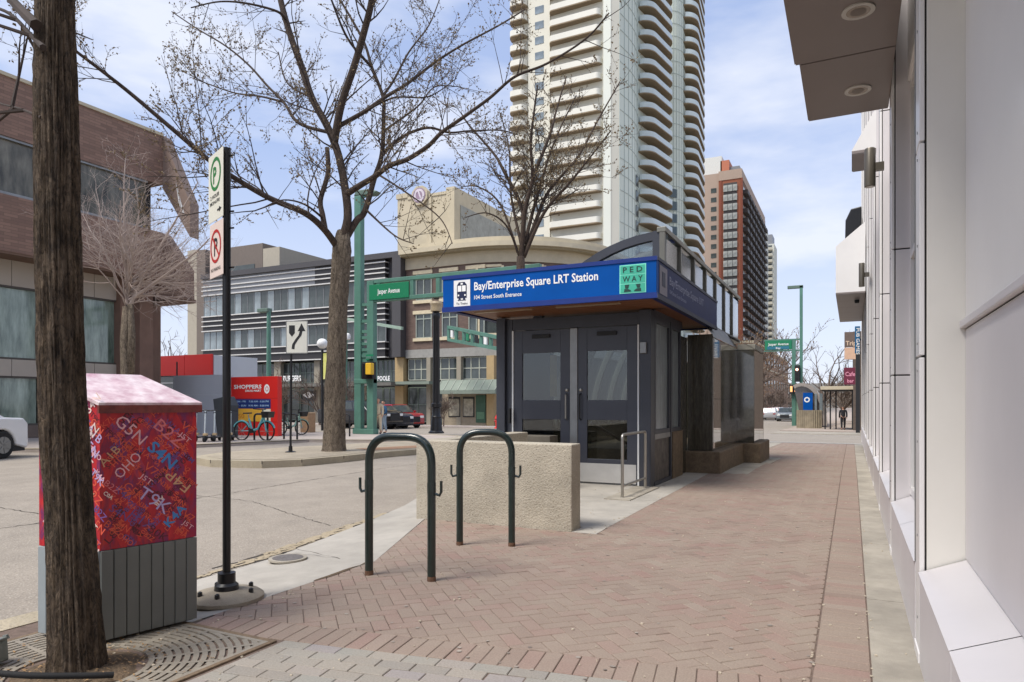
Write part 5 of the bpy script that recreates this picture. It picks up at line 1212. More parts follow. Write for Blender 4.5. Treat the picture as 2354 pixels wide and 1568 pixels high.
# black fluted lamp post
p = base(1003, 996); t = thing('lamp_post', 'black lamp post with fluted base between the median and the kiosk', 'lamp post', p); d = dep(p.x, p.y); s_ = d / FPX; z = lambda v: hz(p.x, p.y, v) - p.z
MB().lathe(tuple(p), [(18 * s_, 0), (18 * s_, .06), (14 * s_, .14), (12 * s_, z(965)), (11 * s_, z(962)), (11.5 * s_, z(958)), (9.5 * s_, z(955)), (9.5 * s_, z(938)), (12 * s_, z(936)), (12 * s_, z(928)), (8.5 * s_, z(926)), (7.5 * s_, z(735)), (9 * s_, z(730)), (9 * s_, z(722)), (7.5 * s_, z(720)), (7.5 * s_, z(716))], 20).build('pole', M['black'], t, smooth=True)
MB().lathe((p.x, p.y, p.z + z(716)), [(13 * s_, 0), (13.5 * s_, .1), (13 * s_, .28), (15 * s_, .38), (13 * s_, .5)], 20).build('lantern', mat('tan_lantern', S(176, 158, 128), .5), t, smooth=True)
MB().lathe((p.x, p.y, p.z + z(688)), [(6 * s_, 0), (8 * s_, .1), (2 * s_, .3)], 14).build('cap', M['black'], t, smooth=True)
# pharmacy hoarding sign
yS = 21.4
def pxbox(u0, u1, v0, v1, y, th, mb=None):
    x0, x1 = at(u0, y), at(u1, y); um = (u0 + u1) / 2; return (mb or MB()).box(x0, x1, y, y + th, hz(at(um, y), y, v1), hz(at(um, y), y, v0))
def pz(u, v, y): return hz(at(u, y), y, v)
t = thing('shop_sign', 'red pharmacy sign board with blue hours panel and white lettering behind the bicycle', 'sign board', (at(585, yS), yS, gz(yS)))
x0, x1 = at(531, yS), at(638, yS); z0, z1 = gz(yS), pz(585, 866, yS)
MB().box(x0, x1, yS, yS + .25, z0, z1).build('board', M['red'], t, bevel=.01)
wv = x1 - x0; hv = z1 - z0; Q = lambda a, b, k=1: (x0 + wv * a, yS - .008 * k, z0 + hv * b)
def panel(a0, a1, b0, b1, m, name, k=1): return MB().box(x0 + wv * a0, x0 + wv * a1, yS - .006 * k, yS - .006 * (k - 1) - .001, z0 + hv * b0, z0 + hv * b1).build(name, m, t)
panel(.03, .86, .46, .62, M['navy'], 'hours_panel'); panel(.03, .86, .24, .455, mat('sign_amber', S(232, 178, 62), .5, var=.1, scale=3), 'offer_panel'); panel(.68, .86, .25, .45, mat('sign_pale', S(236, 234, 214), .5, var=.08), 'offer_corner', 2)
MB().box(x0, x1, yS - .004, yS, z0 + hv * .235, z0 + hv * .238).build('seam', M['blacktrim'], t); MB().box(x0, x1, yS - .004, yS, z0 + hv * .632, z0 + hv * .635).build('seam', M['blacktrim'], t)
MB().text('SHOPPERS', Q(.07, .80), X, U, hv * .066, wv * .60, .03).build('lettering', M['letter'], t)
MB().text('DRUG MART', Q(.32, .745), X, U, hv * .034, wv * .34, .03).build('lettering', M['letter'], t)
mb = MB(); cq = Vector(Q(.78, .79)); ringp(mb, cq, X, U, .0001, wv * .058, 24, 1.25); mb.build('emblem', M['letter'], t)
mb = MB(); ringp(mb, cq + Vector((.01, -.004, 0)), X, U, wv * .022, wv * .030, 20, 1.3); mb.build('emblem_swirl', M['red'], t)
MB().text('MON - FRI    7:30 AM - 5:30 PM', Q(.08, .565), X, U, hv * .03, wv * .74, .015).text('SAT - SUN   9:30 AM - 5:00 PM', Q(.08, .495), X, U, hv * .03, wv * .74, .015).build('hours_lettering', mat('pale_blue_ink', S(176, 206, 236), .5), t, kind='stuff')
MB().text('1 50', Q(.08, .29), X, U, hv * .08, wv * .22, .02).build('offer_lettering', mat('amber_ink', S(206, 130, 40), .5), t)
# grey white hoarding wall and red container
t = thing('hoarding_wall', 'pale grey panel wall left of the red pharmacy sign', 'wall', (at(470, yS), yS, 0)); gp_ = mat('pale_grey_panel', S(196, 200, 204), .5, var=.03, scale=1)
zb_ = gz(yS); x0, x1 = at(398, yS + .1), at(531, yS + .1)
for a, b in ((0, .33), (.335, .665), (.67, 1)): MB().box(x0, x1, yS + .1, yS + .3, zb_ + (pz(470, 862, yS) - zb_) * a, zb_ + (pz(470, 862, yS) - zb_) * b).build('wall_panel', gp_, t, bevel=.006)
yR = 24.5; t = thing('red_pavilion', 'bright red panelled box building behind the art cabinet', 'kiosk', (at(380, yR), yR, 0))
xs = [at(u, yR) for u in (296, 362, 424, 487)]
for a, b in zip(xs, xs[1:]):
    MB().box(a + .01, b - .01, yR, yR + .1, pz(390, 864, yR), pz(390, 818, yR)).build('red_panel', M['red'], t, bevel=.006)
MB().box(xs[0], xs[1], yR + .02, yR + .12, gz(yR), pz(390, 866, yR)).build('red_panel', M['red'], t)
MB().box(xs[1], xs[2], yR + .05, yR + .12, gz(yR), pz(390, 866, yR)).build('window', M['glassdark'], t)
MB().box(xs[2], xs[3], yR + .03, yR + .12, gz(yR), pz(390, 866, yR)).build('grey_panel', gp_, t)
MB().box(xs[0] - .9, xs[0], yR - 1.1, yR + 3, gz(yR), pz(390, 817, yR)).build('side_panel', M['red'], t, bevel=.006)
MB().box(xs[0], xs[3], yR + .12, yR + 3, gz(yR), pz(390, 820, yR)).build('body', gp_, t)
MB().box(xs[1], xs[2], yR + .02, yR + .05, pz(390, 882, yR) , pz(390, 879, yR)).build('transom', gp_, t)
p = Vector((at(407, yS + .9), yS + .9, 0)); tag(MB().tube([p + Vector((0, 0, gz(p.y))), Vector((p.x, p.y, hz(p.x, p.y, 832)))], .035, 8).build('thin_pole', M['black'], smooth=True), 'thin black pole before the pale grey wall', 'pole')
# planter bin
p = base(708, 994); d = dep(p.x, p.y); w = 12 * d / FPX
t = thing('concrete_bin', 'square tan concrete bin left of the elm trunk', 'bin', p); MB().box(p.x - w, p.x + w, p.y - w, p.y + w, p.z, p.z + .95).build('body', mat('tan_aggregate', S(164, 132, 100), .9, var=.15, scale=8, bump=.3), t, bevel=.02)
MB().box(p.x - w - .01, p.x + w + .01, p.y - w - .01, p.y + w + .01, p.z + .95, p.z + 1.02).build('lid', mat('tan_lid', S(178, 150, 118), .8), t, bevel=.02)
# far bicycle hoops
for i, (u, vv, lab) in enumerate(((668, 1010, 'low black hoop rack just right of the red pharmacy sign'), (600, 1012, 'low black hoop rack in front of the parked bicycle'), (790, 1003, 'low black hoop rack beside the elm trunk foot'))):
    p = base(u, vv); t = thing('bicycle_rack', lab, 'bike rack', p, 'hooped racks on the far pavement'); a, b = p + Vector((-.33, 0, 0)), p + Vector((.33, 0, 0)); U9 = Vector((0, 0, .95))
    MB().tube([a] + bend(a, a + U9, b + U9, .15, 5) + bend(a + U9, b + U9, b, .15, 5) + [b], .035, 8).build('hoop', M['black'], t, smooth=True)
# e-scooters
def scooter(m_deck):
    t = thing('scooter', 'x', 'scooter', (0, 0, 0), 'parked electric scooters'); W_ = 1.05
    MB().box(-.32, .30, -.08, .08, .12, .17).build('deck', m_deck, t, bevel=.02)
    MB().tube([(.36, 0, .15), (.42, 0, .35), (.34, 0, W_)], .025, 8).build('stem', mat('scooter_white', S(206, 216, 218), .4), t, smooth=True)
    MB().tube([(.33, -.24, W_), (.34, 0, W_ + .03), (.33, .24, W_)], .016, 6).build('handlebar', M['black'], t, smooth=True)
    for x in (-.40, .44):
        w = MB(); w.tube([(x, -.035, .11), (x, .035, .11)], .11, 16); w.build('wheel', M['rubber'], t, smooth=True)
    MB().box(.26, .44, -.06, .06, .22, .30).build('fender', mat('scooter_tan', S(196, 170, 130), .5), t, bevel=.01)
    MB().tube([(.34, 0, W_ - .08), (.32, 0, W_ - .02)], .04, 8).build('display', M['black'], t)
    return t
sc0 = scooter(mat('scooter_deck', S(60, 60, 60), .6)); P_ = [(462, 1014), (480, 1015), (499, 1014), (533, 1013)]
labs = ['leftmost electric scooter parked just right of the art cabinet', 'second electric scooter parked before the pale grey wall', 'third electric scooter parked left of the black sign pole', 'electric scooter parked just right of the black sign pole']
for i, (u, v) in enumerate(P_):
    s_ = sc0 if i == 0 else copy_tree(sc0); s_['label'] = labs[i]; s_.location = base(u, v); s_.rotation_euler = (0, 0, R(-62 + i * 5))
# shared bicycle
def bicycle(loc, rz, label, fm):
    t = thing('bicycle', label, 'bicycle', (0, 0, 0)); r_ = .33
    for x in (-.52, .56):
        w = MB(); n = 22; ring = [Vector((x + r_ * math.cos(2 * math.pi * k / n), 0, r_ + r_ * math.sin(2 * math.pi * k / n))) for k in range(n + 1)]; w.tube(ring, .028, 6, False); wh = w.build('wheel', M['rubber'], t, smooth=True, local=True)
        s_ = MB()
        for k in range(8): a = math.pi * 2 * k / 8; s_.tube([(x, 0, r_), (x + .31 * math.cos(a), 0, r_ + .31 * math.sin(a))], .006, 4)
        s_.tube([(x, -.04, r_), (x, .04, r_)], .03, 8); s_.build('spokes', M['alu'], wh, local=True)
        f = MB(); pts = [Vector((x + .37 * math.cos(R(a)), 0, r_ + .37 * math.sin(R(a)))) for a in range(20, 165, 15)]; f.tube(pts, .03, 5); f.build('mudguard', fm, t, smooth=True, local=True)
    f = MB(); f.tube([(.42, 0, .82), (.2, 0, .42), (-.05, 0, .34)], .045, 8).tube([(-.05, 0, .34), (-.2, 0, .78)], .035, 8).tube([(-.05, 0, .34), (-.52, 0, .33)], .02, 6).tube([(-.16, 0, .65), (-.52, 0, .33)], .015, 6).tube([(.42, 0, .95), (.56, 0, .33)], .03, 8); f.build('frame', fm, t, smooth=True, local=True)
    MB().tube([(-.2, 0, .78), (-.24, 0, .95)], .018, 6).build('seat_post', M['alu'], t, local=True)
    MB().extr([(-.4, -.09, .95), (-.4, .09, .95), (-.12, .03, .96), (-.06, 0, .96), (-.12, -.03, .96)], (0, 0, .05)).build('saddle', M['black'], t, bevel=.01, local=True)
    MB().tube([(.42, 0, .95), (.40, 0, 1.1), (.36, 0, 1.12)], .02, 6).tube([(.22, -.3, 1.14), (.38, -.2, 1.12), (.40, 0, 1.1), (.38, .2, 1.12), (.22, .3, 1.14)], .016, 6).build('handlebar', M['black'], t, smooth=True, local=True)
    b = MB(); b.extr([(.48, -.17, .82), (.74, -.17, .82), (.80, -.19, 1.04), (.46, -.19, 1.04)], (0, .36, 0)); b.build('basket', M['black'], t, bevel=.01, local=True)
    MB().tube([(-.05, -.1, .34), (-.05, .1, .34)], .08, 12).build('crank', M['blacktrim'], t, local=True)
    t.location = loc; t.rotation_euler = (0, 0, rz); return t
bicycle(base(583, 1012), R(8), 'teal shared bicycle with basket parked before the red pharmacy sign', mat('teal_frame', S(96, 168, 176), .4))
bicycle(base(668, 1000), R(75), 'pale green parked bicycle right of the red pharmacy sign', mat('mint_frame', S(140, 176, 160), .4))
# small red standpipe by the kiosk, dark bin by the wall
p = base(1144, 985); t = thing('hydrant', 'small red fire hydrant seen left of the kiosk post', 'hydrant', p); k = dep(p.x, p.y) / FPX
MB().lathe(tuple(p), [(8 * k, 0), (8 * k, .06), (5 * k, .1), (5 * k, .62), (7 * k, .68), (6 * k, .78), (3 * k, .95), (1.5 * k, 1.15)], 14).build('barrel', M['red'], t, smooth=True)
MB().tube([(p.x - 8 * k, p.y, p.z + .5), (p.x + 8 * k, p.y, p.z + .5)], 3 * k, 8).build('nozzle', mat('dark_red', S(140, 30, 28), .5), t, smooth=True)
p = base(462, 1008); t = thing('waste_bin', 'dark slanted bin standing between the art cabinet and scooters', 'bin', p)
MB().extr([(p.x - .3, p.y + 1.0, p.z), (p.x + .3, p.y + 1.0, p.z), (p.x + .32, p.y + 1.0, p.z + 1.25), (p.x + .1, p.y + 1.0, p.z + 1.6), (p.x - .55, p.y + 1.0, p.z + 1.5)], (0, .5, 0)).build('body', mat('slate', S(52, 56, 62), .5), t, bevel=.02)
q_ = gp(662, 1283, -.045); t = thing('drain_cover', 'round iron cover set in the concrete ramp by the kerb', 'drain cover', q_); MB().lathe(q_, [(.16, -.01), (.16, .006), (.13, .006), (.13, .004)], 24).build('rim', M['concrete'], t, smooth=True); MB().lathe((q_[0], q_[1], q_[2] + .002), [(.128, 0), (.128, .005)], 24).build('lid', mat('old_iron', S(112, 106, 102), .6, .3, var=.3, scale=40), t)
# ---------------------------------------------------------------- far gantry and second station entrance
p = base(1836, 979); fy_ = p.y; t = thing('sign_gantry', 'far green gantry with street name sign and signals beyond the crossing', 'street gantry', p, 'green street sign gantries')
Z = lambda u, v: hz(at(u, fy_), fy_, v); Xf = lambda u: at(u, fy_)
MB().box(Xf(1838), Xf(1845), fy_, fy_ + .3, p.z, Z(1842, 657)).build('post', M['green'], t); MB().box(Xf(1820), Xf(1829), fy_, fy_ + .3, p.z, Z(1825, 780)).build('post', M['green'], t)
MB().box(Xf(1810), Xf(1846), fy_, fy_ + .3, Z(1830, 663), Z(1830, 656)).build('lamp_head', mat('lamp_green', S(92, 112, 100)), t, bevel=.03)
for v in (781, 806): MB().box(Xf(1756), Xf(1838), fy_ + .05, fy_ + .25, Z(1800, v + 1.5), Z(1800, v - 1.5)).build('beam', M['green'], t)
MB().box(Xf(1758), Xf(1821), fy_, fy_ + .08, Z(1790, 804), Z(1790, 783)).build('street_name_panel', M['greensign'], t)
MB().box(Xf(1763), Xf(1814), fy_ - .02, fy_ - .001, Z(1790, 803), Z(1790, 796)).build('info_strip', mat('teal_strip', S(40, 110, 130), .5), t)
MB().text('Jasper Avenue', (Xf(1789), fy_ - .03, Z(1790, 794)), X, U, .24, 1.75, .012, 'c').build('street_name', M['letter'], t); MB().text('Bay', (Xf(1789), fy_ - .04, Z(1790, 802)), X, U, .16, .4, .012, 'c').build('lettering', M['letter'], t)
MB().box(Xf(1829), Xf(1838), fy_ + .1, fy_ + .2, Z(1834, 842), Z(1834, 838)).build('cross_beam', M['green'], t)
MB().box(Xf(1829), Xf(1838), fy_ + .1, fy_ + .2, Z(1834, 979), Z(1834, 905)).build('infill_panel', mat('pale_infill', S(120, 150, 130), .6), t)
sg = thing('traffic_signal', 'traffic signal with lit amber red lamp on the far gantry', 'traffic signal', (Xf(1832), fy_, Z(1832, 860)))
MB().box(Xf(1827), Xf(1839), fy_ - .3, fy_ - .05, Z(1832, 878), Z(1832, 840)).build('signal_housing', M['blacktrim'], sg, bevel=.03)
lm = mat('lit_signal', (1.0, .45, .30), .4, emit=4); mb = MB(); ringp(mb, Vector((Xf(1832.5), fy_ - .32, Z(1832, 850))), X, U, .001, .11, 16); mb.build('lit_lens', lm, sg)
for v in (860, 870): mb = MB(); ringp(mb, Vector((Xf(1832.5), fy_ - .32, Z(1832, v))), X, U, .001, .10, 16); mb.build('lens', M['black'], sg)
sg = thing('traffic_signal', 'pair of lit orange pedestrian signals low on the far gantry', 'traffic signal', (Xf(1823), fy_, Z(1832, 895)))
for u0 in (1815, 1825): 
    h_ = MB().box(Xf(u0), Xf(u0 + 9), fy_ - .32, fy_ - .05, Z(1822, 906), Z(1822, 884)).build('signal_housing', M['blacktrim'], sg, bevel=.02)
    MB().box(Xf(u0 + 2), Xf(u0 + 7), fy_ - .335, fy_ - .322, Z(1822, 901), Z(1822, 888)).build('lit_hand', mat('lit_hand', (1.0, .42, .16), .4, emit=.8), h_)
# second entrance
t = thing('station_entrance', 'far station entrance with round glass vault beyond the crossing', 'station entrance', (at(1860, 66), 66, gz(66))); y0 = 64.0; Z2 = lambda v, y=64.0: hz(at(1868, y), y, v)
cx2 = at(1843, y0); rr_ = at(1897, y0) - cx2; zc = Z2(978); hh_ = Z2(884) - zc; mb = MB(); arc_ = [(cx2 + rr_ * math.sin(R(a)), zc + hh_ * math.cos(R(a))) for a in range(-20, 95, 5)]
for (xa, za), (xb, zb) in zip(arc_, arc_[1:]): mb.beam((xa, y0, za), (xb, y0, zb), .3, .28, (0, 1, 0))
mb.build('arch_frame', mat('pale_arch', S(170, 160, 150), .4, .4), t)
mb = MB(); n = len(arc_); mb.add([(x, yq, z) for yq in (y0 + .2, y0 + 7) for x, z in arc_], [(k, k + 1, k + 1 + n, k + n) for k in range(n - 1)]); mb.build('vault_pane', M['glassdark'], t, smooth=True)
mb = MB(); mb.quadp([(x, y0 + .15, z) for x, z in arc_] + [(cx2, y0 + .15, zc)]); mb.build('gable_pane', mat('brown_glass', S(88, 78, 72), .12, var=.4, scale=.6, spec=1), t)
MB().box(at(1846, y0 - .4), at(1868, y0 - .4), y0 - .5, y0 - .3, Z2(945), Z2(903)).build('blue_panel', M['blue'], t)
mb = MB(); ringp(mb, Vector((at(1855, y0 - .5), y0 - .52, Z2(919))), X, U, .13, .23, 20); mb.build('emblem', M['letter'], t)
MB().box(at(1873, y0), at(1878, y0), y0 - .3, y0 - .1, Z2(945), Z2(905)).build('pane', M['glasssky'], t); MB().box(at(1884, y0), at(1891, y0), y0 - .3, y0 - .1, Z2(945), Z2(905)).build('pane', M['glasssky'], t)
t = thing('planter_wall', 'curved brown ribbed concrete planter at the far corner', 'planter', (at(1855, 62), 62, gz(60))); tanm = mat('ribbed_tan', S(150, 138, 116), .85, var=.2, scale=2, dirt=.2)
na = 12
for k in range(na):
    u0 = 1830 + k * 4.9; dy = .9 * (1 - math.cos((k - 5.5) / 6)); MB().box(at(u0, 61), at(u0 + 4.5, 61), 61 + dy, 61.5 + dy, gz(61), hz(at(1860, 61), 61, 943)).build('rib_panel', tanm, t)
# bus canopy, signs and building beyond
t = thing('shelter_canopy', 'flat white canopy on dark posts where a pedestrian walks', 'canopy', (at(1930, 58), 58, gz(58))); yc = 57.0; Zc = lambda v: hz(at(1930, yc), yc, v)
MB().box(at(1886, yc), at(1990, yc), yc, yc + 5, Zc(896), Zc(888)).build('roof', M['cream'], t, bevel=.03); MB().box(at(1888, yc), at(1990, yc), yc + .1, yc + 4.8, Zc(898.5), Zc(896.2)).build('soffit', M['blacktrim'], t)
for u in (1895, 1907, 1920, 1958, 1966): MB().box(at(u, yc + 2), at(u + 3.2, yc + 2), yc + 2, yc + 2.2, gz(60), Zc(897)).build('post', M['blacktrim'], t)
t = thing('shop_building', 'dark shopfront building just beyond the white building on the right', 'building', (2, 72, gz(60))); bm = mat('brown_render', S(92, 80, 70), .8, var=.2)
xw = at(1961, 56); MB().box(xw, xw + 14, 56, 90, gz(60), 6.5).build('wall', bm, t); MB().box(xw - .03, xw, 58, 70, gz(60), 2.4).build('window', M['glassdark'], t)
for k in range(3): MB().box(xw - .02, xw + .02, 60 + k * 4, 62.5 + k * 4, 3.4, 5.2).build('window', M['glassdark'], t)
def sign_board(u0, u1, v0, v1, y, m, label, txt=None, vert=False, tm=None):
    x0, x1 = at(u0, y), at(u1, y); um = (u0 + u1) / 2; z0, z1 = hz(at(um, y), y, v1), hz(at(um, y), y, v0); t = thing('shop_sign', label, 'shop sign', ((x0 + x1) / 2, y, z0)); b = MB().box(x0, x1, y, y + .18, z0, z1).build('board', m, t, bevel=.01)
    MB().beam((x1, y + .09, (z0 + z1) / 2), (x1 + .6, y + .09, (z0 + z1) / 2), .06, .06).build('bracket', M['black'], t)
    if txt:
        mb = MB()
        for s_, a, b_, w, h in txt:
            if vert: mb.text(s_, (x0 + (x1 - x0) * a, y - .006, z0 + (z1 - z0) * b_), (0, 0, -1), X, h, w, .015)
            else: mb.text(s_, (x0 + (x1 - x0) * a, y - .006, z0 + (z1 - z0) * b_), X, U, h, w, .012)
            mb.build('lettering', tm or M['letter'], t); mb = MB()
    return t
sign_board(1965, 1977, 750, 812, 27.6, mat('sign_teal_blue', S(24, 96, 140), .5), 'vertical blue sign with white letters at the end of the white building', [('PUB GAMES', .28, .93, .95, .11)], True)
sign_board(1941, 1967, 763, 798, 50.0, mat('sign_brown', S(104, 88, 78), .5), 'brown hanging sign reading Trip above a tan strip', [('Trip', .12, .12, .62, .3)], False, mat('tan_ink', S(220, 190, 160), .5))
sign_board(1941, 1967, 799, 826, 50.0, mat('sign_tan', S(206, 168, 140), .6, var=.1), 'tan lower half of the brown hanging sign')
sign_board(1940, 1966, 845, 884, 52.0, mat('sign_maroon', S(104, 34, 56), .5, var=.1), 'maroon sign with pink script hanging over the white canopy', [('Cafe', .12, .5, .6, .3), ('bar', .3, .12, .4, .25)], False, mat('pink_ink', S(226, 150, 170), .5))
p = Vector((at(1970, 27.6), 27.6, gz(27.6))); t = thing('street_pole', 'dark wide pole at the end of the white building', 'pole', (at(1972, 48), 48, gz(48)))
MB().box(at(1967, 48), at(1977, 48), 48, 48.3, gz(48), hz(at(1970, 48), 48, 815)).build('pole', M['blacktrim'], t)
# ---------------------------------------------------------------- vehicles
def arch_profile(L_, zb, top, wheels, wr):
    """lower body outline with wheel arches cut in"""
    P = [(-L_ / 2, zb + .08), (-L_ / 2 + .06, zb)]
    for wx in wheels:
        for a in range(180, -1, -20): P.append((wx + (wr + .06) * math.cos(R(a)), max(zb, wr * .95 + (wr + .06) * math.sin(R(a)))))
    P += [(L_ / 2 - .08, zb), (L_ / 2, zb + .1)] + top
    return P
def car(label, cat, loc, rz, paint, L_, Wd, top, cab, wheels=(-1.35, 1.4), wr=.36, zb=.28, bed=None, group=None, tail='sedan', glass='glassdark'):
    t = thing('parked_car', label, cat, (0, 0, 0), group); hw = Wd / 2; P = arch_profile(L_, zb, top, wheels, wr)
    mb = MB(); n = len(P); mid = [(-hw * .93, -1), (-hw, 0), (hw, 0), (hw * .93, 1)]
    vs = []; zt = max(p[1] for p in top)
    for y, k in ((-hw * .97, 0), (hw * .97, 1)): vs += [(x, y, z) for x, z in P]
    mb.add(vs, [tuple(range(n)), tuple(range(2 * n - 1, n - 1, -1))] + [((i + 1) % n, i, i + n, (i + 1) % n + n) for i in range(n)])
    b = mb.build('body', paint, t, bevel=.045, local=True, smooth=True)
    (rb, zb1), (rt, zr), (ft, zr2), (fb, zb2) = cab; w0, w1 = hw * .95, hw * .76
    mb = MB(); mb.add([(rb, -w0, zb1), (fb, -w0, zb2), (ft, -w1, zr2), (rt, -w1, zr), (rb, w0, zb1), (fb, w0, zb2), (ft, w1, zr2), (rt, w1, zr)], [(0, 1, 2, 3), (5, 4, 7, 6), (3, 2, 6, 7), (1, 5, 6, 2), (4, 0, 3, 7)])
    mb.build('cabin', paint, t, bevel=.05, local=True, smooth=True)
    lp = lambda a, b_, k: a + (b_ - a) * k; e = .012; gl = []
    for s_ in (-1, 1):                                # side glass
        for k0, k1 in ((.06, .48), (.53, .94)):
            x0, x1, x2, x3 = lp(rb, fb, k0), lp(rb, fb, k1), lp(rt, ft, k1), lp(rt, ft, k0); q = [(x0, w0), (x1, w0), (x2, w1), (x3, w1)]
            f = lambda i, k: (q[i][0] * (1) , s_ * (lp(w0, w1, k) + e), lp(zb1, zr, k))
            mb = MB(); v = [(lp(x0, x3, .10), s_ * (lp(w0, w1, .10) + e), lp(zb1, zr, .10)), (lp(x1, x2, .10), s_ * (lp(w0, w1, .10) + e), lp(zb2, zr2, .10)), (lp(x1, x2, .86), s_ * (lp(w0, w1, .86) + e), lp(zb2, zr2, .86)), (lp(x0, x3, .86), s_ * (lp(w0, w1, .86) + e), lp(zb1, zr, .86))]
            mb.quadp(v if s_ < 0 else v[::-1]); mb.build('side_window', M[glass], t, local=True)
    for xb, xt, zz_, zt_, s_, nm in ((fb, ft, zb2, zr2, 1, 'windscreen'), (rb, rt, zb1, zr, -1, 'rear_window')):
        v = [(lp(xb, xt, .08) + s_ * .02, -lp(w0, w1, .08) * .9, lp(zz_, zt_, .08) + .01), (lp(xb, xt, .08) + s_ * .02, lp(w0, w1, .08) * .9, lp(zz_, zt_, .08) + .01), (lp(xb, xt, .9) + s_ * .02, lp(w0, w1, .9) * .9, lp(zz_, zt_, .9) + .01), (lp(xb, xt, .9) + s_ * .02, -lp(w0, w1, .9) * .9, lp(zz_, zt_, .9) + .01)]
        mb = MB(); mb.quadp(v if s_ > 0 else v[::-1]); mb.build(nm, M[glass], t, local=True)
    for wx in wheels:
        for s_ in (-1, 1):
            w = MB().tube([(wx, s_ * (hw - .22), wr), (wx, s_ * (hw - .02), wr), (wx, s_ * (hw + .0), wr)], [wr, wr, wr * .93], 26).build('wheel', M['rubber'], t, local=True, smooth=True)
            r = MB(); r.tube([(wx, s_ * (hw - .05), wr), (wx, s_ * (hw + .012), wr)], wr * .62, 22)
            for k in range(7):
                a = 2 * math.pi * k / 7; r.beam((wx, s_ * (hw + .015), wr), (wx + wr * .6 * math.cos(a), s_ * (hw + .015), wr + wr * .6 * math.sin(a)), .05, .02, (0, 1, 0))
            r.build('rim', M['alu'], w, local=True)
        MB().box(wx - wr - .04, wx + wr + .04, -hw + .24, hw - .24, .2, wr * 2.0).build('wheel_well', M['blacktrim'], t, local=True)
    zf = top[0][1]
    for s_ in (-1, 1):
        MB().box(L_ / 2 - .16, L_ / 2 + .012, s_ * hw * .72 - .17, s_ * hw * .72 + .17, zf - .22, zf - .06).build('headlight', M['white'], t, local=True, bevel=.02)
        MB().box(-L_ / 2 - .012, -L_ / 2 + .14, s_ * hw * .74 - .16, s_ * hw * .74 + .16, top[-1][1] - .24, top[-1][1] - .07).build('taillight', mat('taillight_red', S(176, 30, 34), .25, coat=.5), t, local=True, bevel=.02)
        MB().box(cab[3][0] - .35, cab[3][0] - .2, s_ * (hw + .02), s_ * (hw + .18), cab[3][1] + .02, cab[3][1] + .18) .build('mirror', paint, t, local=True, bevel=.02)
    MB().box(L_ / 2 - .03, L_ / 2 + .008, -hw * .55, hw * .55, zb + .16, zf - .12).build('grille', M['blacktrim'], t, local=True)
    MB().box(-L_ / 2 + .05, L_ / 2 - .05, -hw * .9, hw * .9, zb - .06, zb + .08).build('underbody', M['blacktrim'], t, local=True)
    if bed: MB().box(bed[0], bed[1], -hw * .86, hw * .86, bed[2], bed[2] + .012).build('bed_cover', M['blacktrim'], t, local=True)
    t.location = loc; t.rotation_euler = (0, 0, rz); return t
def paint(n, c, r=.22): return mat(n, c, r, .1, var=.02, scale=1, coat=.8)
yt = 38.0; cx3 = (at(738, yt) + at(924, yt)) / 2
suv_top = lambda L_, hz_, tz: [(L_ / 2 - .02, hz_ - .12), (L_ / 2 - .25, hz_), (.95, hz_ + .06), (-L_ / 2 + .12, tz), (-L_ / 2, tz - .12)]
car('black pickup truck parked behind the elm trunk and green gantry', 'pickup truck', (cx3, yt, gz(yt) - .1), 0, paint('black_car_paint', S(18, 19, 24)), 6.0, 2.0, [(2.98, 1.12), (2.7, 1.25), (1.35, 1.32), (-2.9, 1.34), (-3.0, 1.22)], [(-1.05, 1.32), (-.85, 1.95), (.65, 1.95), (1.4, 1.3)], (-1.85, 2.0), .42, .42, (-2.9, -1.1, 1.35))
yt = 42.5; cx3 = (at(874, yt) + at(970, yt)) / 2
car('shiny red sport utility car behind the two pedestrians', 'car', (cx3 - .4, yt, gz(yt) - .1), R(-20), paint('red_car_paint', S(160, 16, 28)), 4.7, 1.9, suv_top(4.7, 1.1, 1.12), [(-2.2, 1.1), (-1.95, 1.74), (.35, 1.76), (1.2, 1.12)], (-1.45, 1.45), .38, .3)
yt = 39.6; car('dark blue grey car between the green gantry and the red car', 'car', (at(893, yt) - .6, yt, gz(yt) - .1), R(-8), paint('slate_car_paint', S(40, 44, 60)), 4.6, 1.86, suv_top(4.6, 1.05, 1.1), [(-2.15, 1.08), (-1.9, 1.62), (.3, 1.64), (1.15, 1.08)], (-1.4, 1.42), .37, .3)
car('white car whose tail enters at the left edge of the picture', 'car', (-19.14, 7.75, -.1), R(-70), paint('white_car_paint', S(226, 228, 230)), 4.7, 1.84, [(2.33, .78), (1.9, .92), (1.0, .98), (-1.55, 1.03), (-2.2, 1.0), (-2.35, .86)], [(-1.75, .99), (-1.05, 1.40), (.15, 1.42), (1.05, .97)], (-1.55, 1.4), .34, .22)
p = base(1808, 967); car('grey car coming down the street beside the far gantry', 'car', (p.x - .2, p.y + 2, gz(p.y) - .1), R(-90), paint('grey_car_paint', S(110, 118, 122)), 4.6, 1.85, suv_top(4.6, 1.0, 1.05), [(-2.1, 1.05), (-1.8, 1.58), (.3, 1.6), (1.2, 1.02)], (-1.4, 1.42), .36, .26)
for i, (u, v, c, lb) in enumerate(((1771, 956, S(212, 212, 212), 'small white car parked far down the left side of the street'), (1779, 955, S(150, 30, 34), 'small red car parked far down the left side of the street'), (1788, 957, S(176, 180, 184), 'small silver car parked far down the left side of the street'))):
    d = 88 + i * 7; p = wp(u, v, d); car(lb, 'car', (p.x, p.y, gz(p.y) - .1), R(90), paint('far_car_paint_%s' % ('white', 'red', 'silver')[i], c), 4.5, 1.8, suv_top(4.5, 1.0, 1.05), [(-2.1, 1.05), (-1.8, 1.5), (.3, 1.5), (1.2, 1.02)], (-1.4, 1.42), .35, .26, group='cars parked far down the street')

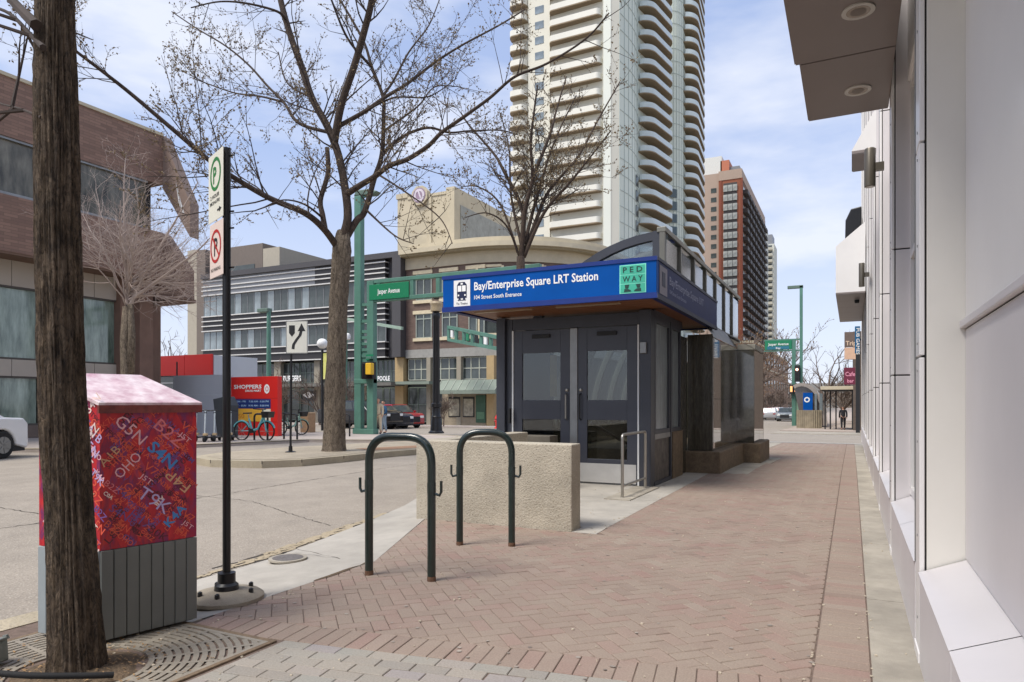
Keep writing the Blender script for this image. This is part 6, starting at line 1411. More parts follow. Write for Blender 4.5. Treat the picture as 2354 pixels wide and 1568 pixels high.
# ---------------------------------------------------------------- people
def skin_body(name, verts, edges, m, parent, root=0, sub=1):
    me = bpy.data.meshes.new(name); me.from_pydata([v[:3] for v in verts], edges, []); me.materials.append(m)
    o = bpy.data.objects.new(name, me); C.objects.link(o); o.parent = parent
    md = o.modifiers.new('skin', 'SKIN'); md.use_smooth_shade = True
    sv = me.skin_vertices[0] if me.skin_vertices else None
    if sv is None:
        bm_ = __import__('bmesh').new(); bm_.from_mesh(me); bm_.verts.layers.skin.verify(); bm_.to_mesh(me); bm_.free(); sv = me.skin_vertices[0]
    for i, v in enumerate(verts): sv.data[i].radius = (v[3], v[4] if len(v) > 4 else v[3]); sv.data[i].use_root = (i == root)
    s = o.modifiers.new('sub', 'SUBSURF'); s.levels = sub; s.render_levels = sub; return o
def person(label, loc, rz, h, shirt, trouser, hair, stride=.12, arms='down', group=None):
    k = h / 1.75; t = thing('person', label, 'person', (0, 0, 0), group)
    V = [(0, 0, .95, .13, .10), (0, 0, 1.12, .12, .09), (0, .0, 1.30, .14, .10), (0, 0, 1.43, .10, .08), (0, .01, 1.50, .05), (0, .02, 1.56, .055), (0, .02, 1.66, .10, .115), (0, .02, 1.74, .075, .09)]
    E = [(0, 1), (1, 2), (2, 3), (3, 4), (4, 5), (5, 6), (6, 7)]
    for s_ in (-1, 1):
        st = stride * s_; b = len(V); V += [(s_ * .09, 0, .88, .09), (s_ * .10, st * .5, .50, .06), (s_ * .10, st * 1.0 - (.05 if s_ < 0 else 0), .09, .042), (s_ * .11, st * 1.0 + .12, .035, .038, .03)]
        E += [(0, b), (b, b + 1), (b + 1, b + 2), (b + 2, b + 3)]
        c = len(V)
        if arms == 'down': A_ = [(s_ * .19, 0, 1.41, .052), (s_ * .215, -.02 - st * .3, 1.14, .042), (s_ * .215, .04 - st * .8, .90, .032), (s_ * .215, .06 - st * .9, .82, .034, .02)]
        elif arms == 'hips': A_ = [(s_ * .19, 0, 1.41, .052), (s_ * .30, -.03, 1.16, .042), (s_ * .20, .12, 1.02, .032), (s_ * .14, .15, 1.01, .034, .02)]
        V += A_; E += [(3, c), (c, c + 1), (c + 1, c + 2), (c + 2, c + 3)]
    sc = lambda L__, g=0: [(v[0] * k * 1.1, v[1] * k, v[2] * k, (v[3] * 1.15 + g) * k, ((v[4] if len(v) > 4 else v[3]) * 1.1 + g) * k) for v in L__]
    skin_body('body', sc(V), E, M['skin'], t)
    # clothes: slightly fuller shells over the same skeleton
    T = [(0, 0, 1.04, .125, .10), V[8], V[9], (V[10][0], V[10][1], V[10][2] + .02, V[10][3]), V[16], V[17], (V[18][0], V[18][1], V[18][2] + .02, V[18][3])]
    skin_body('trousers', sc(T, .014), [(0, 1), (1, 2), (2, 3), (0, 4), (4, 5), (5, 6)], trouser, t)
    J = [(0, 0, .84, .135, .115), V[1], V[2], (V[3][0], V[3][1], V[3][2], V[3][3], V[3][4])]; JE = [(0, 1), (1, 2), (2, 3)]
    for b in (12, 20): c = len(J); J += [V[b], V[b + 1], V[b + 2]]; JE += [(3, c), (c, c + 1), (c + 1, c + 2)]
    skin_body('jacket', sc(J, .022), JE, shirt, t)
    skin_body('hair', sc([(0, -.012, 1.66, .102, .115), (0, -.015, 1.75, .085, .10)]), [(0, 1)], hair, t)
    for i in (11, 19): v = V[i]; skin_body('shoe', sc([(v[0], v[1] - .13, .05, .048, .045), (v[0], v[1] + .03, .035, .045, .034)]), [(0, 1)], M['blacktrim'], t)
    fm = MB(); fm.tube([(0, .105 * k, 1.64 * k), (0, .128 * k, 1.625 * k)], [.012 * k, .014 * k], 6); fm.build('nose', M['skin'], t, local=True)
    t.location = loc; t.rotation_euler = (0, 0, rz); return t
beige = mat('beige_cloth', S(206, 190, 162), .9, var=.08, scale=6); denim = mat('denim', S(92, 122, 150), .9, var=.15, scale=8); blk = mat('black_cloth', S(36, 36, 40), .9, var=.15); brn = mat('brown_hair', S(92, 66, 48), .8)
person('person in all beige clothes standing at the crossing beside the green gantry', base(869, 998), R(205), 1.72, beige, mat('cream_trousers', S(214, 198, 170), .9, var=.06), brn, .04, 'down')
person('person in blue denim jacket and light jeans standing right of the beige figure', base(882, 996), R(150), 1.62, mat('blue_jacket', S(52, 92, 128), .9, var=.2, scale=8), mat('light_jeans', S(150, 168, 184), .9, var=.1), mat('dark_hair', S(40, 34, 32), .8), .06, 'hips')
person('distant person in dark clothes walking away under the white canopy', base(1938, 988), R(8), 1.80, blk, mat('black_trousers', S(28, 28, 32), .9), mat('grey_hair', S(120, 110, 100), .8), .10, 'down')

# ---------------------------------------------------------------- buildings
def wall_box(parent, m, x0, x1, y0, y1, z0, z1, name='wall', **k): return MB().box(x0, x1, y0, y1, z0, z1).build(name, m, parent, **k)
WIN = {}
def window_at(parent, xc, y, zc, w, h, frame, glass, nx=1, nz=1, depth=.08, fw=.07, face='y', zsplit=None):
    key = (round(w, 2), round(h, 2), frame.name, glass.name, nx, nz, face, fw, zsplit)
    if key not in WIN:
        mb = MB(); zs = [-h / 2 + h * i / nz for i in range(nz + 1)] if not zsplit else [-h / 2, -h / 2 + h * zsplit, h / 2]
        for i in range(nx + 1): x = -w / 2 + w * i / nx; mb.box(x - fw / 2, x + fw / 2, -depth, .02, -h / 2, h / 2)
        for z in zs: mb.box(-w / 2 + fw / 2, w / 2 - fw / 2, -depth + .004, .018, z - fw / 2, z + fw / 2)
        pb = MB().box(-w / 2 + fw / 2, w / 2 - fw / 2, -.03, -.01, -h / 2 + fw / 2, h / 2 - fw / 2)
        WIN[key] = (mesh_only(mb, 'window', frame), mesh_only(pb, 'pane', glass))
    a, b = WIN[key]; rz = {'y': 0, 'x': R(90), '-x': R(-90)}.get(face, face)
    f = inst(a, 'window', parent, (xc, y, zc), rz); p = bpy.data.objects.new('pane', b); C.objects.link(p); p.parent = f; return f
brick_br = mat('brown_brick', S(122, 96, 82), .85, var=.16, scale=1.2, bump=.3, bscale=40)
def brick_tex(name, c1, c2, mortar, w=.3, h=.075, plane='yz'):
    m = mat(name, c1, .85, var=.1); t = m.node_tree; N = t.nodes; l = t.links.new; b = N['Principled BSDF']; ge = N.new('ShaderNodeNewGeometry'); sx_ = N.new('ShaderNodeSeparateXYZ'); cb = N.new('ShaderNodeCombineXYZ'); l(ge.outputs['Position'], sx_.inputs[0])
    ad = N.new('ShaderNodeMath'); l(sx_.outputs['X'], ad.inputs[0]); l(sx_.outputs['Y'], ad.inputs[1]); l(ad.outputs[0], cb.inputs[0]); l(sx_.outputs['Z'], cb.inputs[1])
    bt = N.new('ShaderNodeTexBrick'); bt.inputs['Color1'].default_value = (*c1, 1); bt.inputs['Color2'].default_value = (*c2, 1); bt.inputs['Mortar'].default_value = (*mortar, 1); bt.inputs['Scale'].default_value = 1; bt.inputs['Brick Width'].default_value = w; bt.inputs['Row Height'].default_value = h; bt.inputs['Mortar Size'].default_value = .008
    l(cb.outputs[0], bt.inputs['Vector']); l(bt.outputs['Color'], b.inputs['Base Color']); return m
BKA = brick_tex('brown_brick_a', S(146, 116, 100), S(124, 98, 85), S(112, 92, 80), .45, .11)
BKC = brick_tex('brown_brick_c', S(112, 92, 82), S(98, 80, 72), S(104, 88, 80), .4, .12)

# A: brown brick building at the left
A_ = thing('brick_building', 'brown brick building with folded overhanging corner at the left edge', 'building', (-30, 8, 0)); XA = -26.0; zt = 12.5; YE = 19.2
conc = mat('beige_concrete_panel', S(176, 166, 152), .8, var=.06, scale=.6); soffb = mat('brown_soffit', S(112, 88, 72), .8, var=.1)
wall_box(A_, BKA, XA - 12, XA, -22, YE, 10.45, zt, 'upper_wall'); wall_box(A_, BKA, XA - 12, XA, -22, YE, 6.5, 8.45, 'upper_wall')
wall_box(A_, M['cream'], XA - .2, XA + .06, -22, YE, zt, zt + .12, 'parapet_cap')
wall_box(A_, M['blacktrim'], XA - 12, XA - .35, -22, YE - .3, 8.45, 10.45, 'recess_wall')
wy = [-22 + 2.9 * k for k in range(15)]
for k, (a, b) in enumerate(zip(wy, wy[1:])):
    if k == 11: wall_box(A_, BKA, XA - .3, XA, a + .05, a + 1.6, 8.45, 10.45, 'pier'); 
    y0, y1 = a + .04, min(b - .04, YE - .1)
    if k == 11: y0 = a + 1.65
    f = MB(); f.box(XA - .3, XA - .05, y0 - .05, y0 + .05, 8.45, 10.45).box(XA - .3, XA - .05, y0, y1, 8.45, 8.55).box(XA - .3, XA - .05, y0, y1, 10.37, 10.45); w = f.build('window', M['alu'], A_)
    MB().box(XA - .2, XA - .17, y0 + .05, y1, 8.55, 10.37).build('pane', mat('reflection_tinted_glass', S(50, 50, 44), .16, .0, var=.5, scale=1.3, spec=.5, col2=S(126, 122, 108), stretch=(2.4, 2.4, .7)), w)  # streaky colour noise stands in for reflections in these panes
MB().box(XA - 1.2, XA - .02, -22, YE - .02, 6.42, 6.5).build('soffit', soffb, A_)
for k in range(14):
    a, b = -22 + 3 * k, -22 + 3 * k + 2.98; wall_box(A_, conc, XA - 1.4, XA - 1.1, a, min(b, YE - 1.2), 5.5, 6.42, 'concrete_panel'); wall_box(A_, conc, XA - 1.4, XA - 1.1, a, min(b, YE - 1.2), 2.25, 2.85, 'concrete_panel')
for k in range(14):
    a = -21 + 3 * k; b = min(a + 2.95, YE - 1.2)
    if b <= a: continue
    for z0, z1, gm in ((2.85, 5.5, 'glassgreen'), (.45, 2.25, 'glassgreen')):
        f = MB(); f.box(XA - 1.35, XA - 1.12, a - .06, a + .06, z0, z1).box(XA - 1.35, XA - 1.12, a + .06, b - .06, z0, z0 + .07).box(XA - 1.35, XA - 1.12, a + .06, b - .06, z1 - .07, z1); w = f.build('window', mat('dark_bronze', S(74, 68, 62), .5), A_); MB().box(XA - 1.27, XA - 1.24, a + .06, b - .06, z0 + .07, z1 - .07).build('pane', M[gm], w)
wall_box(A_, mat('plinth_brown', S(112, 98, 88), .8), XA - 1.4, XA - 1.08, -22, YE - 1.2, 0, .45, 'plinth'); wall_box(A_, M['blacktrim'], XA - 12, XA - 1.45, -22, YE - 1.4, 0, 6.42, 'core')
for u in (275, 318): 
    y_ = YE - (1.0 if u < 300 else .5); x0 = at(u - 8, y_) ; wall_box(A_, brick_br, x0, x0 + .75, y_ - .3, y_ + .3, 0, 6.5, 'pier')
wall_box(A_, M['blacktrim'], at(322, YE + .2), at(330, YE + .2), YE + .2, YE + .8, 0, 6.5, 'pier'); wall_box(A_, brick_br, at(330, YE + .3), at(341, YE + .3), YE + .3, YE + .9, 0, 6.5, 'pier')
F = lambda u, v: (at(u, YE), YE, hz(at(u, YE), YE, v))
fm_ = brick_tex('brown_brick_f', S(136, 110, 96), S(120, 96, 84), S(94, 76, 66), .45, .11)
MB().extr([F(374, 311), F(437, 466), F(437, 545), F(374, 432)], (-.1, .5, 0)).build('folded_fin', mat('fin_taupe', S(138, 118, 106), .8, var=.08), A_)
MB().extr([F(373, 536), F(426, 617), F(427, 688), F(330, 690), F(330, 536)], (-.1, .5, 0)).build('folded_overhang', fm_, A_)
MB().extr([F(405, 420), F(414, 455), F(424, 490), F(418, 488), F(411, 462)], (0, -.02, 0)).build('fin_lettering', M['white'], A_)
MB().box(F(330, 0)[0] - 2, F(427, 0)[0], YE + .02, YE + .5, F(400, 691)[2] - .1, F(400, 689)[2]).build('soffit', soffb, A_)
# posters in the ground floor windows
for y0, y1, m in ((9.0, 11.6, mat('poster_blue', S(70, 130, 180), .4, var=.4, scale=2, col2=S(170, 190, 196))),): MB().box(XA - 1.10, XA - 1.095, y0, y1, 1.35, 2.1).build('poster', m, A_); MB().box(XA - 1.10, XA - 1.095, y0, y1, .6, 1.33).build('poster', mat('poster_pale', S(190, 204, 190), .5, var=.1), A_)
MB().text('PLUS', (XA - 1.09, 11.2, 3.1), (0, 1, 0), U, .35, 1.2, .02).build('lettering', mat('grey_lettering', S(96, 92, 88), .6), A_)

# B: grey building with white stripes, C: brown building with curved cream cornice
YB = 50.0; gB_ = gz(YB); ZB_ = lambda u, v, y=YB: hz(at(u, y), y, v)
B = thing('striped_building', 'long dark grey office block with thin white horizontal stripes and burger shop', 'building', (at(700, YB), YB, gB_))
dk = mat('dark_cladding', S(70, 68, 70), .6, var=.06, scale=.4); dk2 = mat('black_cladding', S(42, 40, 42), .5, var=.1, scale=.5); lg = mat('mid_cladding', S(124, 126, 130), .45, var=.08, scale=.3); stripe = mat('white_stripe', S(206, 204, 200), .5)
xl, xr = at(476, YB), at(933, YB); xi = at(872, YB)
wall_box(B, dk, xl, xr, YB, YB + 14, 5.3, 14.6); wall_box(B, dk, xr - .9, xr, YB - .8, YB, 5.3, 14.6, 'end_fin'); wall_box(B, dk, xl, xr - .9, YB - .8, YB, 14.1, 14.6, 'roof_fascia')
xm = at(722, YB - .6); xe = xr - 1.9
wall_box(B, lg, xl, xm, YB - .5, YB, 12.45, 14.1, 'panel_band'); wall_box(B, dk2, xm, xe, YB - .5, YB, 12.45, 14.1, 'panel_band')
for z0, z1 in ((8.7, 10.2), (5.3, 6.7)): wall_box(B, dk2, xl, xe, YB - .5, YB, z0, z1, 'panel_band')
for z in (13.85, 13.3, 12.9, 12.4, 10.2, 9.7, 9.2, 8.68, 6.72, 6.1, 5.35): wall_box(B, stripe, xl - .1, xe + .1, YB - .62, YB - .5, z - .05, z + .05, 'stripe'); wall_box(B, stripe, xe, xe + .1, YB - .5, YB - .01, z - .05, z + .05, 'stripe')
n = 26; ww = (xe - xl) / n
for z0, z1 in ((10.26, 12.34), (6.78, 8.62)):
    for i in range(n):
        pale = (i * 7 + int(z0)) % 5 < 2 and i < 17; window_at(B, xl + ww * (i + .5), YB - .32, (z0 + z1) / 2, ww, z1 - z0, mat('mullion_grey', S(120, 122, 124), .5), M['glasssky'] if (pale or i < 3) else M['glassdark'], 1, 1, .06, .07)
T1 = thing('stair_tower', 'taller grey brown tower block at the left end of the striped office', 'building', (at(520, YB), YB + 3, gB_)); tb = mat('tower_brown', S(112, 102, 94), .8, var=.05); tp_ = mat('tower_beige', S(168, 160, 144), .8, var=.05)
zt1 = ZB_(480, 570); wall_box(T1, tb, at(458, YB), at(478, YB) - .02, YB - .3, YB + 14.5, gB_, zt1 - .2); wall_box(T1, tb, at(478, YB) , at(588, YB), YB + .9, YB + 14, 14.62, zt1); wall_box(T1, tp_, at(437, YB), at(458, YB) - .01, YB - .3, YB + 14, gB_, zt1 - .1); wall_box(T1, tp_, at(588, YB) + .05, at(627, YB), YB + .9, YB + 10, 14.62, zt1 - .6)
wall_box(T1, M['glasssky'], at(482, YB), at(497, YB), YB + .85, YB + .89, 14.7, 15.6, 'window'); wall_box(T1, M['glassdark'], at(512, YB), at(570, YB), YB + .85, YB + .89, 14.7, 15.5, 'window')
# lower storeys
lowc = mat('ground_concrete', S(150, 142, 126), .8, var=.08); tanc = mat('ground_tan', S(176, 152, 112), .8, var=.08); grn = mat('green_frames', S(104, 116, 106), .5)
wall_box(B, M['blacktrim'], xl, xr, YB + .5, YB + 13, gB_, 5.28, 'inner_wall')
for u0, u1, m in ((475, 482, tanc), (500, 512, lowc), (630, 645, lowc), (722, 735, lowc), (832, 842, lowc), (908, 927, tanc)): wall_box(B, m, at(u0, YB - .2), at(u1, YB - .2), YB - .2, YB + .5, gB_, 5.28, 'pillar')
for u0, u1 in ((484, 528), (532, 580), (584, 630), (648, 684), (687, 722), (737, 782), (785, 830), (845, 876), (878, 906)):
    xc = (at(u0, YB) + at(u1, YB)) / 2; w = at(u1, YB) - at(u0, YB); window_at(B, xc, YB + .3, 4.15, w, 1.9, grn, M['glassdark'], 3, 2, .08, .06); window_at(B, xc, YB + .3, 1.1, w, 3.0, grn, M['glassdark'], 2, 2, .08, .07, zsplit=.66)
wall_box(B, mat('canopy_steel', S(104, 102, 96), .6), xl, xr, YB - 2.2, YB - .2, 2.75, 3.05, 'canopy')
def shop_letters(parent, s_, u, v, w, h, bold=.03, y=YB - 2.25): MB().text(s_, (at(u, y), y, hz(at(u, y), y, v)), X, U, h, w, bold).build('shop_lettering', M['letter'], parent)
shop_letters(B, 'JACK BURGERS', 625, 877, 3.65, .52); shop_letters(B, 'K-KISU', 530, 864, 1.9, .4); shop_letters(B, 'POOLE', 868, 875, 1.3, .4)
ey_ = YB - .3; q = wall_box(B, dk2, at(696, ey_), at(726, ey_), ey_ - .05, ey_, 1.4, 2.4, 'hanging_sign'); mb = MB(); c_ = Vector((at(710, ey_), ey_ - .07, 1.95)); mb.quadp([c_ + Vector((-.75, 0, .05)), c_ + Vector((0, 0, -.3)), c_ + Vector((.75, 0, .05)), c_ + Vector((0, 0, .36))]); mb.build('emblem', M['letter'], B)

Cb = thing('corner_building', 'brown brick corner block with curved cream cornice behind the station', 'building', (at(1050, YB), YB, gB_))
X0 = xr + .02; XR = -29.5; RR_ = 10.0; cyc = YB + RR_
def curved(mb, r, z0, z1, x0=X0, n=14, back=12):
    P = [(x0, cyc - r), ] + [(XR + r * math.sin(R(a)), cyc - r * math.cos(R(a))) for a in [90 * k / n for k in range(n + 1)]] + [(XR + r, cyc + back), (x0, cyc + back)]
    return mb.extr([(x, y, z0) for x, y in P], (0, 0, z1 - z0))
curved(MB(), RR_, 5.94, 13.9).build('wall', BKC, Cb); curved(MB(), RR_ + .08, 5.2, 5.93).build('band', mat('grey_band', S(150, 148, 142), .7), Cb); curved(MB(), RR_ - .5, gB_, 5.19).build('inner_wall', M['blacktrim'], Cb)
curved(MB(), RR_ + .12, 13.0, 14.0).build('frieze', M['cream'], Cb); curved(MB(), RR_ + .9, 14.0, 14.16).build('cornice', mat('cornice_under', S(150, 138, 112), .8), Cb); curved(MB(), RR_ + 1.15, 14.16, 14.55).build('cornice', M['cream'], Cb); curved(MB(), RR_ + .3, 14.55, 15.1, X0 + .4).build('parapet', M['cream'], Cb)
wf = mat('window_frame_grey', S(150, 156, 146), .5); lint = mat('pale_lintel', S(206, 192, 162), .8)
for u0, u1 in ((952, 994), (1012, 1053), (1073, 1115)):
    a, b = at(u0, YB), at(u1, YB); xc, w = (a + b) / 2, b - a
    for z0, z1 in ((10.25, 12.5), (6.95, 9.0)):
        window_at(Cb, xc + .1, YB + .02, (z0 + z1) / 2, w * .82, z1 - z0, wf, M['glassdark'], 2, 2, .1, .09, zsplit=.8); wall_box(Cb, lint, a - .05, b + .05, YB - .14, YB + .05, z1 + .02, z1 + .32, 'lintel'); wall_box(Cb, lint, a - .05, b + .05, YB - .14, YB + .05, z0 - .3, z0 - .03, 'sill')
for ang in (14, 34, 54, 74):                      # tall framed windows of the curved corner
    r = RR_ + .03; x, y_ = XR + r * math.sin(R(ang)), cyc - r * math.cos(R(ang)); window_at(Cb, x, y_, 11.4, 2.2, 2.6, lint, mat('brown_glass', S(88, 78, 72)), 1, 1, .16, .2, face=R(ang))
    window_at(Cb, x, y_, 8.0, 1.9, 2.0, lint, M['glassdark'], 1, 1, .12, .16, face=R(ang))
for u0, u1, m in ((908, 927, tanc), (981, 990, lowc), (1050, 1060, lowc), (1119, 1136, tanc)): 
    if u0 > 920: wall_box(Cb, m, at(u0, YB - .1), at(u1, YB - .1), YB - .15, YB + .5, gB_, 5.19, 'pillar')
for u0, u1 in ((936, 980), (991, 1049), (1061, 1118)):
    xc = (at(u0, YB) + at(u1, YB)) / 2; w = at(u1, YB) - at(u0, YB); window_at(Cb, xc, YB + .3, 4.2, w, 1.85, mat('pale_frame', S(176, 178, 164), .5), M['glassdark'], 3, 2, .08, .08)
    if u0 < 1000: window_at(Cb, xc, YB + .3, 1.1, w, 3.0, grn, M['glassdark'], 2, 2, .08, .08)
aw = mat('green_awning', S(126, 136, 124), .7, var=.1, scale=2); wall_box(Cb, aw, X0, at(1010, YB), YB - 1.6, YB - .16, 2.85, 3.1, 'canopy')
mb = MB(); xa, xb = at(1016, YB - 1), at(1150, YB - 1); mb.extr([(xa, YB - .16, 3.2), (xa, YB - 1.0, 3.15), (xa, YB - 1.9, 2.3), (xa, YB - 1.9, 2.0), (xa, YB - .16, 2.0)], (xb - xa, 0, 0)); mb.build('awning', aw, Cb)
for k in range(9): x = xa + (xb - xa) * k / 8; MB().beam((x, YB - 1.02, 3.17), (x, YB - 1.92, 2.32), .05, .03).build('awning_rib', mat('awning_rib', S(160, 166, 154), .6), Cb)
lx0, lx1 = at(1018, YB), at(1118, YB); wall_box(Cb, mat('shop_tan', S(150, 138, 118), .8), lx0, lx1, YB - .1, YB + .3, gB_, 2.0, 'shop_wall')
for u0, u1 in ((1031, 1058), (1064, 1090)):
    a, b = at(u0, YB - .15), at(u1, YB - .15); MB().box(a, b, YB - .16, YB - .11, .05, 1.75).build('poster_frame', M['blacktrim'], Cb); MB().box(a + .08, b - .08, YB - .18, YB - .165, .15, 1.6).build('poster', mat('poster_beige', S(190, 182, 160), .6, var=.35, scale=2.5, col2=S(110, 104, 92)), Cb)
a, b = at(1094, YB - .15), at(1116, YB - .15); MB().box(a, b, YB - .16, YB - .11, -.4, 1.9).build('shop_door', mat('dark_green_door', S(60, 92, 72), .5), Cb); MB().box(a + .1, b - .1, YB - .19, YB - .165, -.1, .5).build('door_panel', mat('mid_green', S(92, 130, 100), .5), Cb)
# cream parapet block with round emblem
D_ = thing('theatre_block', 'cream stucco block with round clock-like emblem rising behind the cornice', 'building', (at(980, 53), 55, 14)); YD = 53.0; z0 = 14.2
zz2 = lambda u, v: hz(at(u, YD), YD, v)
wall_box(D_, M['cream'], at(914, YD), at(1026, YD), YD, YD + 1.5, z0, zz2(970, 450)); wall_box(D_, M['cream'], at(914, YD) - .1, at(938, YD), YD - .1, YD + 1.6, zz2(970, 450) + .01, zz2(925, 446), 'parapet_cap'); wall_box(D_, M['cream'], at(1026, YD), at(1045, YD), YD - .05, YD + 14, z0, zz2(1035, 430), 'pier')
wall_box(D_, M['cream'], at(938, YD), at(1026, YD), YD - .08, YD, zz2(970, 455), zz2(970, 450) + .05, 'parapet_cap'); wall_box(D_, M['cream'], at(987, YD), at(993, YD), YD - .12, YD, z0, zz2(970, 450), 'pilaster')
cq = Vector((at(968, YD), YD - .35, zz2(968, 451))); r_ = 22 * dep(cq.x, cq.y) / FPX; mb = MB(); mb.extr([(cq.x + r_ * 1.02 * math.cos(R(a)), YD - .3, cq.z + r_ * math.sin(R(a)) * 1.05) for a in range(22, 382, 45)], (0, .6, 0)); mb.build('emblem_block', M['cream'], D_)
mb = MB(); ringp(mb, Vector((cq.x, YD - .33, cq.z)), X, U, .001, r_ * .78, 28); mb.build('emblem_disc', mat('mauve', S(150, 128, 146), .6), D_); mb = MB(); ringp(mb, Vector((cq.x, YD - .35, cq.z)), X, U, r_ * .42, r_ * .66, 28); mb.beam((cq.x - .1, YD - .36, cq.z + .5), (cq.x + .3, YD - .36, cq.z - .6), .16, .02, (0, 1, 0)); mb.build('emblem_ring', mat('pale_mauve', S(206, 196, 204), .6), D_)
xs_ = at(1045, YD); mb = MB(); mb.extr([(xs_ - .02, YD + 1, z0), (xs_ - .02, YD + 1, 19.4), (xs_ - .02, YD + 16, 19.4), (xs_ - .02, YD + 16, z0)], (.1, 0, 0)); mb.build('side_wall', mat('grey_stucco', S(150, 150, 142), .8, var=.2, scale=1.5), D_)
wall_box(D_, dk, at(1112, 66), at(1126, 66), 66, 67, 19, 20.8, 'roof_unit'); wall_box(D_, M['cream'], at(1100, 70), at(1180, 70), 70, 76, 14, 18.0, 'rear_wall')
# low block in the distance left of the striped building
t = thing('distant_block', 'low grey building far off in the gap behind the red pavilion', 'building', (-90, 70, gz(70))); wall_box(t, tb, at(425, 70), at(445, 70), 70, 80, gz(70), hz(at(435, 70), 70, 815)); 

# ---------------------------------------------------------------- glass and cream towers
def balcony_mesh(w, d, h=1.05, rnd_=.9, slab=.22):
    """curved balcony: slab with solid pale parapet, origin at wall line"""
    mb = MB(); n = 10; P = [(-w / 2, 0)] + [(-w / 2 + rnd_ * (1 - math.cos(R(90 * k / n))), -d * math.sin(R(90 * k / n)) ) for k in range(1, n + 1)] + [(w / 2 - rnd_ * (1 - math.sin(R(90 * k / n))) , -d * math.cos(R(90 * k / n))) for k in range(0, n)] + [(w / 2, 0)]
    P = P[::-1]
    mb.mi(0).extr([(x, y, -slab) for x, y in P], (0, 0, slab))
    m = len(P); o = [(x, y) for x, y in P]; i_ = [(x * .965, y * .93) for x, y in P]
    mb.mi(1)
    for k in range(1, m - 2):
        a, b, c, d2 = o[k], o[k + 1], i_[k + 1], i_[k]; mb.add([(a[0], a[1], 0), (b[0], b[1], 0), (c[0], c[1], 0), (d2[0], d2[1], 0), (a[0], a[1], h), (b[0], b[1], h), (c[0], c[1], h), (d2[0], d2[1], h)], [(0, 1, 5, 4), (2, 3, 7, 6), (4, 5, 6, 7), (1, 2, 6, 5), (3, 0, 4, 7)])
    return mb
crt = mat('tower_cream', S(214, 210, 194), .8, var=.05, scale=.1); slabm = mat('balcony_underside', S(140, 124, 100), .85); para = mat('balcony_parapet', S(218, 215, 202), .6, var=.05, scale=.3); parag = mat('balcony_pale_glass', S(196, 206, 204), .3, var=.1, scale=.5)  # brown slab colour carries the shade below each balcony
cw = mat('curtain_wall', S(206, 212, 198), .55, .0, var=.06, scale=.05, spec=.35); cw2 = mat('curtain_wall_white', S(214, 216, 204), .4, var=.03, scale=.05); line_m = mat('curtain_joint', S(168, 178, 170), .5)
FL = 2.9
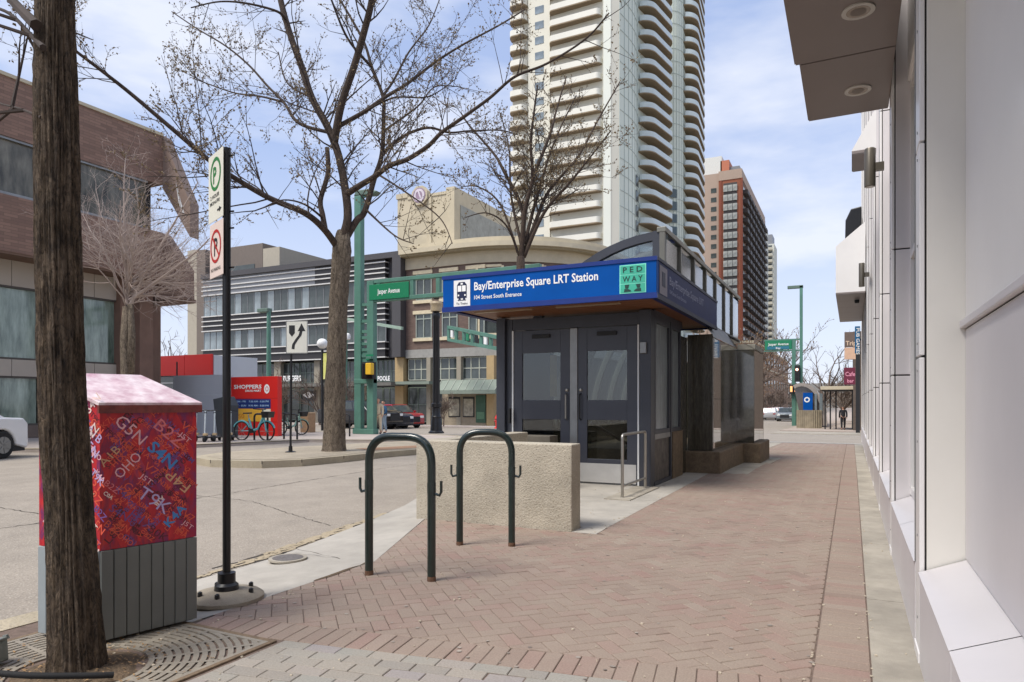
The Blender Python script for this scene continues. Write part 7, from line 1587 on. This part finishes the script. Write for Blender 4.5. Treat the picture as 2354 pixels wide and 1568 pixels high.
def tower1():
    t = thing('apartment_tower', 'tall curved cream and pale glass apartment tower with rows of rounded balconies', 'tower', (-50, 125, gz(100))); z0, z1 = gz(100), 96
    A0 = Vector((-59.2, 119.2)); A1 = Vector((at(1386, 118.6), 118.6)); B0 = Vector((at(1404, 118), 118)); B1 = Vector((ray(1466)[0] * 137, ray(1466)[1] * 137)); C1 = Vector((ray(1530)[0] * 148, ray(1530)[1] * 148))
    foot = [A0, A1, B0, B0 + Vector((1.3, 1.0)), B1, C1, C1 + Vector((-12, 6)), Vector((-59.2, 145))]
    MB().extr([(p.x, p.y, z0) for p in foot], (0, 0, z1 - z0)).build('wall', crt, t)
    d = (B1 - (B0 + Vector((1.3, 1.0)))); nrm = Vector((d.y, -d.x)).normalized(); b0 = B0 + Vector((1.3, 1.0))
    # curtain wall, bowed outwards, with floor joints
    n = 8; arc2 = [b0 + d * (k / n) + nrm * 1.1 * math.sin(math.pi * k / n) for k in range(n + 1)]
    mb = MB(); mb.add([(p.x, p.y, z) for z in (z0, z1 + 1) for p in arc2], [(k, k + 1, k + 1 + n + 1, k + n + 1) for k in range(n)]); mb.build('curtain_wall', cw, t, smooth=True)
    mb = MB()
    for fl in range(2, 33):
        for k in range(n): p, q = arc2[k] + nrm * .03, arc2[k + 1] + nrm * .03; mb.beam((p.x, p.y, z0 + fl * FL), (q.x, q.y, z0 + fl * FL), .1, .09)
    for k in range(n + 1): p = arc2[k] + nrm * .03; mb.beam((p.x, p.y, z0), (p.x, p.y, z1), .1, .09)
    mb.build('curtain_joints', line_m, t, kind='stuff')
    wall_box(t, cw2, at(1387, 117.9), at(1404, 117.9), 117.9, 118.3, z0, z1, 'white_column'); wall_box(t, crt, at(1214, 118.6), at(1264, 118.6), 118.6, 119.3, z0, z1, 'window_wall')
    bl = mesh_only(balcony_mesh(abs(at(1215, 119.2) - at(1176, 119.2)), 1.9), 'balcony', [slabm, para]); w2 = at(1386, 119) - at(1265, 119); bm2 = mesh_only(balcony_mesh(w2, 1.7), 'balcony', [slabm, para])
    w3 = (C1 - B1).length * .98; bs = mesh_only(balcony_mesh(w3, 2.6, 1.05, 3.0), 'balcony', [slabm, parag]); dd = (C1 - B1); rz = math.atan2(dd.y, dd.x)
    wn = mesh_only(MB().box(-.9, .9, -.06, 0, -.7, .7), 'window', M['glasssky']); wl = mesh_only(MB().box(-w2 / 2 + .2, w2 / 2 - .2, -.05, 0, .1, 2.3), 'window', mat('balcony_window', S(204, 204, 192), .2, .0, var=.3, scale=.3, spec=.7, col2=S(150, 154, 146)))
    wsd = mesh_only(MB().box(-w3 / 2, w3 / 2, -.05, 0, .1, 2.5), 'window', cw)
    dg = mesh_only(MB().box(-1.0, 1.0, -.08, 0, .2, 2.2), 'window', mat('dark_stair_glass', S(40, 60, 58), .1, spec=1, var=.4, scale=.4))
    q = arc2[5] + nrm * .1
    for fl in range(7, 32):
        z = z0 + fl * FL
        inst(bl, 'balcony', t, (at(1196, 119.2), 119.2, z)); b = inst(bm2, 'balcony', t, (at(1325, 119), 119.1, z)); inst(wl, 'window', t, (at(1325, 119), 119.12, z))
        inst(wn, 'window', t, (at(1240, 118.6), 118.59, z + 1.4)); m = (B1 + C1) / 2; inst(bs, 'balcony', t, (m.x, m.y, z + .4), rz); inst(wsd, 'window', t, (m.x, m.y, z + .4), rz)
        if fl < 16: inst(dg, 'window', t, (q.x, q.y, z), math.atan2(d.y, d.x))
tower1()
def tower2():
    t = thing('apartment_tower', 'second pale glass tower with curved balconies behind the taller cream one', 'tower', (-42, 168, gz(100))); z0, z1 = gz(100), 112
    P0 = Vector((ray(1530)[0] * 158, ray(1530)[1] * 158)); P1 = Vector((ray(1570)[0] * 160, ray(1570)[1] * 160)); P2 = Vector((ray(1612)[0] * 178, ray(1612)[1] * 178)) + Vector((-1.6, 0))
    MB().extr([(p.x, p.y, z0) for p in (P0 + Vector((-10, 0)), P0, P1, P2, P2 + Vector((-14, 0)))], (0, 0, z1 - z0)).build('wall', cw2, t)
    n = 6; d = P1 - P0; nrm = Vector((d.y, -d.x)).normalized(); arc2 = [P0 + d * (k / n) + nrm * .8 * math.sin(math.pi * k / n) for k in range(n + 1)]
    mb = MB(); mb.add([(p.x, p.y, z) for z in (z0, z1) for p in arc2], [(k, k + 1, k + 1 + n + 1, k + n + 1) for k in range(n)]); mb.build('curtain_wall', cw, t, smooth=True); mb = MB()
    for fl in range(2, 38):
        for k in range(n): p, q = arc2[k] + nrm * .03, arc2[k + 1] + nrm * .03; mb.beam((p.x, p.y, z0 + fl * FL), (q.x, q.y, z0 + fl * FL), .1, .09)
    for k in range(n + 1): p = arc2[k] + nrm * .03; mb.beam((p.x, p.y, z0), (p.x, p.y, z1), .1, .09)
    mb.build('curtain_joints', line_m, t, kind='stuff')
    dd = P2 - P1; w = dd.length * .95; bs = mesh_only(balcony_mesh(w, 3.0, 1.05, 4.0), 'balcony', [slabm, parag]); m = (P1 + P2) / 2; rz = math.atan2(dd.y, dd.x); wl = mesh_only(MB().box(-w / 2, w / 2, -.05, 0, .1, 2.5), 'window', cw); nn = Vector((dd.y, -dd.x)).normalized()
    dg = mesh_only(MB().box(-1.0, 1.0, -.08, 0, .2, 2.2), 'window', mat('dark_stair_glass', S(40, 60, 58)))
    for fl in range(6, 38): inst(bs, 'balcony', t, (m.x, m.y, z0 + fl * FL), rz); inst(wl, 'window', t, (m.x + nn.x * .02, m.y + nn.y * .02, z0 + fl * FL), rz)
    q = arc2[2] + nrm * .1
    for fl in range(6, 18): inst(dg, 'window', t, (q.x, q.y, z0 + fl * FL), math.atan2(d.y, d.x))
tower2()
# red and tan brick slab tower
t = thing('apartment_tower', 'tan and rust brick apartment tower with dark metal balconies along its side', 'tower', (-36, 240, gz(100))); ye = 212.0; z0 = gz(100); zt = 70.5
tan = mat('tower_tan_brick', S(168, 148, 132), .85, var=.05, scale=.1); rustb = mat('tower_rust_brick', S(146, 88, 64), .85, var=.08, scale=.2); xa, xb, xc = at(1608, ye), at(1652, ye), at(1704, ye)
wall_box(t, tan, xa - 6, xb, ye + .4, 272, z0, zt); wall_box(t, rustb, xb, xc, ye, 272, z0, zt - 2.5); wall_box(t, tan, xb, xc + .2, ye - .2, 272, zt - 2.5, zt + .3, 'roof_band')
wall_box(t, mat('white_penthouse', S(206, 206, 200), .7), at(1610, ye), at(1655, ye), ye + 3, ye + 20, zt, zt + 6, 'penthouse'); wall_box(t, mat('orange_penthouse', S(178, 108, 80), .7), at(1656, ye + 3), at(1676, ye + 3), ye + 3, ye + 14, zt + .3, zt + 4.5, 'penthouse'); wall_box(t, lg, at(1676, ye + 4), at(1700, ye + 4), ye + 4, ye + 30, zt + .3, zt + 2.6, 'penthouse')
wm1 = mesh_only(MB().box(-.8, .8, -.08, 0, -.7, .7), 'window', M['glassdark']); wm3 = mesh_only(MB().box(-.62, .62, -.32, 0, -1.0, .85), 'window', mat('pale_curtained_glass', S(206, 206, 196), .2, var=.3, scale=.5, spec=.8, col2=S(120, 124, 122)))
bk = mesh_only(MB().box(-2.2, 2.2, -1.5, 0, -.15, 0).box(-2.2, 2.2, -1.5, -1.42, 0, 1.0).box(-2.2, -2.12, -1.42, 0, 0, 1).box(2.12, 2.2, -1.42, 0, 0, 1), 'balcony', mat('dark_balcony', S(64, 58, 54), .6)); wall_box(t, mat('side_brown', S(112, 86, 72), .85, var=.1, scale=.2), xc, xc + .06, ye + 1.5, 272, z0, zt - 2.6, 'side_wall'); wall_box(t, mat('dark_spandrel', S(70, 66, 64), .6), at(1663, ye), at(1694, ye), ye - .1, ye, z0, zt - 3.5, 'spandrel')
wr_ = mesh_only(MB().box(-1.8, 1.8, -.05, 0, .1, 2.1), 'window', mat('pale_curtained_glass', S(206, 206, 196)))
for fl in range(3, 24):
    z = z0 + fl * 2.82 + 1.4
    inst(wm1, 'window', t, (at(1640, ye), ye + .4, z)); 
    for u in (1668, 1679, 1690): inst(wm3, 'window', t, (at(u, ye), ye - .12, z))
    for k in range(9): y_ = 217 + k * 6.3; inst(bk, 'balcony', t, (xc, y_, z - 1.2), R(90)); inst(wr_, 'window', t, (xc + .1, y_, z - 1.2), R(90))
for k in (0, 2): wall_box(t, mat('brick_pier', S(130, 72, 54), .85), at(1655, ye) + k * (xc - xb - .5) / 2 * 1.0, at(1655, ye) + k * (xc - xb - .5) / 2 + .55, ye - .25, ye, z0, zt - 2.5, 'pier')
# pale far towers
for i, (u0, u1, vt, dd, lab) in enumerate(((1738, 1766, 520, 300, 'nearer of two slim pale far towers right of the brick tower'), (1764, 1786, 560, 340, 'farther slim pale tower at the right end of the tower row'))):
    y_ = dd * ray(u1)[1] - 14; x1 = at(u1, y_ + 14); x0 = x1 - 14; ztp = hz(x1, y_, vt); t = thing('apartment_tower', lab, 'tower', (x1 - 6, y_, gz(100))); wall_box(t, mat('far_white_tower', S(196, 196, 184), .8, var=.05, scale=.05), x0, x1, y_, y_ + 14, gz(100), ztp); wall_box(t, lg, x0 + 2, x1 - 1, y_ + 2, y_ + 12, ztp, ztp + 5, 'penthouse')
    bmw = mesh_only(MB().box(-2.6, 2.6, -1.6, 0, -.2, 0).box(-2.6, 2.6, -1.6, -1.5, 0, 1.05), 'balcony', mat('far_balcony', S(176, 172, 156), .7)); wmw = mesh_only(MB().box(-2.2, 2.2, -.1, 0, .2, 2.2), 'window', M['glassdark'])
    for fl in range(2, int((ztp - gz(100)) / 2.9)):
        z = gz(100) + fl * 2.9
        for x in (x1 - 3.2, x1 - 10): inst(bmw, 'balcony', t, (x, y_, z)); inst(wmw, 'window', t, (x, y_ - .01, z))
# low brick block and further street backdrop
t = thing('brick_block', 'low brown brick block with pale bands at the end of the street', 'building', (-24, 200, gz(100))); bb = mat('low_brick', S(150, 118, 92), .85, var=.1, scale=.2); xw = -20.2
wall_box(t, bb, xw - 14, xw, 168, 260, gz(100), 15.2); wall_box(t, lint, xw - 14, xw + .15, 167.9, 260, 15.2, 15.8, 'cornice'); wall_box(t, lint, xw - 14, xw + .1, 167.95, 260, 9.9, 10.3, 'band')
wq = mesh_only(MB().box(-1.1, 1.1, -.1, 0, -1.2, 1.2), 'window', M['glassdark'])
for z in (2, 6.4, 12.6):
    for k in range(11): inst(wq, 'window', t, (xw + .02, 174 + k * 7.6, z), R(90))
    for x in (xw - 3, xw - 7, xw - 11): inst(wq, 'window', t, (x, 167.98, z))
t = thing('distant_block', 'low brown building far down the left side of the street', 'building', (-30, 120, gz(100))); wall_box(t, mat('far_brown', S(120, 96, 80), .85, var=.15, scale=.3), -60, -21.5, 100, 150, gz(100), 7.2)
for k in range(8): inst(wq, 'window', t, (-21.48, 104 + k * 5.8, 2.6), R(90))
t = thing('distant_block', 'hazy grey building closing the far end of the street', 'building', (-5, 420, gz(100))); wall_box(t, mat('far_grey', S(140, 138, 134), .85, var=.15, scale=.05), -60, 60, 420, 440, gz(100), 12)
rg = random.Random(77); mb = MB()
for k in range(5200):                              # far off leafless hedge and tree mass
    x = rg.uniform(-50, 40); y_ = rg.uniform(285, 330); h = 6 + 4 * noise.noise((x * .05, 1, 0)); z = gz(100) + h * rg.random() ** .8; a = Vector((rg.gauss(0, 1), rg.gauss(0, .3), rg.gauss(0, 1))).normalized() * rg.uniform(.3, .9); b = a.orthogonal().normalized() * .3; p = Vector((x, y_, z)); mb.add([p - a, p + b, p + a, p - b], [(0, 1, 2, 3)])
tag(mb.build('distant_trees', mat('far_twigs', S(112, 98, 84), .9, var=.3, scale=.2)), 'brownish mass of leafless trees at the end of the street', 'trees', kind='stuff')
